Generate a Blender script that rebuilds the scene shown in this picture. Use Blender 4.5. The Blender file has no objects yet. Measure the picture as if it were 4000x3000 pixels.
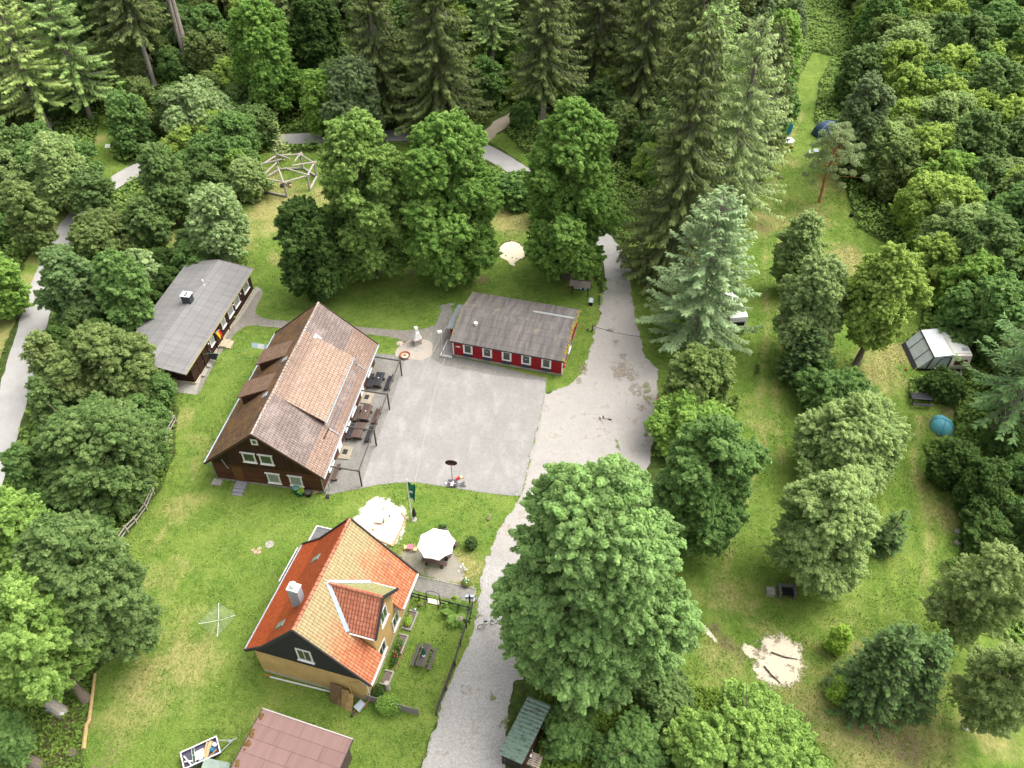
import bpy, math, random
import numpy as np
from mathutils import Vector, Matrix
random.seed(7); RNG = np.random.default_rng(7)
R = math.radians
SC = bpy.context.scene
COL = SC.collection

# ---------------------------------------------------------------- camera
CAMH = 60.0; FPX = 3200.0; TH = 0.78596; RO = 0.002475
_fw = np.array([0, math.cos(TH), -math.sin(TH)]); _rt = np.array([1, 0, 0.]); _up = np.cross(_rt, _fw)
_r = math.cos(RO) * _rt + math.sin(RO) * _up; _u = -math.sin(RO) * _rt + math.cos(RO) * _up
cd = bpy.data.cameras.new('drone_camera'); cam = bpy.data.objects.new('drone_camera', cd); COL.objects.link(cam)
cd.sensor_width = 36.0; cd.lens = 36.0 * FPX / 4000.0; cd.clip_start = 0.5; cd.clip_end = 3000
cam.matrix_world = Matrix(((_r[0], _u[0], -_fw[0], 0), (_r[1], _u[1], -_fw[1], 0), (_r[2], _u[2], -_fw[2], CAMH), (0, 0, 0, 1)))
SC.camera = cam

# ---------------------------------------------------------------- sky, sun, exposure
SUN_EL, SUN_AZ = 58.0, 70.0        # azimuth clockwise from +Y (view direction)
W = bpy.data.worlds.new('World'); SC.world = W; W.use_nodes = True
wn = W.node_tree; bg = wn.nodes['Background']
sky = wn.nodes.new('ShaderNodeTexSky'); sky.sky_type = 'NISHITA'; sky.sun_disc = False
sky.sun_elevation = R(SUN_EL); sky.sun_rotation = R(SUN_AZ); sky.dust_density = 6.0; sky.air_density = 1.0; sky.ozone_density = 1.0
hs = wn.nodes.new('ShaderNodeHueSaturation'); hs.inputs['Saturation'].default_value = 0.25
wn.links.new(sky.outputs[0], hs.inputs['Color']); wn.links.new(hs.outputs[0], bg.inputs['Color'])
bg.inputs['Strength'].default_value = 0.15
sl = bpy.data.lights.new('sun', 'SUN'); sl.energy = 0.6; sl.angle = R(60); sl.color = (1.0, 0.96, 0.88)
so = bpy.data.objects.new('sun', sl); COL.objects.link(so)
sd = Vector((math.sin(R(SUN_AZ)) * math.cos(R(SUN_EL)), math.cos(R(SUN_AZ)) * math.cos(R(SUN_EL)), math.sin(R(SUN_EL))))
so.rotation_euler = (-sd).to_track_quat('-Z', 'Y').to_euler(); so.location = sd * 200
SC.view_settings.view_transform = 'Standard'; SC.view_settings.look = 'None'; SC.view_settings.gamma = 1.0
SC.view_settings.exposure = 1.3

# ---------------------------------------------------------------- terrain height and pixel -> ground point
def sstep(a, b, x): t = np.clip((x - a) / (b - a), 0, 1); return t * t * (3 - 2 * t)
def ramp(d, w=4.0): return np.where(d < -w, 0, np.where(d < w, (d + w) ** 2 / (4 * w), d))
def hfun(x, y):
    x = np.asarray(x, float); y = np.asarray(y, float)
    h = 0.42 * ramp(y - (118 + 45 * sstep(15, 45, x))); h = 30 * (1 - np.exp(-h / 30))
    h = h + 0.2 * np.minimum(ramp(x - 64), 60) + 0.14 * np.minimum(ramp(-x - 78), 60)
    return h
def hz(x, y): return float(hfun(x, y))
def G(px, py, h=0.0):
    """ground point under a pixel of the 4000x3000 photograph (h = height above ground)"""
    d = _fw * FPX + _r * (px - 2000) - _u * (py - 1500); o = np.array([0, 0, CAMH]); d = d / np.linalg.norm(d)
    t = (h - CAMH) / d[2]; p = o + t * d
    if hz(p[0], p[1]) > 0.01:
        for tt in np.arange(40, 400, 0.25):
            q = o + tt * d
            if q[2] < hz(q[0], q[1]) + h: p = q; break
    return Vector((p[0], p[1], p[2] - h if abs(p[2] - h) > 1e-6 else 0.0))
OVS = 4000 / 2212.0
def GO(x, y, h=0.0): return G(x * OVS, y * OVS, h)      # same, for the 2212 px wide overview

# ---------------------------------------------------------------- colours and materials
def lin(c):
    c = c.lstrip('#'); v = [int(c[i:i + 2], 16) / 255 for i in (0, 2, 4)]
    return tuple((x / 12.92 if x <= 0.04045 else ((x + 0.055) / 1.055) ** 2.4) for x in v) + (1,)
class NT:
    def __init__(s, name):
        s.m = bpy.data.materials.new(name); s.m.use_nodes = True; s.t = s.m.node_tree; s.b = s.t.nodes['Principled BSDF']
    def n(s, typ, **kw):
        nd = s.t.nodes.new(typ)
        for k, v in kw.items():
            if k in nd.inputs: nd.inputs[k].default_value = v
            else: setattr(nd, k, v)
        return nd
    def l(s, a, b): s.t.links.new(a, b)
    def coord(s, kind='Object', scale=(1, 1, 1), rot=(0, 0, 0)):
        tc = s.n('ShaderNodeTexCoord'); mp = s.n('ShaderNodeMapping'); mp.inputs['Scale'].default_value = scale; mp.inputs['Rotation'].default_value = rot
        s.l(tc.outputs[kind], mp.inputs[0]); return mp.outputs[0]
    def noise(s, vec, scale, detail=4, rough=0.6):
        nd = s.n('ShaderNodeTexNoise', Scale=scale, Detail=detail, Roughness=rough); s.l(vec, nd.inputs['Vector']); return nd.outputs['Fac']
    def ramp(s, fac, stops):
        r = s.n('ShaderNodeValToRGB'); e = r.color_ramp.elements
        while len(e) < len(stops): e.new(0.5)
        for i, (p, c) in enumerate(stops): e[i].position = p; e[i].color = c if len(c) == 4 else tuple(c) + (1,)
        s.l(fac, r.inputs[0]); return r.outputs[0]
    def mix(s, fac, a, b, mode='MIX'):
        m = s.n('ShaderNodeMix', data_type='RGBA', blend_type=mode)
        for sock, v in ((m.inputs[0], fac), (m.inputs[6], a), (m.inputs[7], b)):
            if hasattr(v, 'is_output'): s.l(v, sock)
            else: sock.default_value = v
        return m.outputs[2]
    def math(s, op, a, b=0.0, c=0.0):
        m = s.n('ShaderNodeMath', operation=op)
        for sock, v in zip(m.inputs, (a, b, c)):
            if hasattr(v, 'is_output'): s.l(v, sock)
            else: sock.default_value = v
        return m.outputs[0]
    def bump(s, h, strength=0.3, dist=0.05):
        b = s.n('ShaderNodeBump', Strength=strength, Distance=dist); s.l(h, b.inputs['Height']); s.l(b.outputs[0], s.b.inputs['Normal'])
    def out(s, col, rough=0.8, spec=0.3):
        if hasattr(col, 'is_output'): s.l(col, s.b.inputs['Base Color'])
        else: s.b.inputs['Base Color'].default_value = col
        s.b.inputs['Roughness'].default_value = rough; s.b.inputs['Specular IOR Level'].default_value = spec
        return s.m
def plain(name, c, var=0.15, scale=6.0, rough=0.7, spec=0.3, metal=0.0, bump=0.15):
    s = NT(name); v = s.coord(); f = s.noise(v, scale, 5); a = tuple(x * (1 - var) for x in lin(c)[:3]) + (1,); b = tuple(min(1, x * (1 + var)) for x in lin(c)[:3]) + (1,)
    s.b.inputs['Metallic'].default_value = metal; s.bump(f, bump, 0.02)
    return s.out(s.ramp(f, [(0.3, a), (0.7, b)]), rough, spec)
def boards(name, c, c2, width=0.16, vertical=True, var=0.35, line=0.5):
    s = NT(name); v = s.coord('UV', rot=(0, 0, R(90) if vertical else 0))
    bt = s.n('ShaderNodeTexBrick', offset=0.37, squash=1.0); s.l(v, bt.inputs['Vector'])
    bt.inputs['Color1'].default_value = lin(c); bt.inputs['Color2'].default_value = lin(c2); bt.inputs['Mortar'].default_value = tuple(x * line for x in lin(c2)[:3]) + (1,)
    bt.inputs['Scale'].default_value = 1; bt.inputs['Mortar Size'].default_value = width * 0.09; bt.inputs['Brick Width'].default_value = 5.0; bt.inputs['Row Height'].default_value = width
    st = s.coord('UV', scale=(1.2, 14, 1) if not vertical else (14, 1.2, 1)); f = s.noise(st, 1.5, 5)
    f2 = s.noise(s.coord('UV'), 0.7, 4)
    col = s.mix(var, bt.outputs['Color'], s.ramp(f, [(0.3, (0.25, 0.25, 0.25)), (0.75, (1.5, 1.5, 1.5))]), 'MULTIPLY')
    col = s.mix(0.5, col, s.ramp(f2, [(0.3, (0.65, 0.65, 0.65)), (0.7, (1.15, 1.15, 1.15))]), 'MULTIPLY')
    s.bump(bt.outputs['Fac'], -0.5, 0.02); return s.out(col, 0.75, 0.2)
def tiles(name, c1, c2, patch=None, pfac=(0.5, 0.6), zalg=None, row=0.34, wid=0.24, moss=None, mossf=(0.55, 0.7), pscale=0.35):
    s = NT(name); v = s.coord('UV')
    bt = s.n('ShaderNodeTexBrick', offset=0.0, squash=1.0); s.l(v, bt.inputs['Vector'])
    bt.inputs['Color1'].default_value = lin(c1); bt.inputs['Color2'].default_value = lin(c2); bt.inputs['Mortar'].default_value = tuple(x * 0.42 for x in lin(c1)[:3]) + (1,)
    bt.inputs['Scale'].default_value = 1; bt.inputs['Mortar Size'].default_value = 0.02; bt.inputs['Mortar Smooth'].default_value = 0.5; bt.inputs['Brick Width'].default_value = wid; bt.inputs['Row Height'].default_value = row
    col = bt.outputs['Color']
    f = s.noise(s.coord('UV'), pscale, 5, 0.65)
    if patch: col = s.mix(s.math('MULTIPLY', s.ramp(f, [(pfac[0], (0, 0, 0)), (pfac[1], (1, 1, 1))]), 0.75), col, lin(patch))
    if zalg:
        so_ = s.n('ShaderNodeSeparateXYZ'); s.l(s.coord(), so_.inputs[0]); zf = s.math('ADD', s.math('MULTIPLY', so_.outputs[2], .19), s.math('MULTIPLY', s.noise(s.coord('UV'), .9, 5, .7), 1.1))
        col = s.mix(s.ramp(s.math('SUBTRACT', zf, 1.0), [(.55, (0, 0, 0)), (.95, (.8, .8, .8))]), col, lin(zalg))
    g = s.noise(s.coord('UV', scale=(1, 0.5, 1)), 1.6, 6, 0.7)
    if moss: col = s.mix(s.math('MULTIPLY', s.ramp(g, [(mossf[0], (0, 0, 0)), (mossf[1], (1, 1, 1))]), 0.8), col, lin(moss))
    col = s.mix(0.6, col, s.ramp(s.noise(s.coord('UV'), 3.3, 3), [(0.3, (0.7, 0.7, 0.7)), (0.7, (1.25, 1.25, 1.25))]), 'MULTIPLY')
    col = s.mix(1.0, col, s.ramp(bt.outputs['Fac'], [(0, (1, 1, 1)), (1, (0.5, 0.5, 0.5))]), 'MULTIPLY')
    sx = s.n('ShaderNodeSeparateXYZ'); s.l(v, sx.inputs[0])
    wv = s.math('SINE', s.math('MULTIPLY', sx.outputs[0], 2 * math.pi / wid))
    rw = s.math('FRACT', s.math('DIVIDE', sx.outputs[1], row))
    s.bump(s.math('ADD', s.math('MULTIPLY', wv, 0.4), rw), 0.9, 0.04)
    return s.out(col, 0.7, 0.25)
def felt(name, c, streak='#000000', samt=0.35, seams=True, warm=None):
    s = NT(name); uv = s.coord('UV'); a = lin(c)
    f = s.noise(s.coord('UV', scale=(2.2, 0.25, 1)), 1.0, 6, 0.65)
    col = s.ramp(f, [(0.33, tuple(x * (1 - samt) for x in a[:3])), (0.66, tuple(min(1, x * (1 + samt * 0.6)) for x in a[:3]))])
    col = s.mix(0.5, col, s.ramp(s.noise(uv, 14, 4), [(0.3, (0.75, 0.75, 0.75)), (0.7, (1.2, 1.2, 1.2))]), 'MULTIPLY')
    if warm: col = s.mix(s.ramp(s.noise(s.coord('UV'), 0.6, 5, 0.7), [(0.58, (0, 0, 0)), (0.75, (1, 1, 1))]), col, lin(warm))
    if seams:
        bt = s.n('ShaderNodeTexBrick', offset=0.43, squash=1.0); s.l(uv, bt.inputs['Vector']); bt.inputs['Scale'].default_value = 1
        bt.inputs['Mortar Size'].default_value = 0.018; bt.inputs['Brick Width'].default_value = 3.4; bt.inputs['Row Height'].default_value = 1.0
        bt.inputs['Color1'].default_value = (1, 1, 1, 1); bt.inputs['Color2'].default_value = (0.9, 0.9, 0.9, 1); bt.inputs['Mortar'].default_value = (0.45, 0.45, 0.45, 1)
        col = s.mix(1.0, col, bt.outputs['Color'], 'MULTIPLY'); s.bump(bt.outputs['Fac'], -0.5, 0.03)
    return s.out(col, 0.8, 0.35)
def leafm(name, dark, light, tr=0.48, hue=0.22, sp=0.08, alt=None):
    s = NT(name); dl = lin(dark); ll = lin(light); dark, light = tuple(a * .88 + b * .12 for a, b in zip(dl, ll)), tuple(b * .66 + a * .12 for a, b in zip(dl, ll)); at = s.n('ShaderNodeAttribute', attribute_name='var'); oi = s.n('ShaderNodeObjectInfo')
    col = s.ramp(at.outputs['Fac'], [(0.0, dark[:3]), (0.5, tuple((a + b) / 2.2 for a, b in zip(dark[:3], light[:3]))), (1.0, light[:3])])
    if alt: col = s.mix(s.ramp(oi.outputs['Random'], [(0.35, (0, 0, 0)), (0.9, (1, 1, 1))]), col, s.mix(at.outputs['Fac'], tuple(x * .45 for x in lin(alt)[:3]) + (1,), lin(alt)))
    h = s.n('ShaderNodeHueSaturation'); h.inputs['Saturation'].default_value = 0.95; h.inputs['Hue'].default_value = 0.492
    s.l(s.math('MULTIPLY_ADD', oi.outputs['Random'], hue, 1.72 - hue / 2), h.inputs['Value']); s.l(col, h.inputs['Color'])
    s.out(h.outputs[0], 0.55, sp)
    tb = s.n('ShaderNodeBsdfTranslucent'); hb = s.n('ShaderNodeHueSaturation'); hb.inputs['Value'].default_value = 1.3; s.l(h.outputs[0], hb.inputs['Color']); s.l(hb.outputs[0], tb.inputs[0])
    mx = s.n('ShaderNodeMixShader'); mx.inputs[0].default_value = tr; s.l(s.b.outputs[0], mx.inputs[1]); s.l(tb.outputs[0], mx.inputs[2])
    s.l(mx.outputs[0], s.t.nodes['Material Output'].inputs[0]); return s.m

# ---------------------------------------------------------------- mesh builder
class MB:
    def __init__(s): s.v = []; s.f = []
    def poly(s, pts): k = len(s.v); s.v += [tuple(p) for p in pts]; s.f.append(tuple(range(k, k + len(pts)))); return s
    def box(s, cx, cy, cz, sx, sy, sz, rz=0.0, M=None):
        c, sn = math.cos(rz), math.sin(rz); k = len(s.v)
        for dz in (-.5, .5):
            for dx, dy in ((-.5, -.5), (.5, -.5), (.5, .5), (-.5, .5)):
                x, y, z = dx * sx, dy * sy, dz * sz; p = Vector((cx + x * c - y * sn, cy + x * sn + y * c, cz + z))
                s.v.append(tuple(M @ p) if M else tuple(p))
        s.f += [(k + 3, k + 2, k + 1, k), (k + 4, k + 5, k + 6, k + 7), (k, k + 1, k + 5, k + 4), (k + 1, k + 2, k + 6, k + 5), (k + 2, k + 3, k + 7, k + 6), (k + 3, k, k + 4, k + 7)]; return s
    def bb(s, x0, x1, y0, y1, z0, z1): return s.box((x0 + x1) / 2, (y0 + y1) / 2, (z0 + z1) / 2, abs(x1 - x0), abs(y1 - y0), abs(z1 - z0))
    def beam(s, p0, p1, w, h, up=(0, 0, 1)):
        p0, p1 = Vector(p0), Vector(p1); d = p1 - p0; L = d.length; d.normalize(); up = Vector(up)
        sd_ = d.cross(up); sd_ = sd_.normalized() if sd_.length > 1e-4 else Vector((1, 0, 0)); u2 = sd_.cross(d)
        M = Matrix(((d.x, sd_.x, u2.x, (p0.x + p1.x) / 2), (d.y, sd_.y, u2.y, (p0.y + p1.y) / 2), (d.z, sd_.z, u2.z, (p0.z + p1.z) / 2), (0, 0, 0, 1)))
        return s.box(0, 0, 0, L, w, h, M=M)
    def tube(s, pts, rad, n=8, cap=True):
        pts = [Vector(p) for p in pts]; rad = rad if isinstance(rad, (list, tuple)) else [rad] * len(pts); k = len(s.v); ref = Vector((0.31, 0.17, 0.93))
        for i, p in enumerate(pts):
            d = (pts[min(i + 1, len(pts) - 1)] - pts[max(i - 1, 0)]).normalized(); r_ = ref if abs(d.dot(ref)) < 0.95 else Vector((1, 0, 0))
            a = d.cross(r_).normalized(); b = d.cross(a)
            for j in range(n): t = 2 * math.pi * j / n; s.v.append(tuple(p + (a * math.cos(t) + b * math.sin(t)) * rad[i]))
        for i in range(len(pts) - 1):
            for j in range(n): j2 = (j + 1) % n; s.f.append((k + i * n + j, k + i * n + j2, k + (i + 1) * n + j2, k + (i + 1) * n + j))
        if cap: s.f.append(tuple(k + j for j in range(n))); m = k + (len(pts) - 1) * n; s.f.append(tuple(m + j for j in reversed(range(n))))
        return s
    def lathe(s, prof, n=16, c=(0, 0, 0)):
        k = len(s.v)
        for r_, z in prof:
            for j in range(n): t = 2 * math.pi * j / n; s.v.append((c[0] + r_ * math.cos(t), c[1] + r_ * math.sin(t), c[2] + z))
        for i in range(len(prof) - 1):
            for j in range(n): j2 = (j + 1) % n; s.f.append((k + i * n + j, k + i * n + j2, k + (i + 1) * n + j2, k + (i + 1) * n + j))
        s.f.append(tuple(k + j for j in reversed(range(n)))); m = k + (len(prof) - 1) * n; s.f.append(tuple(m + j for j in range(n))); return s
    def slab(s, pts, th):
        """closed plate: polygon pts extruded by th along minus its normal"""
        P = [Vector(p) for p in pts]; nrm = Vector((0, 0, 0))
        for i in range(len(P)): nrm += (P[i] - P[0]).cross(P[(i + 1) % len(P)] - P[0])
        nrm.normalize(); n = len(P); k = len(s.v); s.v += [tuple(p) for p in P] + [tuple(p - nrm * th) for p in P]
        s.f.append(tuple(range(k, k + n))); s.f.append(tuple(range(k + 2 * n - 1, k + n - 1, -1)))
        for i in range(n): j = (i + 1) % n; s.f.append((k + j, k + i, k + n + i, k + n + j))
        return s
    def build(s, name, mat, parent=None, smooth=False):
        me = bpy.data.meshes.new(name); me.from_pydata(s.v, [], s.f); me.materials.append(mat); me.update()
        uv = me.uv_layers.new(name='UVMap'); dat = np.zeros(len(me.loops) * 2, 'f')
        for p in me.polygons:
            n = p.normal
            if abs(n.z) > 0.985: ua, va = Vector((1, 0, 0)), Vector((0, 1, 0))
            else: ua = Vector((-n.y, n.x, 0)).normalized(); va = n.cross(ua)
            for li in p.loop_indices: c = me.vertices[me.loops[li].vertex_index].co; dat[2 * li] = c.dot(ua); dat[2 * li + 1] = c.dot(va)
        uv.data.foreach_set('uv', dat)
        if smooth: me.polygons.foreach_set('use_smooth', [True] * len(me.polygons))
        o = bpy.data.objects.new(name, me); COL.objects.link(o)
        if parent: o.parent = parent
        return o
def tag(o, label=None, cat=None, group=None, kind=None):
    if label: o['label'] = label
    if cat: o['category'] = cat
    if group: o['group'] = group
    if kind: o['kind'] = kind
    return o
def thing(name, label, cat, loc=(0, 0, 0), rz=0.0, group=None):
    o = bpy.data.objects.new(name, None); o.empty_display_size = 0.3; COL.objects.link(o); o.location = loc; o.rotation_euler = (0, 0, rz); return tag(o, label, cat, group)
def place(o, loc, rz=0.0): o.location = loc; o.rotation_euler = (0, 0, rz); return o
def copy_tree(o, parent=None):
    c = o.copy(); COL.objects.link(c); c.parent = parent
    for ch in [x for x in bpy.data.objects if x.parent == o]: copy_tree(ch, c)
    return c
def ang(p, q): return math.atan2(q.y - p.y, q.x - p.x)

# ================================================================ GROUND
xs = np.unique(np.concatenate([np.arange(-600, -110, 20), np.arange(-110, -70, 1.0), np.arange(-70, 75, 0.5), np.arange(75, 125, 1.0), np.arange(125, 601, 20)]))
ys = np.unique(np.concatenate([np.arange(-300, 14, 15), np.arange(14, 110, 0.5), np.arange(110, 180, 1.0), np.arange(180, 900, 20)]))
GX, GY = np.meshgrid(xs, ys)
def inpoly(X, Y, P):
    ins = np.zeros(X.shape, bool); dist = np.full(X.shape, 1e9); n = len(P)
    for i in range(n):
        x1, y1 = P[i][:2]; x2, y2 = P[(i + 1) % n][:2]
        if y1 != y2:
            cnd = ((y1 > Y) != (y2 > Y)) & (X < (x2 - x1) * (Y - y1) / (y2 - y1) + x1); ins ^= cnd
        dx, dy = x2 - x1, y2 - y1; t = np.clip(((X - x1) * dx + (Y - y1) * dy) / (dx * dx + dy * dy + 1e-9), 0, 1)
        dist = np.minimum(dist, np.hypot(X - x1 - t * dx, Y - y1 - t * dy))
    return np.where(ins, dist, -dist)
def ovp(pts): return [GO(*p) for p in pts]
LAWNS = [
 [(250, 1190), (300, 1120), (345, 1060), (378, 980), (385, 880), (350, 850), (420, 760), (520, 690), (535, 560), (430, 545), (350, 530), (350, 500), (500, 480), (540, 400), (560, 330), (690, 330), (760, 420), (860, 300), (900, 292), (1045, 335), (1065, 400), (1100, 430), (1150, 470), (1290, 610), (1300, 760), (1240, 830), (1180, 850), (1150, 1000), (1100, 1130), (1050, 1210), (1030, 1400), (960, 1500), (905, 1659), (650, 1800), (180, 1800), (175, 1640), (205, 1450), (270, 1400), (300, 1300)],
 [(1400, 1440), (1450, 1250), (1490, 1150), (1560, 1000), (1600, 860), (1640, 800), (1640, 700), (1590, 520), (1640, 420), (1685, 300), (1712, 240), (1726, 170), (1756, 112), (1797, 122), (1770, 175), (1757, 260), (1800, 330), (1832, 430), (1850, 490), (1900, 520), (1990, 580), (1990, 700), (1955, 740), (2030, 800), (2100, 800), (1960, 820), (1960, 860), (2060, 880), (2060, 935), (1990, 960), (2010, 1010), (2080, 1100), (2075, 1200), (2020, 1220), (2100, 1330), (2212, 1420), (2330, 1480), (2330, 1800), (1850, 1800), (1790, 1640), (1700, 1520), (1500, 1480)],
 [(1330, 560), (1370, 520), (1500, 500), (1600, 480), (1650, 700), (1620, 850), (1430, 880), (1390, 800), (1370, 700), (1350, 600)],
 [(215, 250), (230, 250), (238, 300), (245, 345), (285, 362), (270, 378), (215, 395), (160, 430), (100, 540), (60, 640), (20, 720), (-60, 900), (-80, 860), (-30, 700), (30, 620), (90, 500), (140, 420), (200, 372), (205, 310)],
 [(1045, 300), (1090, 285), (1130, 330), (1180, 385), (1150, 370), (1090, 325)], [(840, 283), (890, 283), (890, 310), (840, 312)]]
LAWNW = [ovp(p) for p in LAWNS]
lawn = np.full(GX.shape, -1e9)
for P in LAWNW: lawn = np.maximum(lawn, inpoly(GX, GY, P))
def mask_at(x, y):
    a = np.full(np.shape(x), -1e9)
    for P in LAWNW: a = np.maximum(a, inpoly(x, y, P))
    return a
def blobs(lst):
    m = np.zeros(GX.shape)
    for x, y, r, s_ in lst:
        c = GO(x, y); e = GO(x + r, y); rr = (e - c).length; m = np.maximum(m, s_ * np.clip(1.35 - np.hypot(GX - c.x, (GY - c.y) * 0.8) / rr, 0, 1))
    return m
dry = blobs([(320, 1480, 110, .7), (400, 1430, 90, .7), (250, 1560, 80, .6), (430, 1330, 90, .4), (360, 1250, 80, .45), (400, 1090, 60, .5), (560, 1560, 60, .4), (600, 450, 90, 1), (560, 400, 60, .9), (500, 520, 70, 1), (400, 515, 50, 1), (700, 420, 50, .8),
    (1100, 440, 60, 1), (1110, 480, 60, .9), (1060, 420, 40, .9), (1000, 450, 40, .6), (440, 950, 60, .5), (390, 900, 40, .7), (1700, 620, 60, .4), (1750, 470, 60, .7), (1830, 560, 60, .9), (1790, 400, 60, .6), (1720, 350, 40, .5), (1660, 480, 60, .7), (1900, 800, 70, .8), (1930, 760, 50, .9), (1640, 900, 60, .5),
    (1700, 1430, 60, .6), (1640, 1330, 60, .5), (1560, 1290, 60, .6), (1900, 1570, 200, .8), (1760, 1540, 70, .8), (2020, 1060, 70, .5), (2050, 1120, 50, .8), (2140, 1560, 90, .8), (1560, 1430, 70, .6), (180, 440, 50, 1), (100, 520, 70, 1), (40, 650, 90, 1), (-20, 760, 80, 1), (215, 300, 22, .8), (860, 860, 30, .4), (600, 560, 30, .6), (1000, 1240, 50, .9), (890, 1210, 45, .9), (700, 1630, 50, .5)])
soil = blobs([(1545, 1360, 22, .9), (1570, 1390, 26, .9), (1600, 1410, 30, .8), (1510, 1330, 22, .5), (1890, 1590, 50, .9), (1840, 1570, 40, .8), (1960, 1620, 60, .9), (2140, 1080, 70, .9), (2110, 1060, 40, .7), (2080, 990, 40, .6), (890, 590, 26, .7), (1000, 590, 30, .5), (1045, 605, 18, .9), (815, 600, 20, .7), (955, 600, 30, .8), (930, 650, 26, .5), (1690, 1290, 40, .5), (130, 1590, 90, .9), (220, 1640, 60, .6),
    (2050, 890, 30, .8), (2010, 915, 30, .6), (450, 1590, 25, .35), (880, 1640, 30, .5), (670, 1410, 25, .4), (680, 1530, 30, .5), (310, 960, 40, .6), (1850, 860, 30, .5), (1770, 720, 30, .5), (1310, 1550, 60, .7), (1250, 1530, 40, .9), (1270, 250, 40, 1), (1240, 110, 60, .7), (1155, 320, 30, .8), (1650, 490, 30, .8), (1350, 1380, 70, .6)])
lane = np.zeros(GX.shape)
for pl in ([(1655, 1000), (1640, 860), (1660, 700), (1650, 560), (1668, 420), (1700, 320), (1735, 240)], [(1690, 1000), (1675, 860), (1692, 700), (1680, 560), (1694, 430)], [(1990, 1300), (2010, 1150), (1975, 1000), (1985, 900)], [(1560, 1250), (1600, 1100), (1640, 1000)], [(330, 1180), (420, 1050), (420, 950)]):
    Q = ovp(pl)
    for a_, b_ in zip(Q[:-1], Q[1:]):
        dx, dy = b_.x - a_.x, b_.y - a_.y; t = np.clip(((GX - a_.x) * dx + (GY - a_.y) * dy) / (dx * dx + dy * dy), 0, 1); lane = np.maximum(lane, .62 * np.exp(-(np.hypot(GX - a_.x - t * dx, GY - a_.y - t * dy) / .55) ** 2))
dry = np.maximum(dry, lane)
lawn01 = sstep(-0.6, 0.6, lawn)
me = bpy.data.meshes.new('ground'); nx, ny = len(xs), len(ys)
V = np.stack([GX, GY, hfun(GX, GY)], -1).reshape(-1, 3); idx = np.arange(nx * ny).reshape(ny, nx)
F = np.stack([idx[:-1, :-1], idx[:-1, 1:], idx[1:, 1:], idx[1:, :-1]], -1).reshape(-1, 4)
def fast_mesh(me, V, F, var=None, smooth=False):
    me.vertices.add(len(V)); me.vertices.foreach_set('co', V.astype('f').ravel()); k = F.shape[1]
    me.loops.add(F.size); me.loops.foreach_set('vertex_index', F.astype('i').ravel()); me.polygons.add(len(F))
    me.polygons.foreach_set('loop_start', np.arange(0, F.size, k, dtype='i'))
    if smooth: me.polygons.foreach_set('use_smooth', np.ones(len(F), bool))
    if var is not None: a = me.attributes.new('var', 'FLOAT', 'POINT'); a.data.foreach_set('value', var.astype('f'))
    me.update(calc_edges=True)
fast_mesh(me, V, F, smooth=True)
ca = me.color_attributes.new('Mask', 'FLOAT_COLOR', 'POINT')
ca.data.foreach_set('color', np.stack([lawn01, dry, soil, np.ones_like(dry)], -1).astype('f').ravel())
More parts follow.
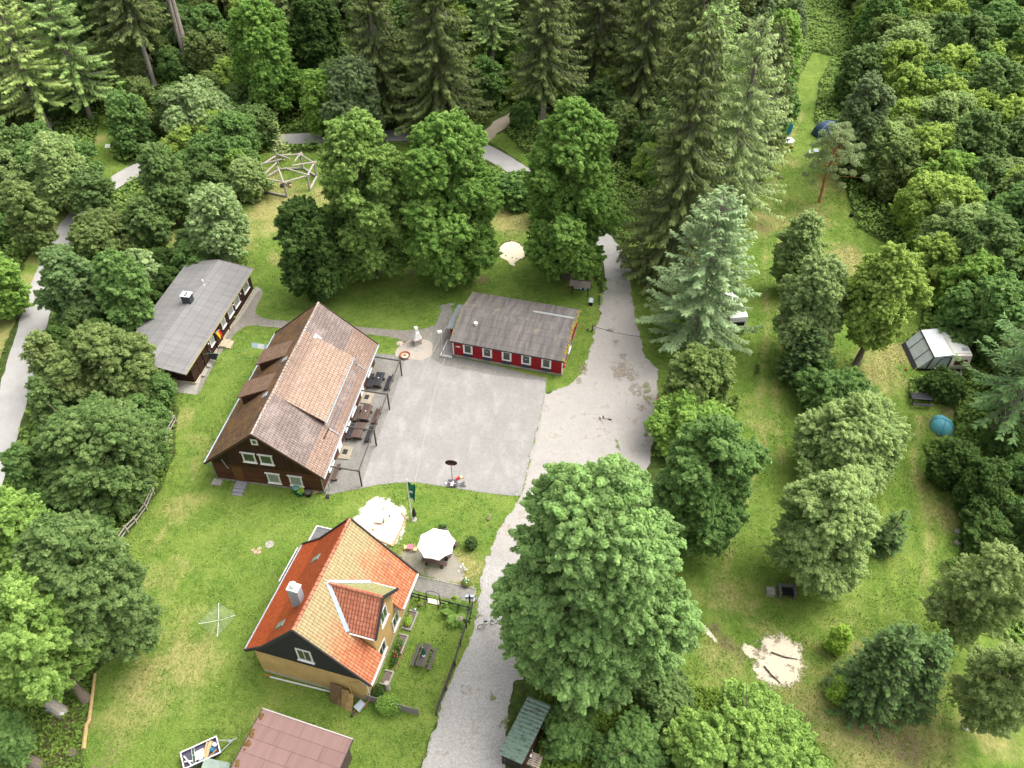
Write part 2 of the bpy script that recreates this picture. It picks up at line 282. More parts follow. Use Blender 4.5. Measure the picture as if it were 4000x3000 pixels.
def ground_mat():
    s = NT('ground'); at = s.n('ShaderNodeAttribute', attribute_name='Mask'); sp = s.n('ShaderNodeSeparateXYZ'); s.l(at.outputs['Vector'], sp.inputs[0])
    v = s.coord(); n0 = s.noise(v, 0.09, 3); n1 = s.noise(v, 0.35, 6, 0.65); n2 = s.noise(v, 1.6, 6, 0.7); n3 = s.noise(v, 9, 4, 0.7); n4 = s.noise(s.coord(scale=(1, 0.5, 1)), 4.5, 6, 0.75)
    g = s.ramp(n2, [(0.3, lin('#4d6528')), (0.5, lin('#657c33')), (0.7, lin('#809147'))])
    g = s.mix(s.ramp(n1, [(0.4, (0, 0, 0)), (0.66, (.75, .75, .75))]), g, lin('#869649'))
    g = s.mix(s.math('MULTIPLY', s.ramp(n0, [(0.35, (0, 0, 0)), (0.6, (1, 1, 1))]), 0.4), g, lin('#507326'))
    g = s.mix(0.75, g, s.ramp(n3, [(0.28, (0.55, 0.58, 0.5)), (0.72, (1.4, 1.38, 1.35))]), 'MULTIPLY')
    d = s.ramp(n4, [(0.3, lin('#7c7748')), (0.5, lin('#9a925c')), (0.7, lin('#b0a676'))])
    dm = s.math('ADD', sp.outputs[1], s.math('MULTIPLY', s.math('SUBTRACT', n1, 0.5), 1.6))
    g = s.mix(s.ramp(s.math('ADD', dm, s.math('MULTIPLY', s.math('SUBTRACT', n4, 0.5), 0.9)), [(0.32, (0, 0, 0)), (0.85, (.85, .85, .85))]), g, d)
    sx = s.n('ShaderNodeSeparateXYZ'); s.l(s.coord(rot=(0, 0, R(12))), sx.inputs[0]); mw = s.math('SINE', s.math('ADD', s.math('MULTIPLY', sx.outputs[0], 4.2), s.math('MULTIPLY', n1, 5)))
    g = s.mix(s.math('MULTIPLY', s.math('GREATER_THAN', sx.outputs[0], 22), .55), g, s.mix(1.0, g, s.ramp(s.math('MULTIPLY_ADD', mw, .5, .5), [(0, (.78, .8, .78)), (1, (1.12, 1.1, 1.05))]), 'MULTIPLY'))
    fl = s.ramp(n2, [(0.3, lin('#363a1c')), (0.5, lin('#425224')), (0.7, lin('#55682c'))])
    lm = s.math('ADD', sp.outputs[0], s.math('MULTIPLY', s.math('SUBTRACT', n1, 0.5), 1.2))
    c = s.mix(s.ramp(lm, [(0.42, (0, 0, 0)), (0.58, (1, 1, 1))]), fl, g)
    so_ = s.ramp(n4, [(0.3, lin('#463a2c')), (0.55, lin('#75664f')), (0.75, lin('#9a8a6c'))])
    sm = s.math('ADD', sp.outputs[2], s.math('MULTIPLY', s.math('SUBTRACT', n4, 0.5), 2.2))
    sm = s.math('ADD', sm, s.math('MULTIPLY', s.math('SUBTRACT', n1, 0.5), 1.0))
    c = s.mix(s.ramp(sm, [(0.55, (0, 0, 0)), (0.85, (.85, .85, .85))]), c, so_)
    s.bump(s.math('ADD', s.math('MULTIPLY', n3, 0.6), n2), 0.8, 0.15); return s.out(c, 0.9, 0.15)
me.materials.append(ground_mat())
ground = bpy.data.objects.new('ground', me); COL.objects.link(ground); tag(ground, kind='structure')

def resample(P, step, jit, closed=True):
    out = []; n = len(P)
    for i in range(n if closed else n - 1):
        a, b = P[i], P[(i + 1) % n]; k = max(1, int((b - a).length / step))
        for j in range(k): out.append(a.lerp(b, j / k))
    if not closed: out.append(P[-1])
    if jit:
        m = len(out); r1 = RNG.normal(0, 1, (m, 2)); r1 = (r1 + np.roll(r1, 1, 0) + np.roll(r1, 2, 0)) / 1.8 + RNG.normal(0, .5, (m, 2))
        out = [p + Vector((r1[i][0] * jit, r1[i][1] * jit, 0)) for i, p in enumerate(out)]
    return out
def smooth_poly(P, it=2):
    for _ in range(it):
        Q = []
        for i in range(len(P)): a, b = P[i], P[(i + 1) % len(P)]; Q += [a.lerp(b, .25), a.lerp(b, .75)]
        P = Q
    return P
SHEETS = []
def soft(m):
    t = m.node_tree; at = t.nodes.new('ShaderNodeAttribute'); at.attribute_name = 'var'; tc = t.nodes.new('ShaderNodeTexCoord'); nz = t.nodes.new('ShaderNodeTexNoise'); nz.inputs['Scale'].default_value = 1.6; nz.inputs['Detail'].default_value = 8; nz.inputs['Roughness'].default_value = .78
    t.links.new(tc.outputs['Object'], nz.inputs['Vector']); a = t.nodes.new('ShaderNodeMath'); a.operation = 'MULTIPLY_ADD'; a.inputs[1].default_value = 2.6; a.inputs[2].default_value = -1.55; t.links.new(nz.outputs['Fac'], a.inputs[0])
    b = t.nodes.new('ShaderNodeMath'); b.operation = 'ADD'; t.links.new(a.outputs[0], b.inputs[0]); t.links.new(at.outputs['Fac'], b.inputs[1]); c = t.nodes.new('ShaderNodeMath'); c.operation = 'MULTIPLY'; c.use_clamp = True; c.inputs[1].default_value = 3.0; t.links.new(b.outputs[0], c.inputs[0])
    bs = t.nodes['Principled BSDF']; t.links.new(c.outputs[0], bs.inputs['Alpha']); return m
def soft_sheet(name, P, z, mat, rim=.9, core=1.3, edge=.5):
    P = [Vector(p) for p in (ovp(P) if len(P[0]) == 2 else P)]; P = resample(smooth_poly(P, 1), .5, .1); c = sum(P, Vector()) / len(P); n = len(P); V = []; F = []; va = []
    for lvl, (f_, w_) in enumerate(((None, -.35), (0, edge), (.35, core))):
        for p in P:
            d = (p - c); L_ = d.length; q = c + d * ((L_ + rim) / L_) if f_ is None else c + d * (1 - f_ * min(1, 1.2 / max(L_ * .35, .3))); V.append((q.x, q.y, z + lvl * .001)); va.append(w_)
    V.append((c.x, c.y, z + .003)); va.append(core)
    for l_ in (0, 1):
        for i in range(n): j = (i + 1) % n; F.append((l_ * n + i, l_ * n + j, (l_ + 1) * n + j, (l_ + 1) * n + i))
    for i in range(n): F.append((2 * n + i, 2 * n + (i + 1) % n, 3 * n))
    mb = MB(); mb.v = V; mb.f = F; o = mb.build(name, mat)
    if o.data.polygons[0].normal.z < 0: o.data.flip_normals()
    a = o.data.attributes.new('var', 'FLOAT', 'POINT'); a.data.foreach_set('value', va); SHEETS.append([Vector((p.x, p.y, 0)) for p in P]) if rim > .5 else None; return tag(o, kind='structure')
def sheet(name, pts, z, mat, jit=0.0, sm=0, step=0.5):
    P = [Vector(p) for p in ovp(pts)] if len(pts[0]) == 2 else pts
    if sm: P = smooth_poly(P, sm)
    P = resample(P, step, jit); SHEETS.append([Vector((p.x, p.y, 0)) for p in (P[::3] if len(P) > 60 else P)]); o = MB().poly([(p.x, p.y, z) for p in P]).build(name, mat); return tag(o, kind='structure')
def ribbon(name, pts, w, z, mat, jit=0.05):
    P = [GO(*p) for p in pts]; C_ = []
    for i in range(len(P) - 1):
        p0, p1, p2, p3 = P[max(i - 1, 0)], P[i], P[i + 1], P[min(i + 2, len(P) - 1)]; k = max(2, int((p2 - p1).length / 1.0))
        for j in range(k): t = j / k; C_.append(0.5 * ((2 * p1) + (p2 - p0) * t + (2 * p0 - 5 * p1 + 4 * p2 - p3) * t * t + (3 * p1 - p0 - 3 * p2 + p3) * t ** 3))
    C_.append(P[-1]); mb = MB(); m = 7
    for i, c in enumerate(C_):
        d = (C_[min(i + 1, len(C_) - 1)] - C_[max(i - 1, 0)]); d.z = 0; d.normalize(); nrm = Vector((-d.y, d.x, 0)); ww = w if not callable(w) else w(i / (len(C_) - 1))
        for j in range(m):
            e = (j / (m - 1) - .5) * ww; e += RNG.normal(0, jit) if j in (0, m - 1) else 0; q = c + nrm * e; mb.v.append((q.x, q.y, hz(q.x, q.y) + z + (0.02 if 0 < j < m - 1 else 0)))
    for i in range(len(C_) - 1):
        for j in range(m - 1): a = i * m + j; mb.f.append((a, a + 1, a + m + 1, a + m))
    for q in range(len(mb.f)): mb.f[q] = tuple(reversed(mb.f[q]))
    return tag(mb.build(name, mat, smooth=True), kind='structure')
def gravel_mat(name, c1, c2, dirt, dfac=(0.6, 0.75), grass=0.0, sc=11):
    s = NT(name); v = s.coord(); f = s.noise(v, sc, 5, 0.8); g = s.noise(v, 0.5, 6, 0.7); k = s.noise(v, 1.7, 5, 0.75)
    c = s.ramp(f, [(0.28, lin(c1)), (0.72, lin(c2))])
    c = s.mix(0.6, c, s.ramp(g, [(0.3, (0.78, 0.77, 0.75)), (0.7, (1.12, 1.12, 1.12))]), 'MULTIPLY')
    c = s.mix(s.ramp(s.math('ADD', s.math('MULTIPLY', g, 0.6), s.math('MULTIPLY', k, 0.45)), [(dfac[0], (0, 0, 0)), (dfac[1], (.85, .85, .85))]), c, lin(dirt))
    s.bump(f, 0.5, 0.03); return s.out(c, 0.9, 0.2)
def paver_mat(name, c1, c2, patch, dark, bw=0.2, bh=0.1, rot=0, dfac=(0.6, 0.8)):
    s = NT(name); v = s.coord(rot=(0, 0, rot)); bt = s.n('ShaderNodeTexBrick', offset=0.5, squash=1.0); s.l(v, bt.inputs['Vector']); bt.inputs['Scale'].default_value = 1
    bt.inputs['Color1'].default_value = lin(c1); bt.inputs['Color2'].default_value = lin(c2); bt.inputs['Mortar'].default_value = tuple(x * .6 for x in lin(c1)[:3]) + (1,)
    bt.inputs['Brick Width'].default_value = bw; bt.inputs['Row Height'].default_value = bh; bt.inputs['Mortar Size'].default_value = 0.011
    g = s.noise(v, 0.33, 7, 0.7); k = s.noise(v, 2.2, 6, 0.7); q = s.noise(s.coord(rot=(0, 0, rot), scale=(1, .4, 1)), 0.8, 6, 0.7)
    c = s.mix(s.ramp(q, [(0.48, (0, 0, 0)), (0.8, (.7, .7, .7))]), bt.outputs['Color'], lin(patch))
    c = s.mix(0.7, c, s.ramp(g, [(0.3, (0.88, 0.88, 0.88)), (0.7, (1.08, 1.08, 1.08))]), 'MULTIPLY')
    c = s.mix(0.3, c, s.ramp(k, [(0.3, (0.75, 0.75, 0.74)), (0.7, (1.2, 1.2, 1.2))]), 'MULTIPLY')
    c = s.mix(s.ramp(s.math('ADD', s.math('MULTIPLY', g, 0.5), s.math('MULTIPLY', k, 0.5)), [(dfac[0], (0, 0, 0)), (dfac[1], (.7, .7, .7))]), c, lin(dark))
    s.bump(bt.outputs['Fac'], -0.4, 0.01); return s.out(c, 0.85, 0.25)
m_road = gravel_mat('road_asphalt', '#9b9895', '#b1aeaa', '#8a867e', (0.62, 0.8), sc=18)
m_drive = gravel_mat('drive_gravel', '#85827e', '#bdbab5', '#7c725f', (0.58, 0.72), sc=7)
m_yardg = gravel_mat('yard_gravel', '#96918b', '#ada8a2', '#86775f', (0.56, 0.68), sc=8)
m_pave = paver_mat('courtyard_pavers', '#918e89', '#9c9894', '#aca8a3', '#7a766e', dfac=(0.64, 0.85))
m_paved = paver_mat('terrace_pavers', '#7d7a73', '#918e87', '#9c9992', '#5d5b50', dfac=(0.52, 0.68))
m_path = paver_mat('path_pavers', '#7f786f', '#958e84', '#9d978d', '#6a6558')
m_conc = plain('concrete_kerb', '#9c988f', 0.12, 5)
m_slab = plain('concrete_slab', '#98948a', 0.22, 2.5)
m_pebble = gravel_mat('pebble_bed', '#948a80', '#bdb3a6', '#857b6c', sc=14)
m_sand = plain('white_sand', '#efe6d6', 0.1, 3, bump=0.6)
m_sandg = gravel_mat('sand_with_mud', '#c4b89f', '#dacfb8', '#736856', (0.545, 0.6), sc=5)

# roads and yard
ribbon('country_road', [(-120, 1250), (-40, 1060), (15, 900), (60, 740), (105, 590), (150, 495), (205, 425), (262, 385), (330, 352), (430, 325), (560, 306), (690, 297), (860, 293), (960, 298), (1045, 325), (1110, 362), (1180, 410), (1260, 480), (1320, 545), (1337, 600)], 3.1, 0.015, m_road, 0.06)
ribbon('forest_track', [(1035, 312), (1062, 285), (1090, 264), (1112, 254)], 2.2, 0.03, gravel_mat('forest_track_gravel', '#94897a', '#b3a893', '#8a7d66'), 0.15)
ribbon('field_path', [(166, 412), (158, 395), (150, 380)], 2.2, 0.02, m_road)
sheet('gravel_yard', [(1178, 852), (1225, 835), (1262, 800), (1278, 740), (1292, 690), (1302, 620), (1318, 575), (1330, 555), (1346, 562), (1362, 610), (1372, 690), (1390, 760), (1420, 800), (1422, 850), (1412, 900), (1410, 960), (1390, 1060), (1330, 1180), (1240, 1330), (1160, 1450), (1100, 1480), (1085, 1800), (880, 1800), (912, 1655), (962, 1500), (1012, 1390), (1030, 1330), (1044, 1230), (1085, 1130), (1125, 1074), (1150, 970)], 0.022, m_yardg, 0.1, 0, 0.3)
sheet('gravel_drive', [(1052, 1200), (1100, 1210), (1140, 1330), (1110, 1470), (1092, 1560), (1085, 1820), (870, 1820), (912, 1655), (962, 1500), (1012, 1390), (1030, 1330), (1044, 1240)], 0.034, m_drive, 0.09, 0, 0.3)
sheet('courtyard', [(950, 700), (980, 770), (1180, 818), (1178, 852), (1125, 1072), (1090, 1070), (1040, 1064), (985, 1055), (930, 1047), (900, 1042), (855, 1043), (815, 1048), (780, 1055), (740, 1063), (706, 1070), (700, 1050), (735, 960), (790, 840), (812, 765), (875, 778), (925, 772), (930, 720)], 0.028, m_pave)
sheet('terrace', [(816, 764), (878, 768), (835, 900), (800, 990), (779, 1054), (740, 1063), (706, 1070), (700, 1050), (735, 960), (780, 850)], 0.036, m_paved)
sheet('dark_forecourt', [(958, 660), (972, 655), (985, 700), (980, 770), (1180, 816), (1180, 826), (1080, 812), (960, 790), (925, 770), (905, 780)], 0.034, m_paved, 0.05)  # forecourt strip laid in the darker terrace pavers
sheet('paved_path', [(560, 622), (572, 630), (548, 672), (565, 688), (600, 692), (700, 700), (800, 708), (890, 716), (955, 700), (965, 704), (930, 770), (890, 745), (850, 728), (780, 722), (640, 716), (565, 702), (520, 706), (475, 760), (430, 852), (425, 850), (440, 800), (470, 740), (520, 690)], 0.024, m_path, 0.02, 1)
sheet('washhouse_slab', [(552, 618), (565, 625), (530, 690), (468, 775), (425, 853), (345, 843), (335, 822), (440, 760), (540, 640)], 0.018, m_slab)
sheet('pebble_bed', [(868, 745), (890, 732), (925, 735), (938, 745), (925, 780), (870, 776), (852, 770), (855, 755)], 0.044, m_pebble, 0.03, 1)
sheet('entry_path', [(895, 1243), (1028, 1272), (1022, 1300), (960, 1292), (892, 1275)], 0.024, m_paved)
sheet('picnic_gravel', [(870, 1195), (905, 1185), (985, 1195), (1000, 1225), (1002, 1262), (960, 1255), (895, 1240), (870, 1215)], 0.014, gravel_mat('picnic_gravel', '#8d877a', '#a8a294', '#6a7040', (0.52, 0.66)), 0.12, 1)
sheet('barbecue_slab', [(887, 749), (905, 743), (918, 753), (900, 762)], 0.056, m_conc)
# kerbs
def kerb(pts, w=0.09, z0=0.0, z1=0.06):
    mb = MB()
    P = ovp(pts)
    for a, b in zip(P[:-1], P[1:]): mb.beam((a.x, a.y, (z0 + z1) / 2), (b.x, b.y, (z0 + z1) / 2), w, z1 - z0)
    return mb
for pts in ([(962, 772), (940, 840), (920, 930), (896, 1043)], [(1179, 850), (1165, 930), (1148, 1000), (1128, 1073)], [(965, 704), (930, 770), (905, 830)], [(895, 1243), (1028, 1272), (1022, 1300)], [(778, 722), (560, 704)], [(958, 660), (950, 668)]):
    tag(kerb(pts).build('kerb', m_conc), kind='structure')
# sand
soft_sheet('sand_pit_sand', [(800, 1080), (830, 1076), (870, 1092), (878, 1110), (862, 1160), (840, 1182), (790, 1160), (740, 1140), (768, 1125)], 0.02, soft(m_sand), .7)
sheet('round_sand_pit', [(1076, 548), (1080, 532), (1095, 523), (1115, 523), (1132, 535), (1135, 552), (1122, 562), (1111, 566), (1113, 575), (1103, 574), (1094, 562), (1080, 558)], 0.03, plain('beige_sand', '#dccfb2', 0.1, 3, bump=0.5), 0.06, 2)
soft_sheet('sand_court', [(1645, 1375), (1690, 1376), (1735, 1395), (1732, 1440), (1722, 1476), (1675, 1478), (1640, 1465), (1625, 1440), (1640, 1410)], 0.02, soft(m_sandg), .9)
soft_sheet('sand_trace', [(1506, 1336), (1520, 1345), (1545, 1375), (1552, 1392), (1540, 1388), (1522, 1362)], 0.03, m_sandg, .3, .8)
soft_sheet('sand_trace', [(1600, 1390), (1630, 1402), (1655, 1420), (1645, 1426), (1615, 1412)], 0.035, m_sandg, .3, .8)

m_mud = gravel_mat('mud', '#877b6a', '#a59a8b', '#6e6252', (0.6, 0.75), sc=5); soft(m_mud); m_weed = soft(gravel_mat('weedy_gravel', '#77784e', '#9a9a78', '#6a7a38', (0.45, 0.6), sc=5))
for k, (x, y, r_, e) in enumerate([(1340, 800, 26, 1.6), (1365, 815, 22, 1.3), (1345, 770, 18, .7), (1375, 845, 20, 1.5), (1385, 880, 12, 1.4), (1262, 800, 14, 1.8), (1250, 822, 12, 1.2), (1283, 712, 7, .6), (1322, 716, 7, .5), (1310, 905, 4, 1), (1297, 908, 4, 1), (1330, 738, 12, .5)]):
    c = GO(x, y); rr_ = (GO(x + r_, y) - c).length; soft_sheet('mud_patch', [c + Vector((math.cos(a) * rr_ * RNG.uniform(.45, 1.1), math.sin(a) * rr_ * e * RNG.uniform(.5, 1.1), 0)) for a in np.linspace(0, 6.28, 14)[:-1]], .05 + k * .004, m_mud, .5, .42, .12)
for k, (x, y, r_, e) in enumerate([(1400, 850, 22, 2.2), (1397, 930, 10, 3.0), (1335, 960, 5, 5), (1340, 1020, 5, 4), (1095, 1560, 12, 2), (1062, 1500, 8, 2), (1000, 1490, 6, 2.5), (1035, 1330, 8, 1.2)]):
    c = GO(x, y); rr_ = (GO(x + r_, y) - c).length; soft_sheet('weed_patch', [c + Vector((math.cos(a) * rr_ * RNG.uniform(.3, 1.1), math.sin(a) * rr_ * e * RNG.uniform(.4, 1.1), 0)) for a in np.linspace(0, 6.28, 14)[:-1]], .105 + k * .004, m_weed, .45, .4, .1)

# ================================================================ TREES
def frames(n):
    r = RNG.normal(0, 1, n.shape); t = np.cross(n, r); t /= np.linalg.norm(t, axis=1, keepdims=True) + 1e-9; return t, np.cross(n, t)
def leaf_quads(c, n, size, asp=0.65):
    n = n / (np.linalg.norm(n, axis=1, keepdims=True) + 1e-9); a, b = frames(n); s_ = size[:, None]
    V = np.stack([c - a * s_, c + b * s_ * asp + n * s_ * .15, c + a * s_, c - b * s_ * asp + n * s_ * .15], 1).reshape(-1, 3)
    return V, np.arange(len(V)).reshape(-1, 4)
def unit(n): r = RNG.normal(0, 1, (n, 3)); return r / np.linalg.norm(r, axis=1, keepdims=True)
def leaf_mesh(name, V, var, mat):
    me = bpy.data.meshes.new(name); fast_mesh(me, V, np.arange(len(V)).reshape(-1, 4), np.repeat(var, 4)); me.materials.append(mat); return me
def broad_mesh(mat, H, Rr, cb, ls=0.26, clump=1.0, dens=1.0, gap=0.0, rough=0.22, name='crown', pw=.75, bl=(.17, .36), wf=1.0, nbx=0):
    am = .4 if Rr > 6 else 1; Rr = Rr * (.9 if Rr > 6 else .93) * wf; Hc = H * (1 - cb); z0 = H * cb; nb = int(RNG.integers(22, 28) + Hc / Rr * 6) + nbx; prof = lambda t: Rr * np.clip(1 - np.abs(2 * t ** pw - 1) ** 2.4, 0.02, 1) ** .6
    B = []; k3 = RNG.uniform(0, 6.28, 4)
    for i in range(nb):
        t = (i + RNG.uniform(.1, .9)) / nb * .92 + .03; rb = Rr * RNG.uniform(*bl) * (1 - .35 * max(0, t - .35)); a = i * 2.4 + RNG.normal(0, .45)
        f = 1 + .13 * am * math.sin(2 * a + k3[0] + 3 * t) + .1 * am * math.sin(3 * a + k3[1] - 5 * t); rr_ = max(0, prof(t) * f * RNG.uniform(.9, 1.06) - rb * .8) * RNG.uniform(.72, 1.0)
        B.append((rr_ * math.cos(a), rr_ * math.sin(a), z0 + t * Hc * .94 + .04 * Hc, rb))
    B.append((RNG.normal(0, .1) * Rr, RNG.normal(0, .1) * Rr, H - Rr * .2, Rr * .18)); B.append((0, 0, z0 + Hc * .5, Rr * .5)); B.append((0, 0, z0 + Hc * .3, Rr * .5)); B = np.array(B); C_ = []; N_ = []
    for j, (x, y, z, rb) in enumerate(B):
        k = int(4 * math.pi * rb * rb / (clump ** 2 * .36)) + 6; d = unit(k) + np.array([0, 0, .2]); d /= np.linalg.norm(d, axis=1, keepdims=True); c = np.array([x, y, z]) + d * rb * [1, 1, .85] * RNG.uniform(.7, 1.12, k)[:, None]
        dist = np.linalg.norm((c[:, None] - B[None, :, :3]) / [1, 1, .85], axis=2) / B[None, :, 3]; dist[:, j] = 9; ok = (dist.min(1) > .72) & (c[:, 2] > z0 - .2); C_.append(c[ok]); N_.append(d[ok])
    c = np.vstack(C_); d = np.vstack(N_); nl = len(c); rl = clump * RNG.uniform(.35, 1.0, nl) ** 1.2; lv = RNG.uniform(0, 1, nl)
    out_ = c * [1, 1, 0]; out_ /= np.linalg.norm(out_, axis=1, keepdims=True) + 1e-6; ax = out_ * .5 + d * .45 + unit(nl) * .5 + [0, 0, .35]; ax /= np.linalg.norm(ax, axis=1, keepdims=True)
    keep = RNG.uniform(0, 1, nl) > gap; c, d, rl, lv, ax = c[keep], d[keep], rl[keep], lv[keep], ax[keep]; nl = len(c)
    per = np.maximum(6, (1.35 * dens * 4 * math.pi * rl ** 2 * .5 / (1.3 * ls * ls))).astype(int); ix = np.repeat(np.arange(nl), per); n = len(ix)
    t_ = RNG.uniform(-.35, 1, n); dd = unit(n) + [0, 0, .25]
    p = c[ix] + ax[ix] * (t_ * rl[ix] * 1.15)[:, None] + dd * (rl[ix] * (.62 - .4 * np.clip(t_, 0, 1)) * RNG.uniform(.4, 1, n) ** .5)[:, None] * [1, 1, .75]; p[:, 2] -= .12 * rl[ix] * t_ ** 2
    nn = dd * .5 + ax[ix] * .3 + unit(n) * .7 + np.array([0, 0, .5]); sz = ls * RNG.uniform(.5, 1.15, n)
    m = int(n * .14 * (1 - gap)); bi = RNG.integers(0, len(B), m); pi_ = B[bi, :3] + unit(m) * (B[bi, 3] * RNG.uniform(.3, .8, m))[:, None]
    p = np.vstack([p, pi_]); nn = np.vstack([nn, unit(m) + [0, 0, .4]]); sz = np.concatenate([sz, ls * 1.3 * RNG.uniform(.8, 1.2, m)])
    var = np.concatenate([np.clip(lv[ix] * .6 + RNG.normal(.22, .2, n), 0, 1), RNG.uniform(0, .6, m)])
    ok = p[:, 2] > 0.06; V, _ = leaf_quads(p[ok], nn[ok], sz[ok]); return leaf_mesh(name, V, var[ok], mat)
def spray(P, D, L, Wd, droop_side=0.3):
    """elongated needle sprays: start P, direction D"""
    up_ = unit(len(P)) * droop_side + [0, 0, 1]; S = np.cross(D, up_); S /= np.linalg.norm(S, axis=1, keepdims=True) + 1e-9
    L = L[:, None]; Wd = Wd[:, None]; return np.stack([P, P + D * L * .45 + S * Wd, P + D * L, P + D * L * .45 - S * Wd], 1).reshape(-1, 3)
def conifer_mesh(mat, H, Rr, cb, wh=0.5, nb=6, droop=0.25, hang=0.5, sl=0.6, sw=0.09, dens=1.0, shape=0.85, upt=0.35, thin=0.0, name='crown'):
    Vs = []; vs = []; z = max(H * cb, .25); br = MB()
    while z < H - .15:
        t = (z - H * cb) / (H * (1 - cb)); Lb = Rr * (1 - t) ** shape
        Lb *= min(1.0, 0.55 + t * 5) if cb > .05 else 1
        for b in range(nb if Lb > 1 else 4):
            if RNG.uniform() < thin: continue
            a = RNG.uniform(0, 6.283); L = max(.35, Lb * RNG.uniform(.62, 1.14)); el = upt * t - droop * (1 - t) + RNG.normal(0, .06)
            dr = np.array([math.cos(a), math.sin(a), 0]); k = max(5, int(L * 7 * dens)); s_ = np.sqrt(RNG.uniform(.02, 1, k)); zz = z + RNG.normal(0, .1)
            bz = lambda q: L * q * math.tan(el) - droop * L * .55 * np.sin(q * 2.2) + .16 * L * np.clip(q - .6, 0, 1)
            P = dr * (L * s_)[:, None]; P[:, 2] += zz + bz(s_)
            side = np.array([-dr[1], dr[0], 0]) * np.where(RNG.uniform(size=k) < .5, -1, 1)[:, None]
            D = dr * RNG.uniform(.35, 1, k)[:, None] + side * RNG.uniform(.25, .95, k)[:, None] + unit(k) * .2; D[:, 2] -= hang * RNG.uniform(.3, 1.3, k)
            D /= np.linalg.norm(D, axis=1, keepdims=True); LL = sl * RNG.uniform(.6, 1.3, k) * (.5 + .6 * (1 - s_)) * min(1, .4 + L / 3)
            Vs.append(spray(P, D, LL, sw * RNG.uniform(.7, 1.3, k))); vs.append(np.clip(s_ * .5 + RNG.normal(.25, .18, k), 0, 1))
            if L > 1.2: br.tube([dr * .1 + [0, 0, zz], dr * L * .5 + [0, 0, zz + float(bz(.5))], dr * L * .92 + [0, 0, zz + float(bz(.92))]], [.05, .03, .01], 3, False)
        z += wh * RNG.uniform(.75, 1.25)
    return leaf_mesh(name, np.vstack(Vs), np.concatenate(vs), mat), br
m_bark = plain('grey_bark', '#6b6155', 0.3, 5, 0.9, 0.1, bump=0.5)
m_barkl = plain('pale_conifer_bark', '#8d857b', 0.25, 5, 0.9, 0.1, bump=0.5)
m_barkb = plain('birch_bark', '#c9c4b8', 0.25, 8, 0.8, 0.2)
m_barkp = plain('pine_bark', '#9a6a46', 0.25, 5, 0.9, 0.1)
m_dead = plain('dead_twigs', '#857a6c', 0.2, 5, 0.9, 0.1)
KM = dict(
 maple=leafm('maple_foliage', '#34552a', '#8daa66', alt='#86a562'), maple_l=leafm('light_maple_foliage', '#446a24', '#a3bd68'), maple_b=leafm('bright_maple_foliage', '#3a6420', '#90b058'),
 dark=leafm('dark_foliage', '#2a421c', '#62803e'), rust=leafm('rusty_foliage', '#4a682e', '#98a863'), lime=leafm('lime_foliage', '#4f732a', '#9ab85c'), mid=leafm('mid_green_foliage', '#375a28', '#85a55c'),
 grey=leafm('willow_foliage', '#58753c', '#b0bf80'), yellow=leafm('yellowish_foliage', '#5c7a30', '#b4c668'), bluish=leafm('deep_green_foliage', '#3a5628', '#869f5e'), olive=leafm('olive_foliage', '#415a28', '#96a664'),
 ash=leafm('ash_foliage', '#4b6c2a', '#a4c266'), rowan=leafm('rowan_foliage', '#3a5c2e', '#8fa86c'), birch=leafm('birch_foliage', '#566f34', '#aab679'), flower=leafm('flowering_foliage', '#446628', '#b3c48e'),
 greyd=leafm('dull_foliage', '#425c34', '#93a272'), lime2=leafm('sapling_foliage', '#6f8f30', '#aecb58'),
 fir=leafm('douglas_needles', '#49683a', '#98ae7c', .25), spruce=leafm('spruce_needles', '#394c26', '#76854a', .25), larch=leafm('pale_larch_needles', '#5d743e', '#a9bb7a', .2),
 larch_y=leafm('yellow_larch_needles', '#5b7434', '#a6bb68', .2), larch_g=leafm('green_larch_needles', '#4c6a30', '#98b565', .2), spruce_d=leafm('young_spruce_needles', '#283f1c', '#5d7a40', .12), fir_g=leafm('fir_needles', '#35562c', '#769758', .25),
 fir_y=leafm('larch_sapling_needles', '#6b8038', '#b0c26c', .2), pine=leafm('pine_needles', '#54693f', '#a0ad7c', .12))
BP = dict(maple=(.2, .8, 1.0, .06, .2), maple_l=(.2, .7, 1, .08, .2), maple_b=(.2, .75, 1, .08, .22), dark=(.2, .6, 1.1, .04, .18), rust=(.2, .6, 1, .06, .2), lime=(.2, .6, 1, .04, .2), mid=(.22, .65, 1, .05, .2),
 grey=(.14, .55, .9, .12, .22), yellow=(.15, .6, .8, .35, .3), bluish=(.19, .7, 1, .07, .22), olive=(.2, .7, 1, .05, .22), ash=(.18, .7, .9, .16, .26), rowan=(.2, .6, .9, .12, .25), birch=(.12, .5, .55, .58, .3), flower=(.22, .6, 1, .06, .22), greyd=(.22, .65, 1, .08, .22), lime2=(.14, .35, .9, .2, .3))
def trunk_mb(H, r, cb, limbs=5, Rr=3):
    mb = MB(); w = [Vector((RNG.normal(0, .05) * i, RNG.normal(0, .05) * i, H * .72 * i / 5)) for i in range(6)]; mb.tube(w, [r * (1.25 if i == 0 else 1) * (1 - i * .15) for i in range(6)], 8)
    for i in range(limbs):
        b = w[1 + i % 4]; a = RNG.uniform(0, 6.28); L = Rr * RNG.uniform(.5, .85); mb.tube([b, b + Vector((math.cos(a) * L * .5, math.sin(a) * L * .5, L * .55)), b + Vector((math.cos(a) * L, math.sin(a) * L, L * .9))], [r * .4, r * .25, r * .08], 5)
    return mb
CATS = {'bush': 'bush', 'sapling': 'sapling', 'cherry': 'tree'}
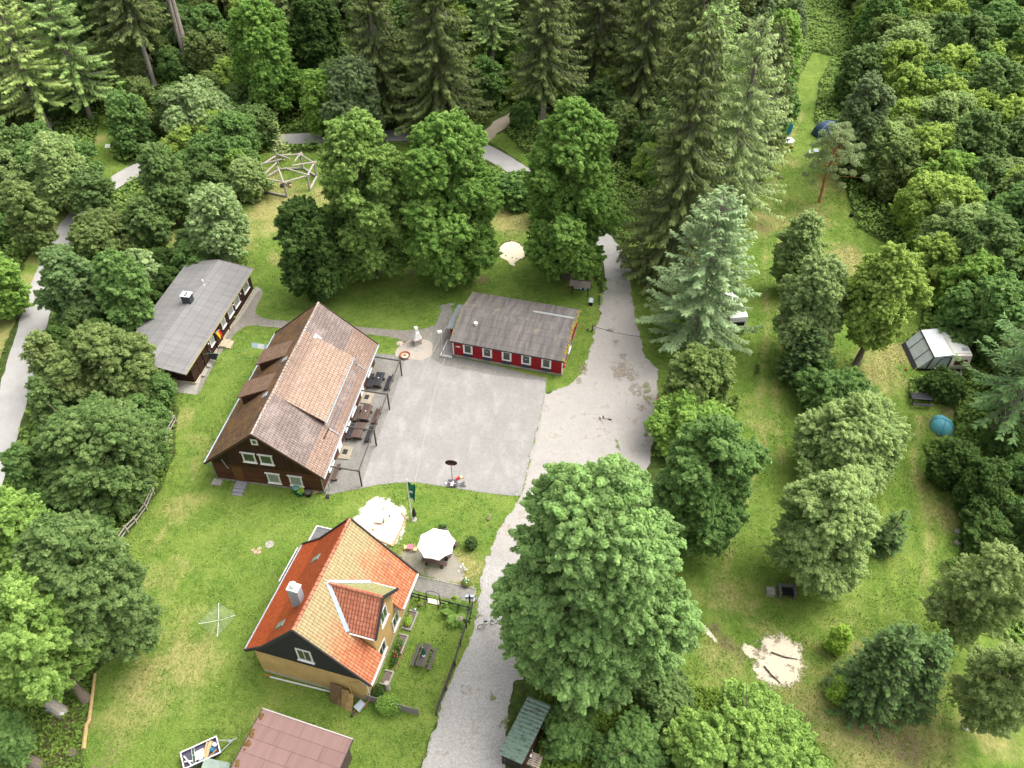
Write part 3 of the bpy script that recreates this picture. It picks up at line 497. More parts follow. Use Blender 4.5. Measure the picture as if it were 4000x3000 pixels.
def add_tree(name, kind, x, y, H, Rr, cb, label, group=None, crown=None, trunk=None, rz=None, sc=1.0):
    z = hz(x, y); cat = 'bush' if 'bush' in name else 'tree'
    t = thing(name, label, cat, (x, y, z - .03), RNG.uniform(0, 6.28) if rz is None else rz, group); t.scale = (sc, sc, sc)
    if crown is None: crown, trunk = make_tree(kind, H, Rr, cb)
    for nm, me in (('crown', crown), ('trunk', trunk)):
        if me is None: continue
        o = bpy.data.objects.new(nm, me); COL.objects.link(o); o.parent = t
    return t
def as_mesh(mb, mat, smooth=True):
    o = mb.build('tmp', mat, smooth=smooth); me = o.data; bpy.data.objects.remove(o); return me
CON = dict(fir=dict(wh=.48, nb=7, droop=.14, hang=.35, sl=.85, sw=.1, dens=2.0, shape=.6, upt=.45, thin=.06), spruce=dict(wh=.5, nb=8, droop=.36, hang=1.2, sl=1.0, sw=.13, dens=2.4, shape=.6, upt=.25, thin=.06), larch=dict(wh=.55, nb=7, droop=.24, hang=1.1, sl=1.0, sw=.08, dens=1.9, shape=.55, upt=.3, thin=.1),
 larch_y=dict(wh=.5, nb=7, droop=.16, hang=.6, sl=.85, sw=.08, dens=2.2, shape=.55, thin=.08), larch_g=dict(wh=.5, nb=7, droop=.16, hang=.6, sl=.85, sw=.08, dens=2.2, shape=.6, thin=.06), spruce_d=dict(wh=.2, nb=12, droop=.1, hang=.25, sl=.5, sw=.085, dens=2.2, shape=.55, upt=.6),
 fir_g=dict(wh=.6, nb=6, droop=.18, hang=.3, sl=.95, sw=.09, dens=1.4, shape=.6, thin=.1), fir_y=dict(wh=.3, nb=7, droop=0, hang=.1, sl=.4, sw=.05, dens=1.4, shape=.8, thin=.1))
THICK = False; LSF = 1.0
def make_tree(kind, H, Rr, cb):
    if kind in CON:
        cr, br = conifer_mesh(KM[kind], H, Rr, cb, **CON[kind]); r = .1 + H * .013
        br.tube([(0, 0, 0), (0, 0, H * .03), (0, 0, H * .5), (0, 0, H * .97)], [r * 1.4, r, r * .65, .03], 8)
        if cb > .1:
            for i in range(30):
                z = RNG.uniform(.1, 1) * H * cb; a = RNG.uniform(0, 6.28); L = RNG.uniform(.6, 2.2); br.tube([(0, 0, z), (math.cos(a) * L, math.sin(a) * L, z - .2 * L)], [.03, .008], 3, False)
        return cr, as_mesh(br, m_barkl)
    if kind in ('snag', 'snag2'):
        mb = MB(); r = .1 + H * .012; mb.tube([(0, 0, 0), (0, 0, H * .5), (0, 0, H)], [r * 1.2, r * .7, .05], 8)
        for i in range(60):
            z = RNG.uniform(.15, .95) * H; a = RNG.uniform(0, 6.28); L = RNG.uniform(.5, 1.8) * Rr / 1.5; mb.tube([(0, 0, z), (math.cos(a) * L, math.sin(a) * L, z - .25 * L)], [.03, .008], 3, False)
        cr = conifer_mesh(KM['spruce'], H, Rr, cb, **CON['spruce'])[0] if kind == 'snag2' else None
        return cr, as_mesh(mb, m_barkl)
    if kind == 'pine':
        tr = MB(); tr.tube([(0, 0, 0), (.25, 0, H * .35), (.1, .1, H * .7), (0, 0, H * .95)], [.2, .16, .1, .03], 8); P = []; N = []; Sz = []; va = []
        for i in range(64):
            z = H * (cb + (1 - cb) * (i + .5) / 64); t = (i + .5) / 64; a = i * 2.4; L = Rr * (1.05 - .75 * t ** 2) * RNG.uniform(.45, 1.05)
            if i < 5: L *= 1.5; z -= .8
            tip = Vector((math.cos(a) * L, math.sin(a) * L, z + .35 * L * (t - .2))); tr.tube([(0, 0, z - .3), tip], [.045, .012], 4, False); n = 300
            q = np.array(tip) + unit(n) * RNG.uniform(.1, 1, n)[:, None] ** .5 * [.62, .62, .34]; P.append(q); N.append(unit(n)); va.append(np.clip(RNG.normal(.5, .22, n), 0, 1))
        P = np.vstack(P); V, _ = leaf_quads(P, np.vstack(N), RNG.uniform(.08, .15, len(P)), .3); return leaf_mesh('crown', V, np.concatenate(va), KM['pine']), as_mesh(tr, m_barkp)
    ls, cl, dn, gp, rg = BP[kind]; ls *= LSF; cr = broad_mesh(KM[kind], H, Rr, cb, ls, cl if Rr > 2.2 else cl * .7, dn, gp, rg, wf=1.12 if kind in ('maple_l', 'maple_b') and cb < .06 else 1.0) if not THICK else broad_mesh(KM[kind], H, Rr, cb, ls * .95, cl * .72, dn * 1.1, .08, rg, bl=(.12, .27), nbx=16, wf=1.08, pw=RNG.uniform(.6, .8)); bm_ = m_barkb if kind == 'birch' else m_bark
    return cr, as_mesh(trunk_mb(H, .07 + H * .018 * (.6 if kind in ('birch', 'lime2') else 1) + (.2 if Rr > 6 else 0), cb, 7 if gp > .1 else 5, Rr), bm_)
TREES = [
('maple_tree', 'maple', 5.1, 29.2, 23.6, 6.9, 0.03, 'huge round green maple overhanging the gravel drive, the biggest crown of all'),
('maple_tree', 'maple_l', -16.4, 77.9, 20.9, 5.3, 0.03, 'light green maple on the lawn, leftmost of the three tall maples'),
('maple_tree', 'maple_b', -7.4, 78.0, 20.6, 5.8, 0.03, 'bright green maple in the middle of the lawn, right behind the brown house ridge'),
('maple_tree', 'maple_b', 6.4, 77.9, 22.1, 5.4, 0.03, 'tall bright green maple beside the gravel lane, spreading over the notice board'),
('hornbeam_tree', 'dark', -22.2, 73.4, 13.3, 3.8, 0.05, 'small dark green hornbeam standing alone on the lawn between washhouse and brown house'),
('whitebeam_tree', 'rust', 18.0, 56.1, 8.1, 3.5, 0.1, 'low tree tinged with rusty orange seed heads at the edge of the gravel yard'),
('lime_tree', 'lime', 16.8, 52.1, 5.3, 3.8, 0.1, 'fresh yellow green lime tree behind the orange container'),
('ash_tree', 'mid', 15.6, 40.9, 14.7, 4.2, 0.08, 'dense mid green tree touching the right side of the huge maple'),
('willow_tree', 'grey', 32.1, 75.2, 10.9, 2.6, 0.04, 'slim grey green willow, furthest back in the row on the camping meadow'),
('willow_tree', 'grey', 30.2, 64.1, 13.3, 3.8, 0.1, 'grey green willow growing over a dark little spruce'),
('alder_tree', 'yellow', 36.5, 63.0, 15.1, 3.6, 0.22, 'open crowned yellowish alder with a leaning dark trunk near the awning caravan'),
('hazel_bush', 'mid', 31.8, 56.7, 4.5, 3.9, 0.0, 'loose green hazel bush between the alder and the big willow'),
('willow_tree', 'grey', 30.6, 48.6, 8.0, 5.4, 0.05, 'broad grey green willow left of the black picnic table'),
('willow_tree', 'grey', 24.2, 37.0, 13.4, 4.1, 0.08, 'round grey green willow standing above the stone barbecue place'),
('maple_tree', 'ash', 16.1, 21.2, 6.1, 5.3, 0.05, 'young maple with yellow tipped leaves cut by the bottom edge'),
('maple_tree', 'bluish', -36.0, 46.1, 9.9, 5.6, 0.06, 'wide blue green maple beside the rail fence and the white bench table'),
('maple_tree', 'olive', -38.8, 56.3, 10.0, 4.6, 0.06, 'dull green maple growing against the front end of the washhouse'),
('maple_tree', 'bluish', -29.7, 30.4, 16.6, 3.9, 0.1, 'big dark maple over the lower lawn left of the rotary clothes dryer'),
('ash_tree', 'ash', -31.7, 26.5, 15.1, 3.6, 0.25, 'light green ash with feathery leaves above the peeled log'),
('ash_tree', 'ash', -38.8, 36.6, 12.0, 2.9, 0.2, 'bright ash crown at the left edge between two dark maples'),
('rowan_tree', 'rowan', -47.0, 69.1, 10.2, 3.3, 0.05, 'rowan with red berry clusters leaning over the country road'),
('rowan_tree', 'mid', -40.7, 67.6, 10.7, 2.5, 0.05, 'dense green tree hiding the back eave of the washhouse'),
('birch_tree', 'birch', -46.1, 58.9, 7.8, 1.9, 0.15, 'small pale birch standing right at the edge of the road'),
('alder_tree', 'bluish', -42.9, 52.5, 7.9, 1.9, 0.05, 'dark green alder between the road and the dull green maple'),
('hazel_bush', 'mid', -41.9, 44.6, 7.6, 1.8, 0.0, 'mid green hazel bush at the roadside where the road leaves on the left'),
('alder_tree', 'bluish', -52.3, 88.6, 7.7, 2.5, 0.1, 'young alder standing in the bend of the road and half covering it'),
('maple_tree', 'bluish', -43.1, 88.9, 11.2, 2.9, 0.05, 'dark conical maple above the bend of the road'),
('cherry_tree', 'flower', -34.3, 80.9, 10.4, 3.5, 0.08, 'light green tree with pale seed clusters at the corner behind the washhouse'),
('alder_tree', 'bluish', -44.9, 85.1, 5.9, 2.9, 0.0, 'dark alder bush on the inner side of the road bend'),
('alder_tree', 'olive', -49.9, 82.8, 4.8, 3.9, 0.05, 'olive green alder growing on the road verge below the bend'),
('hazel_bush', 'flower', -42.5, 74.9, 5.5, 2.4, 0.0, 'hazel bush with white flower heads behind the washhouse roof'),
('maple_tree', 'maple_b', -36.0, 117.1, 17.7, 5.3, 0.08, 'big bright green maple at the forest edge above the log pavilion'),
('maple_tree', 'dark', -29.4, 122.6, 14.7, 4.3, 0.1, 'dark green maple in the shade of the forest behind the bright one'),
('maple_tree', 'lime', -27.9, 111.4, 10.1, 2.4, 0.05, 'slender bright green sapling at the end of the back road'),
('maple_tree', 'greyd', -22.6, 110.8, 12.3, 4.7, 0.05, 'dull grey green maple between the sapling and the tall spruces'),
('elder_bush', 'flower', -44.6, 108.7, 9.4, 5.9, 0.0, 'large elder bush covered with cream flower heads on the slope'),
('hazel_bush', 'mid', -53.9, 107.3, 8.9, 2.9, 0.0, 'dark hazel bush right beside the grassy footpath'),
('larch_sapling', 'fir_y', -32.7, 105.2, 6.5, 1.6, 0.0, 'yellow green larch sapling standing behind the log pavilion'),
('willow_bush', 'grey', -34.9, 95.3, 5.5, 2.8, 0.0, 'round grey willow bush touching the log pavilion'),
('hazel_bush', 'mid', -41.3, 100.2, 5.7, 3.0, 0.0, 'green hazel bush below the big elder'),
('hazel_bush', 'bluish', -37.0, 109.0, 5.9, 3.2, 0.0, 'dark green bush between the elder and the back road'),
('alder_tree', 'olive', -57.4, 82.6, 10.0, 2.4, 0.05, 'olive alder left of the country road'),
('willow_tree', 'grey', -57.6, 92.6, 10.3, 4.0, 0.05, 'pale willow on the left side of the grassy footpath'),
('alder_tree', 'mid', -58.0, 98.1, 6.6, 2.5, 0.05, 'green alder where the footpath meets the road'),
('maple_tree', 'lime', -55.7, 70.5, 9.6, 2.3, 0.05, 'bright leaved maple cut by the left edge beside the road'),
('alder_tree', 'bluish', -67.1, 97.8, 10.0, 3.1, 0.05, 'dark alder under the larches at the left edge'),
('hazel_bush', 'mid', 0.5, 93.8, 4.1, 3.0, 0.0, 'cut green bush row between back road and sand pit'),
('hazel_bush', 'mid', 4.4, 89.9, 5.3, 1.9, 0.0, 'green bush between the bush row and the tall maple'),
('hazel_bush', 'mid', 1.4, 115.0, 3.4, 2.0, 0.0, 'green bush where the stony forest track vanishes behind the maples'),
('bird_cherry', 'lime', 40.8, 125.8, 13.0, 4.0, 0.1, 'bright green bird cherry behind the drooping larch'),
('alder_tree', 'mid', 38.4, 114.8, 7.9, 3.5, 0.05, 'green alder left of the narrow grass track'),
('alder_tree', 'greyd', 39.9, 140.2, 12.0, 4.8, 0.1, 'grey green tree at the top edge left of the grass track'),
('alder_tree', 'greyd', 46.1, 137.6, 10.2, 2.5, 0.05, 'grey green alder where the track vanishes in the wood'),
('alder_tree', 'bluish', 53.1, 122.2, 8.9, 3.7, 0.05, 'dark alder on the right side where the track narrows'),
('willow_tree', 'greyd', 46.8, 102.2, 13.8, 3.7, 0.05, 'big grey willow behind the dark blue tent'),
('hazel_bush', 'dark', 40.1, 47.5, 4.8, 1.9, 0.0, 'dense green bush just below the turquoise tent'),
('hazel_bush', 'dark', 41.3, 44.5, 6.1, 2.2, 0.0, 'dark green bush at the right edge beside the meadow path'),
('hazel_bush', 'dark', 40.7, 41.1, 2.6, 2.3, 0.0, 'low dark bush with pale stones in front at the right edge'),
('hazel_bush', 'dark', 43.8, 58.8, 2.3, 2.0, 0.0, 'low green bush between the awning caravan and the black picnic table'),
('birch_tree', 'birch', 34.2, 31.3, 12.4, 2.9, 0.12, 'thin leaved birch with a white forked trunk at the right edge'),
('birch_tree', 'birch', 33.2, 24.6, 11.3, 2.7, 0.15, 'loose birch at the lower right edge behind the broad spruce'),
('maple_sapling', 'lime2', 25.2, 30.6, 3.4, 0.8, 0.0, 'yellow green sapling, the upper one left of the broad spruce'),
('maple_sapling', 'lime2', 24.2, 26.7, 2.9, 0.7, 0.0, 'yellow green sapling, the lower one left of the broad spruce'),
('hazel_bush', 'bluish', 11.2, 26.0, 3.7, 2.1, 0.0, 'blue green bush under the right foot of the huge maple'),
('hazel_bush', 'mid', 4.0, 23.8, 2.5, 2.1, 0.0, 'bright green bramble bush right beside the corrugated shelter'),
('hazel_bush', 'mid', 8.6, 22.3, 3.0, 2.6, 0.0, 'mid green bush at the bottom edge right of the pallets'),
('willow_bush', 'grey', 17.7, 21.4, 3.6, 3.1, 0.0, 'greyish bush at the bottom edge under the young maple'),
('maple_tree', 'mid', -34.6, 22.4, 6.3, 1.5, 0.1, 'light maple crown in the bottom left corner'),
('fir_tree', 'fir', 19.8, 66.8, 19.1, 7.0, 0.06, 'blue green douglas fir with drooping arms beside the gravel lane'),
('spruce_tree', 'spruce', 18.4, 77.9, 31.0, 7.0, 0.06, 'giant dark spruce standing directly behind the gravel lane'),
('larch_tree', 'larch', 27.3, 90.6, 26.0, 7.2, 0.12, 'pale green larch with long drooping boughs next to the giant spruce'),
('spruce_tree', 'spruce', -10.5, 112.4, 30.0, 8.0, 0.08, 'tall spruce with drooping boughs behind the middle lawn maple'),
('spruce_tree', 'spruce', 4.4, 111.1, 27.0, 6.5, 0.35, 'tall spruce with a long bare grey trunk beside the back road'),
('spruce_tree', 'spruce', -19.6, 115.6, 28.0, 6.2, 0.12, 'dense spruce behind the back road left of the tallest one'),
('spruce_tree', 'spruce', 12.8, 121.2, 27.0, 6.0, 0.15, 'spruce on the slope right of the exposed roots'),
('spruce_tree', 'spruce', -56.0, 123.6, 24.0, 6.0, 0.4, 'spruce with a leaning bare trunk standing above the elder bush'),
('larch_tree', 'larch_y', -68.5, 112.1, 21.0, 7.0, 0.25, 'yellowish larch at the left edge, nearest to the road'),
('larch_tree', 'larch_g', -64.2, 116.7, 21.0, 7.0, 0.2, 'green larch beside the grassy footpath'),
('dead_tree', 'snag', -51.2, 127.9, 24.0, 1.2, 0.5, 'bare dead conifer trunk on the slope left of the bright maple'),
('spruce_tree', 'snag2', -52.3, 129.1, 24.0, 3.0, 0.6, 'half bare spruce right beside the dead trunk'),
('spruce_tree', 'spruce_d', 29.7, 60.7, 7.7, 2.7, 0.0, 'dark little spruce under the grey willow'),
('spruce_tree', 'spruce_d', 32.0, 39.9, 5.8, 1.4, 0.0, 'dark narrow spruce behind the round willow'),
('spruce_tree', 'spruce_d', 26.1, 26.5, 11.3, 2.7, 0.0, 'broad dark spruce on the meadow in the lower right, left half of the pair'),
('spruce_tree', 'spruce_d', 28.9, 26.7, 9.8, 2.3, 0.0, 'broad dark spruce on the meadow in the lower right, right half of the pair'),
('fir_tree', 'fir_g', 47.2, 53.2, 21.0, 6.4, 0.2, 'wide armed fir with a leaning grey trunk between caravan and turquoise tent'),
('fir_tree', 'fir_g', 51.2, 55.5, 17.0, 6.0, 0.15, 'dark fir cut by the right edge behind the wide armed one'),
('pine_tree', 'pine', 40.9, 94.3, 10.5, 3.5, 0.45, 'solitary scots pine with an orange trunk on the meadow')]
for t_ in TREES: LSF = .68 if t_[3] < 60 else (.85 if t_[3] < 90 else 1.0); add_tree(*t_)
LSF = 1.0
# ---- trees of the wood that nothing tells apart: shared meshes
POOL = {}; THICK = True
def pool(kind, n, H, Rr, cb): POOL[kind] = [(H, Rr) + make_tree(kind, H * RNG.uniform(.9, 1.1), Rr * RNG.uniform(.9, 1.1), cb) for _ in range(n)]
for k_, n_, H_, R_, c_ in (('grey', 3, 8, 3.8, .02), ('bluish', 2, 8.6, 3.8, .02), ('yellow', 2, 7.6, 3.6, .02), ('mid', 3, 8.2, 3.8, .02), ('spruce', 3, 25, 5.8, .16), ('larch_g', 1, 22, 5, .3), ('olive', 2, 8, 3, .03), ('dark', 2, 9, 3.6, .05), ('lime', 1, 7, 2.8, .03)): pool(k_, n_, H_, R_, c_)
roadmesh = [bpy.data.objects['country_road'], bpy.data.objects['forest_track']]
rc = np.vstack([np.array([tuple(v.co) for v in o.data.vertices])[:, :2] for o in roadmesh]); rc = rc[3::7]
def road_dist(x, y):
    m = np.full(len(x), 1e9)
    for a, b in rc: m = np.minimum(m, (x - a) ** 2 + (y - b) ** 2)
    return np.sqrt(m)
def not_road(x, y): return road_dist(x, y) > 2.1
placed = [(t_[2], t_[3], t_[5] * (.8 if t_[1] in BP else .45)) for t_ in TREES]
LOOK = dict(grey='grey green', bluish='deep green', yellow='yellow green', mid='mid green', olive='olive green', dark='dark green', lime='bright green', spruce='dense drooping', larch_g='light feathery')
def relabel(k, x, y, label, group):
    if 'thicket' in group: z = 'near the awning caravan' if y < 78 else ('beside the upper meadow' if x < 68 and y < 115 else ('on the slope at the right edge' if y < 115 else 'in the upper right corner')); l_ = f'{LOOK[k]} bushy tree in the closed thicket {z}'
    elif 'slope' in group or 'undergrowth' in group:
        z = 'at the upper left' if x < -40 else ('above the log pavilion' if x < -18 else ('behind the lawn maples' if x < 8 else 'behind the giant spruce')); l_ = f"{LOOK[k]} {'conifer' if k in CON else 'shrub'} on the wooded slope {z}"
    elif 'shrubs along' in group: l_ = f"{LOOK[k]} shrub between the road and the {'washhouse' if y > 55 else 'lower lawn'}"
    elif 'left of the country' in group: l_ = f"{LOOK[k]} bushy tree left of the road {'in the upper left corner' if y > 95 else 'at the left edge'}"
    else: return label, group
    return l_, l_ + 's'
def fill(name, kinds, poly, n, smin, smax, label, group, sep=3.4, clear=2.0, seed=1, rd=3.0):
    g = np.random.default_rng(seed); P = np.array([p[:2] for p in poly]); lo, hi = P.min(0), P.max(0); c = 0; tries = 0; cand = g.uniform(lo, hi, (n * 40, 2)); ok = (inpoly(cand[:, 0], cand[:, 1], poly) > 0) & (mask_at(cand[:, 0], cand[:, 1]) < -clear); cand = cand[ok & (road_dist(cand[:, 0], cand[:, 1]) > rd)]
    for x, y in cand:
        if c >= n: break
        if any((x - a) ** 2 + (y - b) ** 2 < (r_ * .5 + sep * .6) ** 2 if r_ > 0 else (x - a) ** 2 + (y - b) ** 2 < sep ** 2 for a, b, r_ in placed): continue
        k = kinds[g.integers(len(kinds))]; H, Rr, cr, tk = POOL[k][g.integers(len(POOL[k]))]; add_tree(name, k, float(x), float(y), H, Rr, 0, *relabel(k, x, y, label, group), cr, tk, g.uniform(0, 6.28), g.uniform(smin, smax)); placed.append((x, y, -1)); c += 1
    return c
n1 = fill('alder_tree', ['grey', 'bluish', 'yellow', 'mid', 'olive', 'yellow', 'mid', 'lime', 'yellow'], [Vector(p + (0,)) for p in [(50, 58), (50, 66), (47, 72), (50, 85), (46, 97), (54, 112), (58, 120), (61, 135), (66, 170), (120, 170), (120, 95), (78, 60), (60, 52)]], 290, .9, 1.35, 'bushy alder or willow in the closed thicket right of the camping meadow', 'trees of the closed thicket right of the camping meadow', 3.5, .2, 3)
n2 = fill('spruce_tree', ['spruce', 'spruce', 'larch_g'], [Vector(p + (0,)) for p in [(-85, 122), (-40, 124), (-25, 119), (12, 119), (20, 110), (24, 96), (35, 100), (36, 150), (-110, 150), (-105, 110)]], 34, .8, 1.15, 'tall spruce of the dark wood behind the back road', 'tall spruces of the wood on the slope', 8.0, 2, 4)
n3 = fill('wood_shrub', ['mid', 'bluish', 'olive', 'mid', 'yellow', 'lime'], [Vector(p + (0,)) for p in [(-60, 116), (-45, 101), (-38, 96), (-20, 117), (12, 119), (16, 100), (22, 96), (38, 105), (42, 150), (-90, 150), (-80, 112)]], 260, .42, 1.0, 'leafy shrub in the undergrowth of the slope behind the back road', 'shrubs in the undergrowth of the wood', 2.9, 1.0, 5)
n4 = fill('alder_tree', ['grey', 'bluish', 'mid', 'mid'], [Vector(p + (0,)) for p in [(-58, 66), (-52, 80), (-56, 100), (-68, 116), (-110, 130), (-110, 60), (-75, 50)]], 60, .7, 1.1, 'bushy tree in the wood left of the country road', 'trees left of the country road', 4.2, .8, 6, 5.0)
n5 = fill('wood_shrub', ['bluish', 'mid', 'dark'], [Vector(p + (0,)) for p in [(-40, 84), (-46, 74), (-47, 60), (-43, 50), (-38, 36), (-30, 31), (-29, 40), (-31, 50), (-38, 62), (-41, 72), (-33, 83), (-28, 90), (-32, 98), (-50, 110), (-56, 108), (-46, 92)]], 60, .35, .6, 'leafy shrub in the strip between the country road and the buildings', 'shrubs along the country road', 2.6, .3, 7, 4.6)
n6 = fill('alder_tree', ['bluish', 'greyd' if 'greyd' in POOL else 'grey', 'mid'], [Vector(p + (0,)) for p in [(38, 110), (46, 122), (47, 165), (30, 165), (34, 118)]], 30, .8, 1.2, 'bushy tree in the wood left of the narrow grass track', 'trees left of the narrow grass track', 4, 3.0, 8)
n7 = fill('wood_shrub', ['dark', 'mid'], [Vector(p + (0,)) for p in [(47, 58), (44, 52), (41, 44), (42, 33), (60, 33), (64, 58)]], 22, .3, .6, 'low leafy shrub under the firs at the right edge', 'shrubs under the firs at the right edge', 2.6, .5, 9)
print('fill', n1, n2, n3, n4, n5, n6, n7)
# ---- ground cover: one object
def cover(name, label, mat, n, region, size, hmax, seed, exc=0.15, cat='undergrowth'):
    g = np.random.default_rng(seed); P = np.array([p[:2] for p in region]); lo, hi = P.min(0), P.max(0); c = g.uniform(lo, hi, (int(n * 3.2), 2)); ok = (inpoly(c[:, 0], c[:, 1], [Vector((p[0], p[1], 0)) for p in region]) > 0) & (mask_at(c[:, 0], c[:, 1]) < -exc)
    for P_ in ROADPOLY: ok &= P_(c[:, 0], c[:, 1])
    c = c[ok][:n]; k = len(c); cell = np.sin(c[:, 0] * 1.3 + 2 * np.sin(c[:, 1] * .7)) * np.cos(c[:, 1] * 1.1 + np.sin(c[:, 0] * .9)) * .5 + .5; hh = hmax * (.25 + .75 * cell) * g.uniform(0, 1, k) ** .6
    p = np.stack([c[:, 0], c[:, 1], hfun(c[:, 0], c[:, 1]) + hh + .02], 1); V, _ = leaf_quads(p, unit(k) * .7 + [0, 0, 1], size * g.uniform(.5, 1.1, k)); me = leaf_mesh(name, V, np.clip(g.normal(.3, .2, k) + hh / hmax * .3, 0, 1), mat)
    o = bpy.data.objects.new(name, me); COL.objects.link(o); return tag(o, label, cat, kind='stuff')
yard = ovp([(1178, 852), (1262, 800), (1292, 690), (1330, 550), (1352, 560), (1372, 690), (1425, 800), (1415, 960), (1390, 1060), (1240, 1350), (1165, 1480), (1165, 1640), (1080, 1800), (880, 1800), (912, 1655), (1044, 1230), (1125, 1074)])
def not_yard(x, y): return inpoly(x, y, yard) < 0
ROADPOLY = [not_road, not_yard]
cover('undergrowth', 'dense leafy undergrowth and brambles covering the floor of the wood', leafm('undergrowth_leaves', '#3f6024', '#9bb55e'), 230000, [(-75, 45), (-110, 165), (125, 165), (125, 90), (62, 28), (38, 16), (38, 50), (-38, 50)], .3, 1.2, 21)
cover('bramble_thicket', 'bright green brambles and nettles spreading right of the corrugated shelter', leafm('bramble_leaves', '#35521a', '#93b048'), 30000, [(2, 15), (0, 27), (10, 31), (16, 27), (24, 24), (30, 15)], .17, .7, 22, cat='brambles')
cover('nettle_bed', 'nettles and ground cover under the maples in the lower left corner', leafm('nettle_leaves', '#33501c', '#8aa646'), 34000, [(-48, 15), (-48, 50), (-26, 50), (-21, 36), (-19, 15)], .17, .6, 23, .05, 'nettles')

cover('fern_bed', 'leafy ground cover under the firs along the right edge of the meadow', leafm('fern_bed_leaves', '#35521f', '#86a44e'), 50000, [(37, 22), (37, 60), (46, 64), (66, 64), (66, 40), (46, 22)], .15, .6, 24, .1, 'ground cover')
# ---- grass tufts on the mown lawns
g = np.random.default_rng(31); c = np.stack([g.uniform(-62, 62, 600000), 16 + 105 * g.uniform(0, 1, 600000) ** 1.35], 1); mk_ = mask_at(c[:, 0], c[:, 1]); c = c[(mk_ > -.4) & (np.abs(c[:, 0]) < c[:, 1] * .42 + 22)]
for P in SHEETS: c = c[inpoly(c[:, 0], c[:, 1], P) < .12]
c = c[road_dist(c[:, 0], c[:, 1]) > 1.9][:190000]; k = len(c); cl_ = np.sin(c[:, 0] * .9 + np.sin(c[:, 1] * .6) * 2) * np.sin(c[:, 1] * .8 + 1) * .5 + .5
D = unit(k) * .8 + [0, 0, .75]; D /= np.linalg.norm(D, axis=1, keepdims=True); V = spray(np.stack([c[:, 0], c[:, 1], hfun(c[:, 0], c[:, 1]) - .01], 1), D, g.uniform(.09, .2, k) * (.7 + .6 * cl_), g.uniform(.025, .055, k))
s_ = NT('grass_blades'); at = s_.n('ShaderNodeAttribute', attribute_name='var'); n1 = s_.noise(s_.coord(), .35, 6, .65)
cg_ = s_.ramp(at.outputs['Fac'], [(0, lin('#4c6628')), (.5, lin('#688035')), (1, lin('#889a4e'))]); cg_ = s_.mix(s_.ramp(n1, [(.42, (0, 0, 0)), (.66, (.8, .8, .8))]), cg_, lin('#92944f')); s_.out(cg_, .7, .2)
me = leaf_mesh('grass', V, g.uniform(0, 1, k), s_.m); o = bpy.data.objects.new('grass', me); COL.objects.link(o); tag(o, 'short grass tufts of the mown lawns and the meadow', 'grass', kind='stuff')

# ================================================================ BUILDINGS
m_white = plain('white_paint', '#dedcd6', 0.05, 8, 0.5, 0.4, bump=0.05)
m_glass = NT('window_glass').out(lin('#39423c'), 0.08, 0.9)
m_curtain = plain('curtained_glass', '#8d938c', 0.15, 5, 0.15, 0.7)
m_dark = plain('dark_opening', '#1d1b19', 0.2, 5, 0.6, 0.3)
m_zinc = plain('zinc', '#8f979c', 0.15, 5, 0.4, 0.5, 0.5)
m_zincl = plain('pale_zinc', '#a9b4bd', 0.12, 4, 0.45, 0.5, 0.3)
m_cream = plain('cream_plinth', '#bdb49c', 0.18, 2.5, 0.85)
m_plinth = plain('grey_plinth', '#99958b', 0.2, 2.5, 0.85)
m_slate = plain('black_slate_cladding', '#2e2f31', 0.25, 12, 0.7, 0.3)
m_bargeb = plain('dark_verge', '#3c3a39', 0.3, 9, 0.8)
m_yb = boards('yellow_boards', '#cba86c', '#d2b077', 0.2, True, 0.12, 0.72)
m_bb = boards('brown_boards_vertical', '#35241a', '#4a3123', 0.16, True, 0.45)
m_bh = boards('brown_boards_horizontal', '#54362a', '#6a4532', 0.14, False, 0.45)
m_wb = boards('washhouse_boards', '#3a2620', '#4c322a', 0.12, False, 0.4)
m_rb = boards('red_boards', '#8d1c22', '#9b2329', 0.13, False, 0.18, 0.7)
m_tw = tiles('orange_roof_tiles', '#b4512a', '#c25e32', None, row=.36, wid=.24, moss='#8b5a35', mossf=(.62, .85))
m_te = tiles('weathered_roof_tiles', '#c06e4b', '#cc8662', None, (0.46, 0.6), '#a09c74', .36, .24, '#b4492a', (0.66, 0.72), pscale=.22)
m_td = tiles('dormer_roof_tiles', '#b56e54', '#c6866b', None, row=.34, wid=.24, moss='#a05038', mossf=(.5, .8))
m_tdn = tiles('mossy_roof_tiles', '#9ca06b', '#a9a777', '#b87a52', (0.5, 0.62), None, .34, .24)
m_be = tiles('pink_brown_roof_tiles', '#8e776a', '#9b8474', '#836d61', (0.5, 0.55), None, .36, .24, '#a57860', (0.6, 0.68), pscale=.16)
m_bed = tiles('pinkish_dormer_tiles', '#99816f', '#a58d7c', None, row=.4, wid=.26, moss='#7b5d4c', mossf=(.6, .8))
m_bw = tiles('brown_mossy_roof_tiles', '#604a3c', '#806450', '#8c6838', (0.45, 0.6), None, .34, .22, '#ad7a54', (0.6, 0.66), pscale=.6)
m_bwd = tiles('brown_dormer_tiles', '#7d6250', '#8d715e', None, row=.32, wid=.24, moss='#8a7434', mossf=(.6, .72))
m_ridge = tiles('ridge_tiles', '#a5543a', '#b4684a', '#b9a68c', (.4, .7), None, .4, .4)
m_ridgeb = tiles('brown_ridge_tiles', '#8a746a', '#9a8579', '#c1b8ac', (.4, .6), None, .4, .4)
m_moss = plain('moss', '#8a7c3c', 0.35, 9, 0.95, 0.05, bump=1.0)

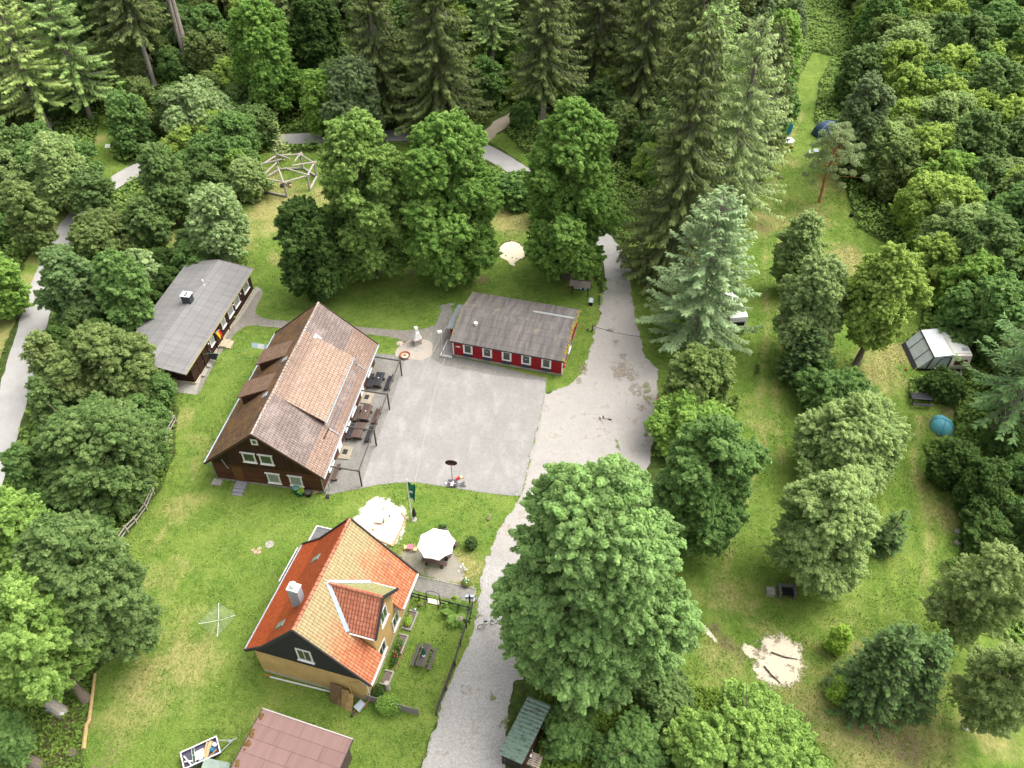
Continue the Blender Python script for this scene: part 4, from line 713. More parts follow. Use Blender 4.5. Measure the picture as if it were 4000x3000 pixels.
def window(root, o, u, n, w, h, pane=None, fr=.09, name='window', sill=True, fm=None, mull=True, head=False):
    """o = lower left corner on the wall, u = along the wall, n = outward normal"""
    o, u, n = Vector(o), Vector(u).normalized(), Vector(n).normalized(); up_ = Vector((0, 0, 1)); mb = MB()
    def bar(a, b, c, d, t0=.0, t1=.06):
        P = [o + u * a + up_ * c + n * t1, o + u * b + up_ * c + n * t1, o + u * b + up_ * d + n * t1, o + u * a + up_ * d + n * t1]
        if (P[1] - P[0]).cross(P[3] - P[0]).dot(n) < 0: P.reverse()
        mb.slab(P, t1 - t0)
    bar(-fr, w + fr, -fr, 0); bar(-fr, w + fr, h, h + fr); bar(-fr, 0, 0, h); bar(w, w + fr, 0, h)
    if mull: bar(w / 2 - .025, w / 2 + .025, .001, h - .001, .0, .045)
    f = mb.build(name, fm or m_white, root); q = MB(); P = [o + u * .0 + n * .03, o + u * w + n * .03, o + u * w + up_ * h + n * .03, o + up_ * h + n * .03]
    if (P[1] - P[0]).cross(P[3] - P[0]).dot(n) < 0: P.reverse()
    q.slab(P, .02).build('pane', pane or m_glass, f)
    if sill:
        z0 = -fr - .05; c0, c1 = o - u * (fr + .08) + up_ * z0, o + u * (w + fr + .08) + up_ * z0
        MB().beam(c0 + n * .07 + up_ * .025, c1 + n * .07 + up_ * .025, .14, .05).build('sill', fm or m_white, f)
    if head:
        c0, c1 = o - u * (fr + .1) + up_ * (h + fr + .03), o + u * (w + fr + .1) + up_ * (h + fr + .03)
        MB().beam(c0 + n * .07, c1 + n * .07, .14, .06).build('head_board', fm or m_white, f)
    return f
def door(root, o, u, n, w, h, mat, name='door'):
    o, u, n = Vector(o), Vector(u).normalized(), Vector(n).normalized(); up_ = Vector((0, 0, 1)); P = [o + n * .05, o + u * w + n * .05, o + u * w + up_ * h + n * .05, o + up_ * h + n * .05]
    if (P[1] - P[0]).cross(P[3] - P[0]).dot(n) < 0: P.reverse()
    d = MB().slab(P, .05).build(name, mat, root); MB().tube([o + u * (w - .1) + up_ * 1.0 + n * .06, o + u * (w - .1) + up_ * 1.0 + n * .12, o + u * (w - .22) + up_ * 1.0 + n * .12], .015, 6).build('handle', m_zinc, d); return d

# ---------------------------------------------------------------- yellow house
Y = thing('yellow_house', 'yellow boarded house with steep orange tiled roof and a black gable top', 'house', (-13.55, 32.03, 0), R(74.4))
L, Wd, wl, ww, zr, ze = 4.77, 4.98, 4.58, 4.3, 8.8, 3.38; DS, DN = -2.42, 1.55    # cross gable extent along the ridge
zE = lambda b: zr - abs(b) * (zr - ze) / Wd
MB().bb(-wl, wl, -ww, ww, 0, .45).build('plinth', m_cream, Y)
MB().bb(-wl - .02, wl + .02, -ww - .02, ww + .02, .45, 3.42).build('wall', m_yb, Y)
KB = 3.2; KZ = 4.82     # kink of the west slope
g = MB()
for sx in (-1, 1):
    pts = [(sx * (wl + .05), -ww, 3.42), (sx * (wl + .05), ww + .02, 3.42), (sx * (wl + .05), ww + .02, 3.75), (sx * (wl + .05), KB, KZ - .12), (sx * (wl + .05), 0, zr - .15), (sx * (wl + .05), -ww, zE(ww) - .12)]
    if sx > 0: pts.reverse()
    pts = pts if sx < 0 else pts
    g = MB(); g.slab(pts[::-1], .1); g.build('gable', m_slate, Y)

rw = MB(); rw.slab([(-L, 0, zr), (L, 0, zr), (L, KB, KZ), (-L, KB, KZ)], .12); rw.slab([(-L, KB, KZ), (L, KB, KZ), (L, Wd, ze), (-L, Wd, ze)], .12); rwo = rw.build('roof', m_tw, Y); rwo['label'] = 'clean orange west slope with a flared eave'
re = MB(); re.slab([(-L, -Wd, ze), (DS, -Wd, ze), (DS, 0, zr), (-L, 0, zr)], .12); re.slab([(DN - .15, -Wd, ze), (L, -Wd, ze), (L, 0, zr), (DN - .15, 0, zr)], .12); re.slab([(DS, -3.0, zE(3.0)), (DN - .15, -3.0, zE(3.0)), (DN - .15, 0, zr), (DS, 0, zr)], .12)
reo = re.build('roof', m_te, Y); reo['label'] = 'weathered orange east slope with green algae'
rd = MB()
for i in range(24): a0 = -L + i * (2 * L / 24); rd.tube([(a0 - .02, 0, zr + .02), (a0 + 2 * L / 24, 0, zr + .0)], [.15, .12], 8)
rd.build('ridge_cap', m_ridge, reo)
vg = MB()
for sx in (-1, 1):
    x = sx * (L + .04); vg = MB()
    vg.beam((x, -Wd, ze + .0), (x, 0, zr), .1, .26); vg.beam((x, 0, zr), (x, KB, KZ), .1, .26); vg.beam((x, KB, KZ), (x, Wd, ze), .1, .26); vg.build('verge_board', m_bargeb, Y)
gt = MB(); gt.tube([(-L, Wd + .06, ze - .04), (L, Wd + .06, ze - .04)], .08, 8); gt.build('gutter', m_zinc, Y)
gt = MB(); gt.tube([(-L, -Wd - .06, ze - .04), (DS, -Wd - .06, ze - .04)], .08, 8); gt.build('gutter', m_white, Y); gt = MB(); gt.tube([(DN, -Wd - .06, ze - .04), (L, -Wd - .06, ze - .04)], .08, 8).build('gutter', m_white, Y); gt = MB(); gt.tube([(-L + .3, -Wd - .02, ze - .06), (-L + .35, -ww - .1, ze - .5), (-L + .35, -ww - .1, .1)], .05, 6); gt.build('downpipe', m_white, Y)
MB().bb(-L + .02, DS, -Wd + .02, -ww - .03, ze - .2, ze - .16).build('soffit', m_white, Y); MB().bb(DN - .13, L - .02, -Wd + .02, -ww - .03, ze - .2, ze - .16).build('soffit', m_white, Y)
# cross gable
AR, ZC, BF = -.45, 8.2, -4.72; zs = 5.95
cg = MB(); cg.slab([(DS + .22, -ww - .04, 3.4), (DN - .2, -ww - .04, 3.4), (DN - .2, -ww - .04, zs + .0), (AR, -ww - .04, ZC - .2), (DS + .22, -ww - .04, zs)], .14)
cg.slab([(DS + .22, -2.3, 3.9), (DS + .22, -2.3, zs), (DS + .22, -ww, zs), (DS + .22, -ww, 3.9)], .1); cg.slab([(DN - .2, -ww, 3.9), (DN - .2, -ww, zs), (DN - .2, -2.3, zs), (DN - .2, -2.3, 3.9)], .1)
cgo = cg.build('cross_gable_wall', m_yb, Y)
bk = lambda z: -(zr - z) * Wd / (zr - ze)
cr1 = MB(); cr1.slab([(DS - .1, BF, zs - .1), (AR, BF, ZC), (AR, bk(ZC) - .0, ZC + .02), (DS - .1, bk(zs - .1), zs - .08)], .12); c1 = cr1.build('cross_gable_roof', m_td, Y)
cr2 = MB(); cr2.slab([(DN + .15, BF, zs - .1), (DN + .15, bk(zs - .1), zs - .08), (AR, bk(ZC), ZC + .02), (AR, BF, ZC)], .12); c2 = cr2.build('cross_gable_roof', m_tdn, Y)
MB().tube([(AR, BF, ZC + .05), (AR, bk(ZC), ZC + .06)], .13, 8).build('ridge_cap', m_ridge, c1)
fl = MB(); fl.beam((DS - .15, bk(zs) - .02, zs + .08), (AR, bk(ZC) + .06, ZC + .18), .3, .06); fl.beam((DN + .1, bk(zs) - .02, zs + .08), (AR, bk(ZC) + .06, ZC + .18), .3, .06); fl.build('lead_flashing', m_zincl, Y)
vb = MB(); vb.beam((DS - .14, BF - .04, zs - .12), (AR, BF - .04, ZC + .02), .12, .24); vb.beam((DN + .18, BF - .04, zs - .12), (AR, BF - .04, ZC + .02), .12, .24); vb.build('verge_board', m_bargeb, Y)
gg = MB(); gg.tube([(DS - .15, BF, zs - .18), (DS - .15, bk(zs) + .1, zs - .16)], .06, 6); gg.tube([(DN + .2, BF, zs - .18), (DN + .2, bk(zs) + .1, zs - .16)], .06, 6); gg.build('gutter', m_white, Y)
U = (1, 0, 0); NE = (0, -1, 0); NS = (-1, 0, 0)
window(Y, (-.75, -ww - .05, 4.55), U, NE, .9, 1.35, fr=.13)
window(Y, (.75, -ww - .05, 1.3), U, NE, .95, 1.25, fr=.12); window(Y, (-1.9, -ww - .05, 1.5), U, NE, .95, 1.25, fr=.12); window(Y, (2.9, -ww - .05, 1.3), U, NE, .9, 1.2, fr=.12)
window(Y, (-wl - .06, -.55, 4.35), (0, 1, 0), NS, .95, 1.4, fr=.12)
vt = MB(); vt.slab([(-wl - .1, -.42, 7.25), (-wl - .1, .32, 7.25), (-wl - .1, -.05, 7.75)][::-1], .06); vt.build('gable_vent', m_bargeb, Y)
for a, b in ((2.34, 2.2), (-3.36, 2.3)):
    zq = zr - b * (zr - KZ) / KB; s_ = (zr - KZ) / KB; f_ = MB(); f_.slab([(a - .28, b - .38, zq + .38 * s_ + .08), (a + .28, b - .38, zq + .38 * s_ + .08), (a + .28, b + .38, zq - .38 * s_ + .08), (a - .28, b + .38, zq - .38 * s_ + .08)], .14); fo = f_.build('roof_window', m_zinc, Y)
    MB().slab([(a - .21, b - .3, zq + .3 * s_ + .1), (a + .21, b - .3, zq + .3 * s_ + .1), (a + .21, b + .3, zq - .3 * s_ + .1), (a - .21, b + .3, zq - .3 * s_ + .1)], .02).build('pane', m_curtain, fo)
ch = MB().bb(-2.32, -1.72, .8, 1.6, 7.0, 9.3).build('chimney', m_zincl, Y); MB().bb(-2.36, -1.68, .76, 1.64, 9.3, 9.42).build('chimney_cap', m_white, ch); MB().lathe([(.2, 0), (.2, .25), (.26, .3), (.2, .42), (.05, .48)], 14, (-2.0, 1.2, 9.42)).build('chimney_cowl', m_white, ch)
# lean-to and porch
MB().bb(4.66, 7.0, 3.5, 4.75, 0, 2.5).bb(1.7, 4.7, 4.36, 5.45, 0, 2.3).build('annex_wall', m_yb, Y)
MB().slab([(4.7, 3.35, 2.72), (7.15, 3.35, 2.72), (7.15, 4.95, 2.6), (4.7, 4.95, 2.6)], .1).slab([(1.6, 4.9, 2.75), (4.85, 4.9, 2.75), (4.85, 5.6, 2.5), (1.6, 5.6, 2.5)], .08).build('annex_roof', felt('annex_felt', '#6d6c6b'), Y)
MB().beam((7.2, 3.35, 2.68), (7.2, 5.0, 2.62), .08, .14).beam((4.75, 5.0, 2.6), (7.2, 5.0, 2.6), .08, .14).beam((1.55, 5.65, 2.5), (4.9, 5.65, 2.5), .08, .1).build('roof_trim', m_white, Y)
an = MB(); an.tube([(3.3, -3.3, zE(3.3)), (3.3, -3.3, zE(3.3) + 1.1)], .02, 5); an.tube([(3.0, -3.6, 6.1), (3.6, -3.1, 6.1)], .015, 5)
for q in range(4): an.tube([(3.05 + q * .15, -3.75 + q * .13, 6.1), (3.25 + q * .15, -3.4 + q * .1, 6.1)], .01, 4)
an.build('tv_aerial', m_zinc, Y)
pt = MB(); pt.tube([(-wl - .12, -3.1, .5), (-wl - .12, -3.1, 2.4), (-wl - .12, -3.9, 3.0)], .05, 6).build('downpipe', m_yb, Y)

# ---------------------------------------------------------------- brown house
Bq = thing('brown_house', 'long dark brown timber house with pinkish tiled roof beside the courtyard', 'house', (-20.8, 55.0, 0), R(81.1))
L, Wd, wl, ww, zr, ze = 8.93, 5.57, 8.54, 5.05, 7.6, 2.72
zB = lambda b: zr - abs(b) * (zr - ze) / Wd
MB().bb(-wl, wl, -ww, ww, 0, .3).build('plinth', m_plinth, Bq)
MB().bb(-wl - .02, wl + .02, -ww - .02, ww + .02, .3, 2.6).build('wall', m_bh, Bq)
g = MB()
for sx in (-1, 1):
    P = [(sx * (wl + .06), -ww - .02, 2.6), (sx * (wl + .06), ww + .02, 2.6), (sx * (wl + .06), ww + .02, zB(ww) - .13), (sx * (wl + .06), 0, zr - .15), (sx * (wl + .06), -ww - .02, zB(ww) - .13)]
    MB().slab(P[::-1] if sx < 0 else P, .12).build('gable', m_bb, Bq)
r1 = MB(); r1.slab([(-L, -Wd, ze), (L, -Wd, ze), (L, 0, zr), (-L, 0, zr)], .12); r1o = r1.build('roof', m_be, Bq); r1o['label'] = 'pinkish grey tiled east slope'
m_gp = tiles('grey_brown_roof_tiles', '#786a65', '#867770', '#968780', (0.5, 0.62), None, .36, .24, '#a4887a', (0.64, 0.7), pscale=.4)
gp = MB()
for x0, x1, b0, b1 in ((4.85, L - .02, -.12, -3.3), (-L + .02, -3.9, -.12, -4.1), (-3.7, 4.6, -4.46, -4.95)): gp.slab([(x0, b1, zB(b1) + .012), (x1, b1, zB(b1) + .012), (x1, b0, zB(b0) + .012), (x0, b0, zB(b0) + .012)], .008)
gp.build('grey_tile_field', m_gp, r1o)
r2 = MB(); r2.slab([(-L, 0, zr), (L, 0, zr), (L, Wd, ze), (-L, Wd, ze)], .12); r2o = r2.build('roof', m_bw, Bq); r2o['label'] = 'brown mossy west slope'
rd = MB()
for i in range(44): a0 = -L + i * (2 * L / 44); rd.tube([(a0 - .02, 0, zr + .01), (a0 + 2 * L / 44, 0, zr - .01)], [.14, .115], 8)
rd.build('ridge_cap', m_ridgeb, r1o)
vg = MB()
m_bv = plain('brown_verge', '#4a362b', .2, 6)
for sx in (-1, 1): x = sx * (L + .03); MB().beam((x, -Wd, ze - .03), (x, 0, zr - .03), .07, .22).beam((x, 0, zr - .03), (x, Wd, ze - .03), .07, .22).build('verge_board', m_bv, Bq)
for sy, x0, x1 in ((-1, -L, L), (1, -L, L)): MB().tube([(x0, sy * (Wd + .07), ze - .05), (x1, sy * (Wd + .07), ze - .05)], .075, 8).build('gutter', m_zincl, Bq)
dp = MB(); dp.tube([(-L + .1, -Wd - .05, ze - .1), (-wl - .1, -ww - .1, ze - .6), (-wl - .1, -ww - .1, .1)], .05, 6).build('downpipe', m_zinc, Bq)
dp = MB(); dp.tube([(-L + .1, Wd + .05, ze - .1), (-wl - .1, ww + .05, ze - .5), (-wl - .1, ww + .05, .4)], .05, 6); dp.tube([(-wl - .15, 3.9, 3.3), (-wl - .15, 3.65, 2.3), (-wl - .2, 3.5, 2.15)], .05, 6); dp.build('downpipe', m_zinc, Bq)
# east shed dormer
a0, a1, bt, bf, zt, zf = -3.75, 4.75, -1.0, -4.42, zB(1.0) + .06, 4.5
zD = lambda b: zt + (b - bt) / (bf - bt) * (zf - zt)
MB().slab([(a0 - .15, bf, zf), (a1 + .1, bf, zf), (a1 + .1, bt, zt), (a0 - .15, bt, zt)], .13).build('dormer_roof', m_bed, Bq)
for a in (a0, a1 - .1): P = [(a, bt - .3, zD(bt - .3) - .1), (a, -4.26, zD(-4.26) - .1), (a, -4.26, zB(4.26) - .05), (a, bt - .3, zB(-bt + .3) - .05)]; MB().slab(P[::-1], .1).build('dormer_cheek', m_bb, Bq)
dwn = MB().bb(a0, a1, -4.3, -4.2, zB(4.3) - .05, zD(-4.26) - .08).build('dormer_front', m_white, Bq)
for k in range(9):
    s_ = a0 + .3 + k * .92; MB().bb(s_, s_ + .62, -4.33, -4.29, zB(4.3) + .16, zD(-4.26) - .22).build('pane', m_dark if k % 2 else m_curtain, dwn)
MB().tube([(a0 - .2, bf - .05, zf - .1), (a1 + .15, bf - .05, zf - .1)], .06, 6).tube([(a1 + .1, bf - .05, zf - .12), (a1 + .1, -4.7, zB(4.7) + .1), (a1 + .1, -5.45, zB(5.45) + .1)], .045, 6).tube([(a0 - .15, bf - .05, zf - .12), (a0 - .15, -4.6, zB(4.6) + .1), (a0 - .15, -5.45, zB(5.45) + .1)], .045, 6).build('dormer_gutter', m_zincl, Bq)
# west dormers
for da in (3.05, -1.5):
    z1_, z0_ = zB(1.15) + .05, 4.92; x0, x1 = da - 1.12, da + 1.12
    dr = MB().slab([(x0, 1.15, z1_), (x1, 1.15, z1_), (x1, 4.52, z0_), (x0, 4.52, z0_)], .12).build('small_dormer_roof', m_bwd, Bq)
    zz = lambda b: z1_ + (b - 1.15) / (4.52 - 1.15) * (z0_ - z1_); q = MB()
    for a in (x0 + .12, x1 - .22): q.slab([(a, 1.6, zz(1.6) - .1), (a, 1.6, zB(1.6) - .05), (a, 4.1, zB(4.1) - .05), (a, 4.1, zz(4.1) - .1)], .1)
    q.bb(x0 + .12, x1 - .12, 4.06, 4.14, zB(4.1) - .05, zz(4.1) - .1); q.build('small_dormer_wall', m_bb, dr)
    window(Bq, (x0 + .5, 4.15, zB(4.1) + .12), U, (0, 1, 0), 1.25, .5, sill=False)
def skylight(root, a, b, zfun, w, h, sgn):
    s_ = (zfun(abs(b)) - zfun(abs(b) + 1)); h2 = h / 2; up1 = zfun(abs(b) - h2) + .07; dn = zfun(abs(b) + h2) + .07; b0, b1 = b - sgn * h2, b + sgn * h2
    P = [(a - w / 2, b0, up1), (a + w / 2, b0, up1), (a + w / 2, b1, dn), (a - w / 2, b1, dn)]; P = P if sgn > 0 else P[::-1]
    return MB().slab(P, .1).build('skylight', m_zincl, root)
skylight(Bq, 4.82, -1.12, zB, .6, .6, -1); skylight(Bq, 1.21, .94, zB, .5, .5, 1); skylight(Bq, -3.41, 1.14, zB, .5, .5, 1)
for (b, z, w, h, p) in ((1.0 - .3, 3.5, .95, .98, m_glass), (-.75 - .3 + .15, 3.5, .95, .98, m_glass), (-.95 - .1, .85, .95, 1.1, m_curtain), (-3.15, .88, .95, 1.1, m_curtain)): window(Bq, (-wl - .07, b, z), (0, 1, 0), NS, w, h, p, fr=.13, head=True, mull=False)
window(Bq, (-wl - .07, .0, 6.05), (0, 1, 0), NS, .32, .42, fr=.15, sill=False, mull=False)
d = door(Bq, (-wl - .03, 2.35, .3), (0, 1, 0), NS, .95, 1.9, plain('rust_brown_door', '#6a4526', .2, 3), 'door')
for a in (3.45, -4.0): door(Bq, (a, -ww - .02, .3), U, NE, 1.0, 2.0, m_white)
for a in (6.0, .4, -1.6, -6.6): window(Bq, (a, -ww - .03, 1.0), U, NE, 1.1, 1.1, head=True, fr=.12)
s_ = MB(); s_.bb(-9.45, -8.6, 2.2, 3.25, 0, .3); s_.bb(-9.8, -9.45, 2.2, 3.25, 0, .18); s_.bb(-10.1, -9.8, 2.25, 3.2, 0, .08); so_ = s_.build('stone_steps', plain('grey_granite', '#85868a', .25, 7), None); place(so_, Bq.location, R(81.1)); tag(so_, 'rough grey stone steps at the blocked gable door of the brown house', 'steps')
s_ = MB().bb(-9.3, -8.6, 4.6, 5.5, 0, .16).build('concrete_block', m_slab, None); place(s_, Bq.location, R(81.1)); tag(s_, 'pale concrete slab lying at the left corner of the brown house gable', 'slab')
for a, lb in ((3.7, 'concrete doorstep with a grey mat at the upper door of the brown house'), (-3.65, 'concrete doorstep with a grey mat at the lower door of the brown house')):
    t = thing('doorstep', lb, 'step', Bq.location, R(81.1), 'doorsteps of the brown house'); MB().bb(a - .8, a + .8, -6.15, -5.1, 0, .16).build('slab', plain('sandy_concrete', '#9b917f', .2, 4) if 'sandy_concrete' not in bpy.data.materials else bpy.data.materials['sandy_concrete'], t); MB().bb(a - .25, a + .35, -5.75, -5.3, .16, .18).build('door_mat', m_slate, t)
po = MB(); po.beam((-4.0, -4.3 - .75, zB(5.0) + .25), (-4.0, -4.3 - .75, zB(5.0) + .25), .01, .01)
an = MB(); an.beam((-5.2, -4.55, zB(4.55) + .1), (-3.9, -4.6, zB(4.6) + .1), .09, .09); an.build('roof_ladder_board', m_bh, r1o)

# ---------------------------------------------------------------- red house
Rd = thing('red_house', 'small red weatherboard house with flat grey felt roof and five white windows', 'house', (.49, 66.5, 0), R(-14.7))
L, Wd, wl, ww, zr, ze = 6.2, 4.26, 5.95, 4.0, 3.29, 2.36
zR = lambda b: zr - abs(b) * (zr - ze) / Wd
MB().bb(-wl, wl, -ww - .02, ww, 0, .28).build('plinth', m_plinth, Rd)
mr = MB(); mr.bb(-wl + .02, wl - .02, -ww, ww, .28, 2.36)
for sx in (-1, 1): P = [(sx * wl, -ww, 2.36), (sx * wl, ww, 2.36), (sx * wl, 0, zr - .12)]; mr.slab(P[::-1] if sx < 0 else P, .1)
mr.build('wall', m_rb, Rd)
m_rf = felt('streaked_roof_felt', '#6a6461', samt=.42, warm='#7f7a62')
ro = MB(); ro.slab([(-L, -Wd, ze), (L, -Wd, ze), (L, 0, zr), (-L, 0, zr)], .1).slab([(-L, 0, zr), (L, 0, zr), (L, Wd, ze), (-L, Wd, ze)], .1); roo = ro.build('roof', m_rf, Rd)
MB().slab([(1.3, 2.0, zR(2.0) + .012), (5.75, 2.0, zR(2.0) + .012), (5.75, 2.35, zR(2.35) + .012), (1.3, 2.35, zR(2.35) + .012)], .006).build('repair_strip', plain('pale_felt', '#8f9492', .1, 5), roo)
MB().lathe([(.16, 0), (.16, .3), (.2, .32), (.2, .36), (.1, .36), (.1, .2)], 16, (-4.03, -1.75, zR(1.75))).build('roof_vent', m_white, Rd)
ms = MB()
for i in range(70): a, b = L - RNG.uniform(.02, .3), RNG.uniform(-Wd, Wd); r_ = RNG.uniform(.05, .17); ms.lathe([(r_, 0), (r_ * .8, r_ * .4), (r_ * .3, r_ * .6)], 7, (a, b, zR(b)))
for i in range(40): a, b = -L + RNG.uniform(.02, .18), RNG.uniform(-Wd, Wd); r_ = RNG.uniform(.03, .1); ms.lathe([(r_, 0), (r_ * .8, r_ * .4), (r_ * .3, r_ * .6)], 7, (a, b, zR(b)))
ms.build('moss_cushions', m_moss, roo)
fa = MB(); fa.beam((-L, -Wd - .03, ze - .06), (L, -Wd - .03, ze - .06), .05, .14).build('fascia', plain('black_fascia', '#343231', .1), Rd)
for sx in (-1, 1): MB().bb(sx * wl - .08 * (sx > 0) - .02, sx * wl + .08 * (sx < 0) + .02, -ww - .03, -ww + .1, .29, 2.3).build('corner_board', m_white, Rd)
for i, a in enumerate((-4.62, -2.49, -.38, 1.73, 3.88)):
    f = window(Rd, (a, -ww - .01, .95), U, NE, .68, 1.0, fr=.18, sill=False, mull=False)
    MB().bb(a - .1, a + .78, -ww - .25, -ww - .03, .5, .68).build('flower_box', plain('blue_grey_box', '#35384a', .15) if 'blue_grey_box' not in bpy.data.materials else bpy.data.materials['blue_grey_box'], f)
    if i in (1, 3): MB().lathe([(.13, 0), (.13, .02), (.07, .02), (.07, 0)], 12, (a + .34, -ww - .075, 1.6)).build('window_ornament', m_white, f)
sg = MB(); sg.slab([(-5.6, -ww - .05, 1.4), (-5.12, -ww - .05, 1.4), (-5.02, -ww - .05, 1.52), (-5.12, -ww - .05, 1.66), (-5.6, -ww - .05, 1.66), (-5.7, -ww - .05, 1.52)], .04); sgo = sg.build('name_board', plain('wooden_sign', '#a07a5c', .15), Rd); MB().slab([(-5.5, -ww - .055, 1.46), (-5.18, -ww - .055, 1.46), (-5.18, -ww - .055, 1.61), (-5.5, -ww - .055, 1.61)], .004).build('lettering', m_white, sgo)
window(Rd, (wl + .01, -1.2, 1.0), (0, 1, 0), (1, 0, 0), .9, 1.0, fr=.12)
MB().slab([(-7.25, -2.2, 2.12), (-6.1, -2.2, 2.3), (-6.1, 1.95, 2.3), (-7.25, 1.95, 2.12)], .06).build('porch_roof', plain('grey_canopy', '#6f7475', .12, 4), Rd); MB().bb(-6.9, -5.9, -1.9, 1.8, 0, 2.1).build('porch_wall', m_rb, Rd)
dk = MB().bb(-7.18, -5.97, -4.42, -2.0, .0, .33).build('terrace_deck', plain('grey_decking', '#8b8783', .12, 6), Rd); MB().bb(-7.26, -7.18, -4.5, -2.0, .1, .36).bb(-7.18, -5.97, -4.5, -4.42, .1, .36).build('deck_edge', m_white, dk)
wb_ = MB()
for (a, z) in ((wl + .05, 1.9), (wl + .05, .9)): wb_.lathe([(.12, 0), (.15, .2), (.1, .35), (.02, .4)], 8, (a + .05, 2.2 if z > 1.5 else -3.6, z))
wb_.build('red_lantern', plain('red_plastic', '#c23a22', .1), Rd)

# ---------------------------------------------------------------- washhouse
Wh = thing('washhouse', 'long low brown boarded washhouse with grey felt roof at the upper left', 'washhouse', (-35.2, 67.9, 0), R(80.6))
L, Wd, wl, ww, zr, ze = 8.84, 4.03, 8.0, 3.84, 3.42, 2.63
zL = lambda b: zr - abs(b) * (zr - ze) / Wd
MB().bb(-wl + .35, wl, -ww - .06, ww, 0, .3).build('plinth', m_cream, Wh)
mw = MB(); mw.bb(-wl + .4, wl, -ww, ww, .3, 2.6)
for sx in (-1, 1): P = [(sx * (wl - .2), -ww, 2.6), (sx * (wl - .2), ww, 2.6), (sx * (wl - .2), 0, zr - .12)]; mw.slab(P[::-1] if sx < 0 else P, .1)
mw.build('wall', m_wb, Wh)
lr = MB().slab([(-L, -Wd, ze), (L, -Wd, ze), (L, 0, zr), (-L, 0, zr)], .12).slab([(-L, 0, zr), (L, 0, zr), (L, Wd, ze), (-L, Wd, ze)], .12).build('roof', felt('grey_roof_felt', '#7f7d7b', samt=.14, warm=None), Wh)
MB().beam((-L, -Wd - .04, ze - .03), (L, -Wd - .04, ze - .03), .06, .12).build('fascia', plain('ochre_fascia', '#a39669', .15), Wh)
MB().beam((L + .03, -Wd, ze - .03), (L + .03, 0, zr - .03), .06, .1).beam((L + .03, Wd, ze - .03), (L + .03, 0, zr - .03), .06, .1).beam((-L - .03, -Wd, ze - .03), (-L - .03, 0, zr - .03), .06, .1).build('verge_trim', plain('dark_trim', '#4b4540', .15), Wh)
bx = MB().bb(.8, 1.6, -.35, .6, 3.2, 4.32).build('roof_duct', plain('dark_sheet_metal', '#3d4448', .15, 4, .5), Wh); MB().bb(.74, 1.66, -.41, .66, 4.32, 4.4).build('duct_cap', m_white, bx); MB().lathe([(.13, 0), (.13, .04)], 10, (1.0, .12, 4.4)).lathe([(.13, 0), (.13, .04)], 10, (1.35, .12, 4.4)).build('duct_opening', m_dark, bx)
MB().lathe([(.1, 0), (.1, .05), (.05, .06), (.05, .5), (.11, .52), (.11, .7), (.03, .78)], 12, (4.2, -.28, zL(.28) - .02)).build('vent_pipe', m_white, Wh)
for a, w in ((5.9, 1.15), (3.35, 1.05), (1.65, 1.0), (-.15, .75), (-3.1, .7)): window(Wh, (a, -ww - .01, 1.35), U, NE, w, .85, m_curtain, fr=.1, mull=False)
for a, w in ((-1.9, .95), (-6.35, 1.1), (-5.0, 1.0)): door(Wh, (a, -ww - .0, .3), U, NE, w, 1.95, m_bb)
m_cs = plain('dark_brown_strip', '#2c1e19', .15)
for a in (.9, -.85, -2.2, -5.1, -3.9): MB().bb(a - .06, a + .06, -ww - .1, -ww, .05, 2.5).build('cover_strip', m_cs, Wh)
for a in (6.9, 4.9, 2.9, -3.6): MB().lathe([(.02, 0), (.09, .03), (.09, .14), (.02, .17)], 10, (a, -ww - .12, 2.0)).build('wall_lamp', m_white, Wh)
st = MB().bb(-1.95, -.75, -4.7, -3.92, 0, .3).bb(-1.95, -.75, -5.15, -4.7, 0, .15).build('washhouse_steps', plain('beige_stone', '#b3a48c', .12, 5)); place(st, Wh.location, R(80.6)); tag(st, 'beige two step stair at the flagged door of the washhouse', 'steps')
st = MB()
for a in (-6.5, -5.1): st.bb(a, a + 1.1, -4.3, -3.92, 0, .22)
st = st.build('door_sill', m_conc); st.parent = Wh
for cname, pts, colr, lb in (('wind_sock', (-2.3, -4.3), '#d9b21e', 'yellow pennant hanging under the washhouse eave'), ('pennant', (-2.0, -4.35), '#c01f2a', 'red pennant hanging under the washhouse eave')):
    t = thing(cname, lb, 'pennant', Wh.location, R(80.6)); MB().slab([(pts[0], pts[1], 2.5), (pts[0] + .3, pts[1] - .1, 2.45), (pts[0] + .35, pts[1] - .2, 1.9), (pts[0] + .12, pts[1] - .25, 1.55)], .04).build('cloth', plain(cname + '_cloth', colr, .1, 5), t); MB().tube([(pts[0] - .05, pts[1] + .1, 2.52), (pts[0] + .35, pts[1] - .12, 2.5)], .015, 5).build('rod', m_zinc, t)

# ---------------------------------------------------------------- garage at the bottom edge
# corner points from the roof outline (roof height about 2.6 m)
gA, gB, gC = GO(567, 1532, 2.7), GO(761, 1598, 2.7), GO(497, 1652, 2.7)
u_ = (gB - gA); u_.z = 0; wg = u_.length; rzg = math.atan2(u_.y, u_.x)
Gq = thing('garage', 'garage with a flat brick red felt roof cut by the bottom edge', 'garage', (gA.x, gA.y, 0), rzg)
MB().slab([(0, -7.2, 2.55), (wg, -7.2, 2.55), (wg, 0, 2.72), (0, 0, 2.72)], .14).build('roof', felt('red_roof_felt', '#866a63', samt=.12), Gq)
MB().bb(.3, wg - .25, -7.0, -.3, 0, 2.42).build('wall', plain('dark_garage_wall', '#574a42', .2, 3), Gq)
MB().beam((0, .05, 2.7), (wg, .05, 2.7), .08, .1).build('roof_edge', plain('pale_edge', '#b5aba4', .1), Gq)
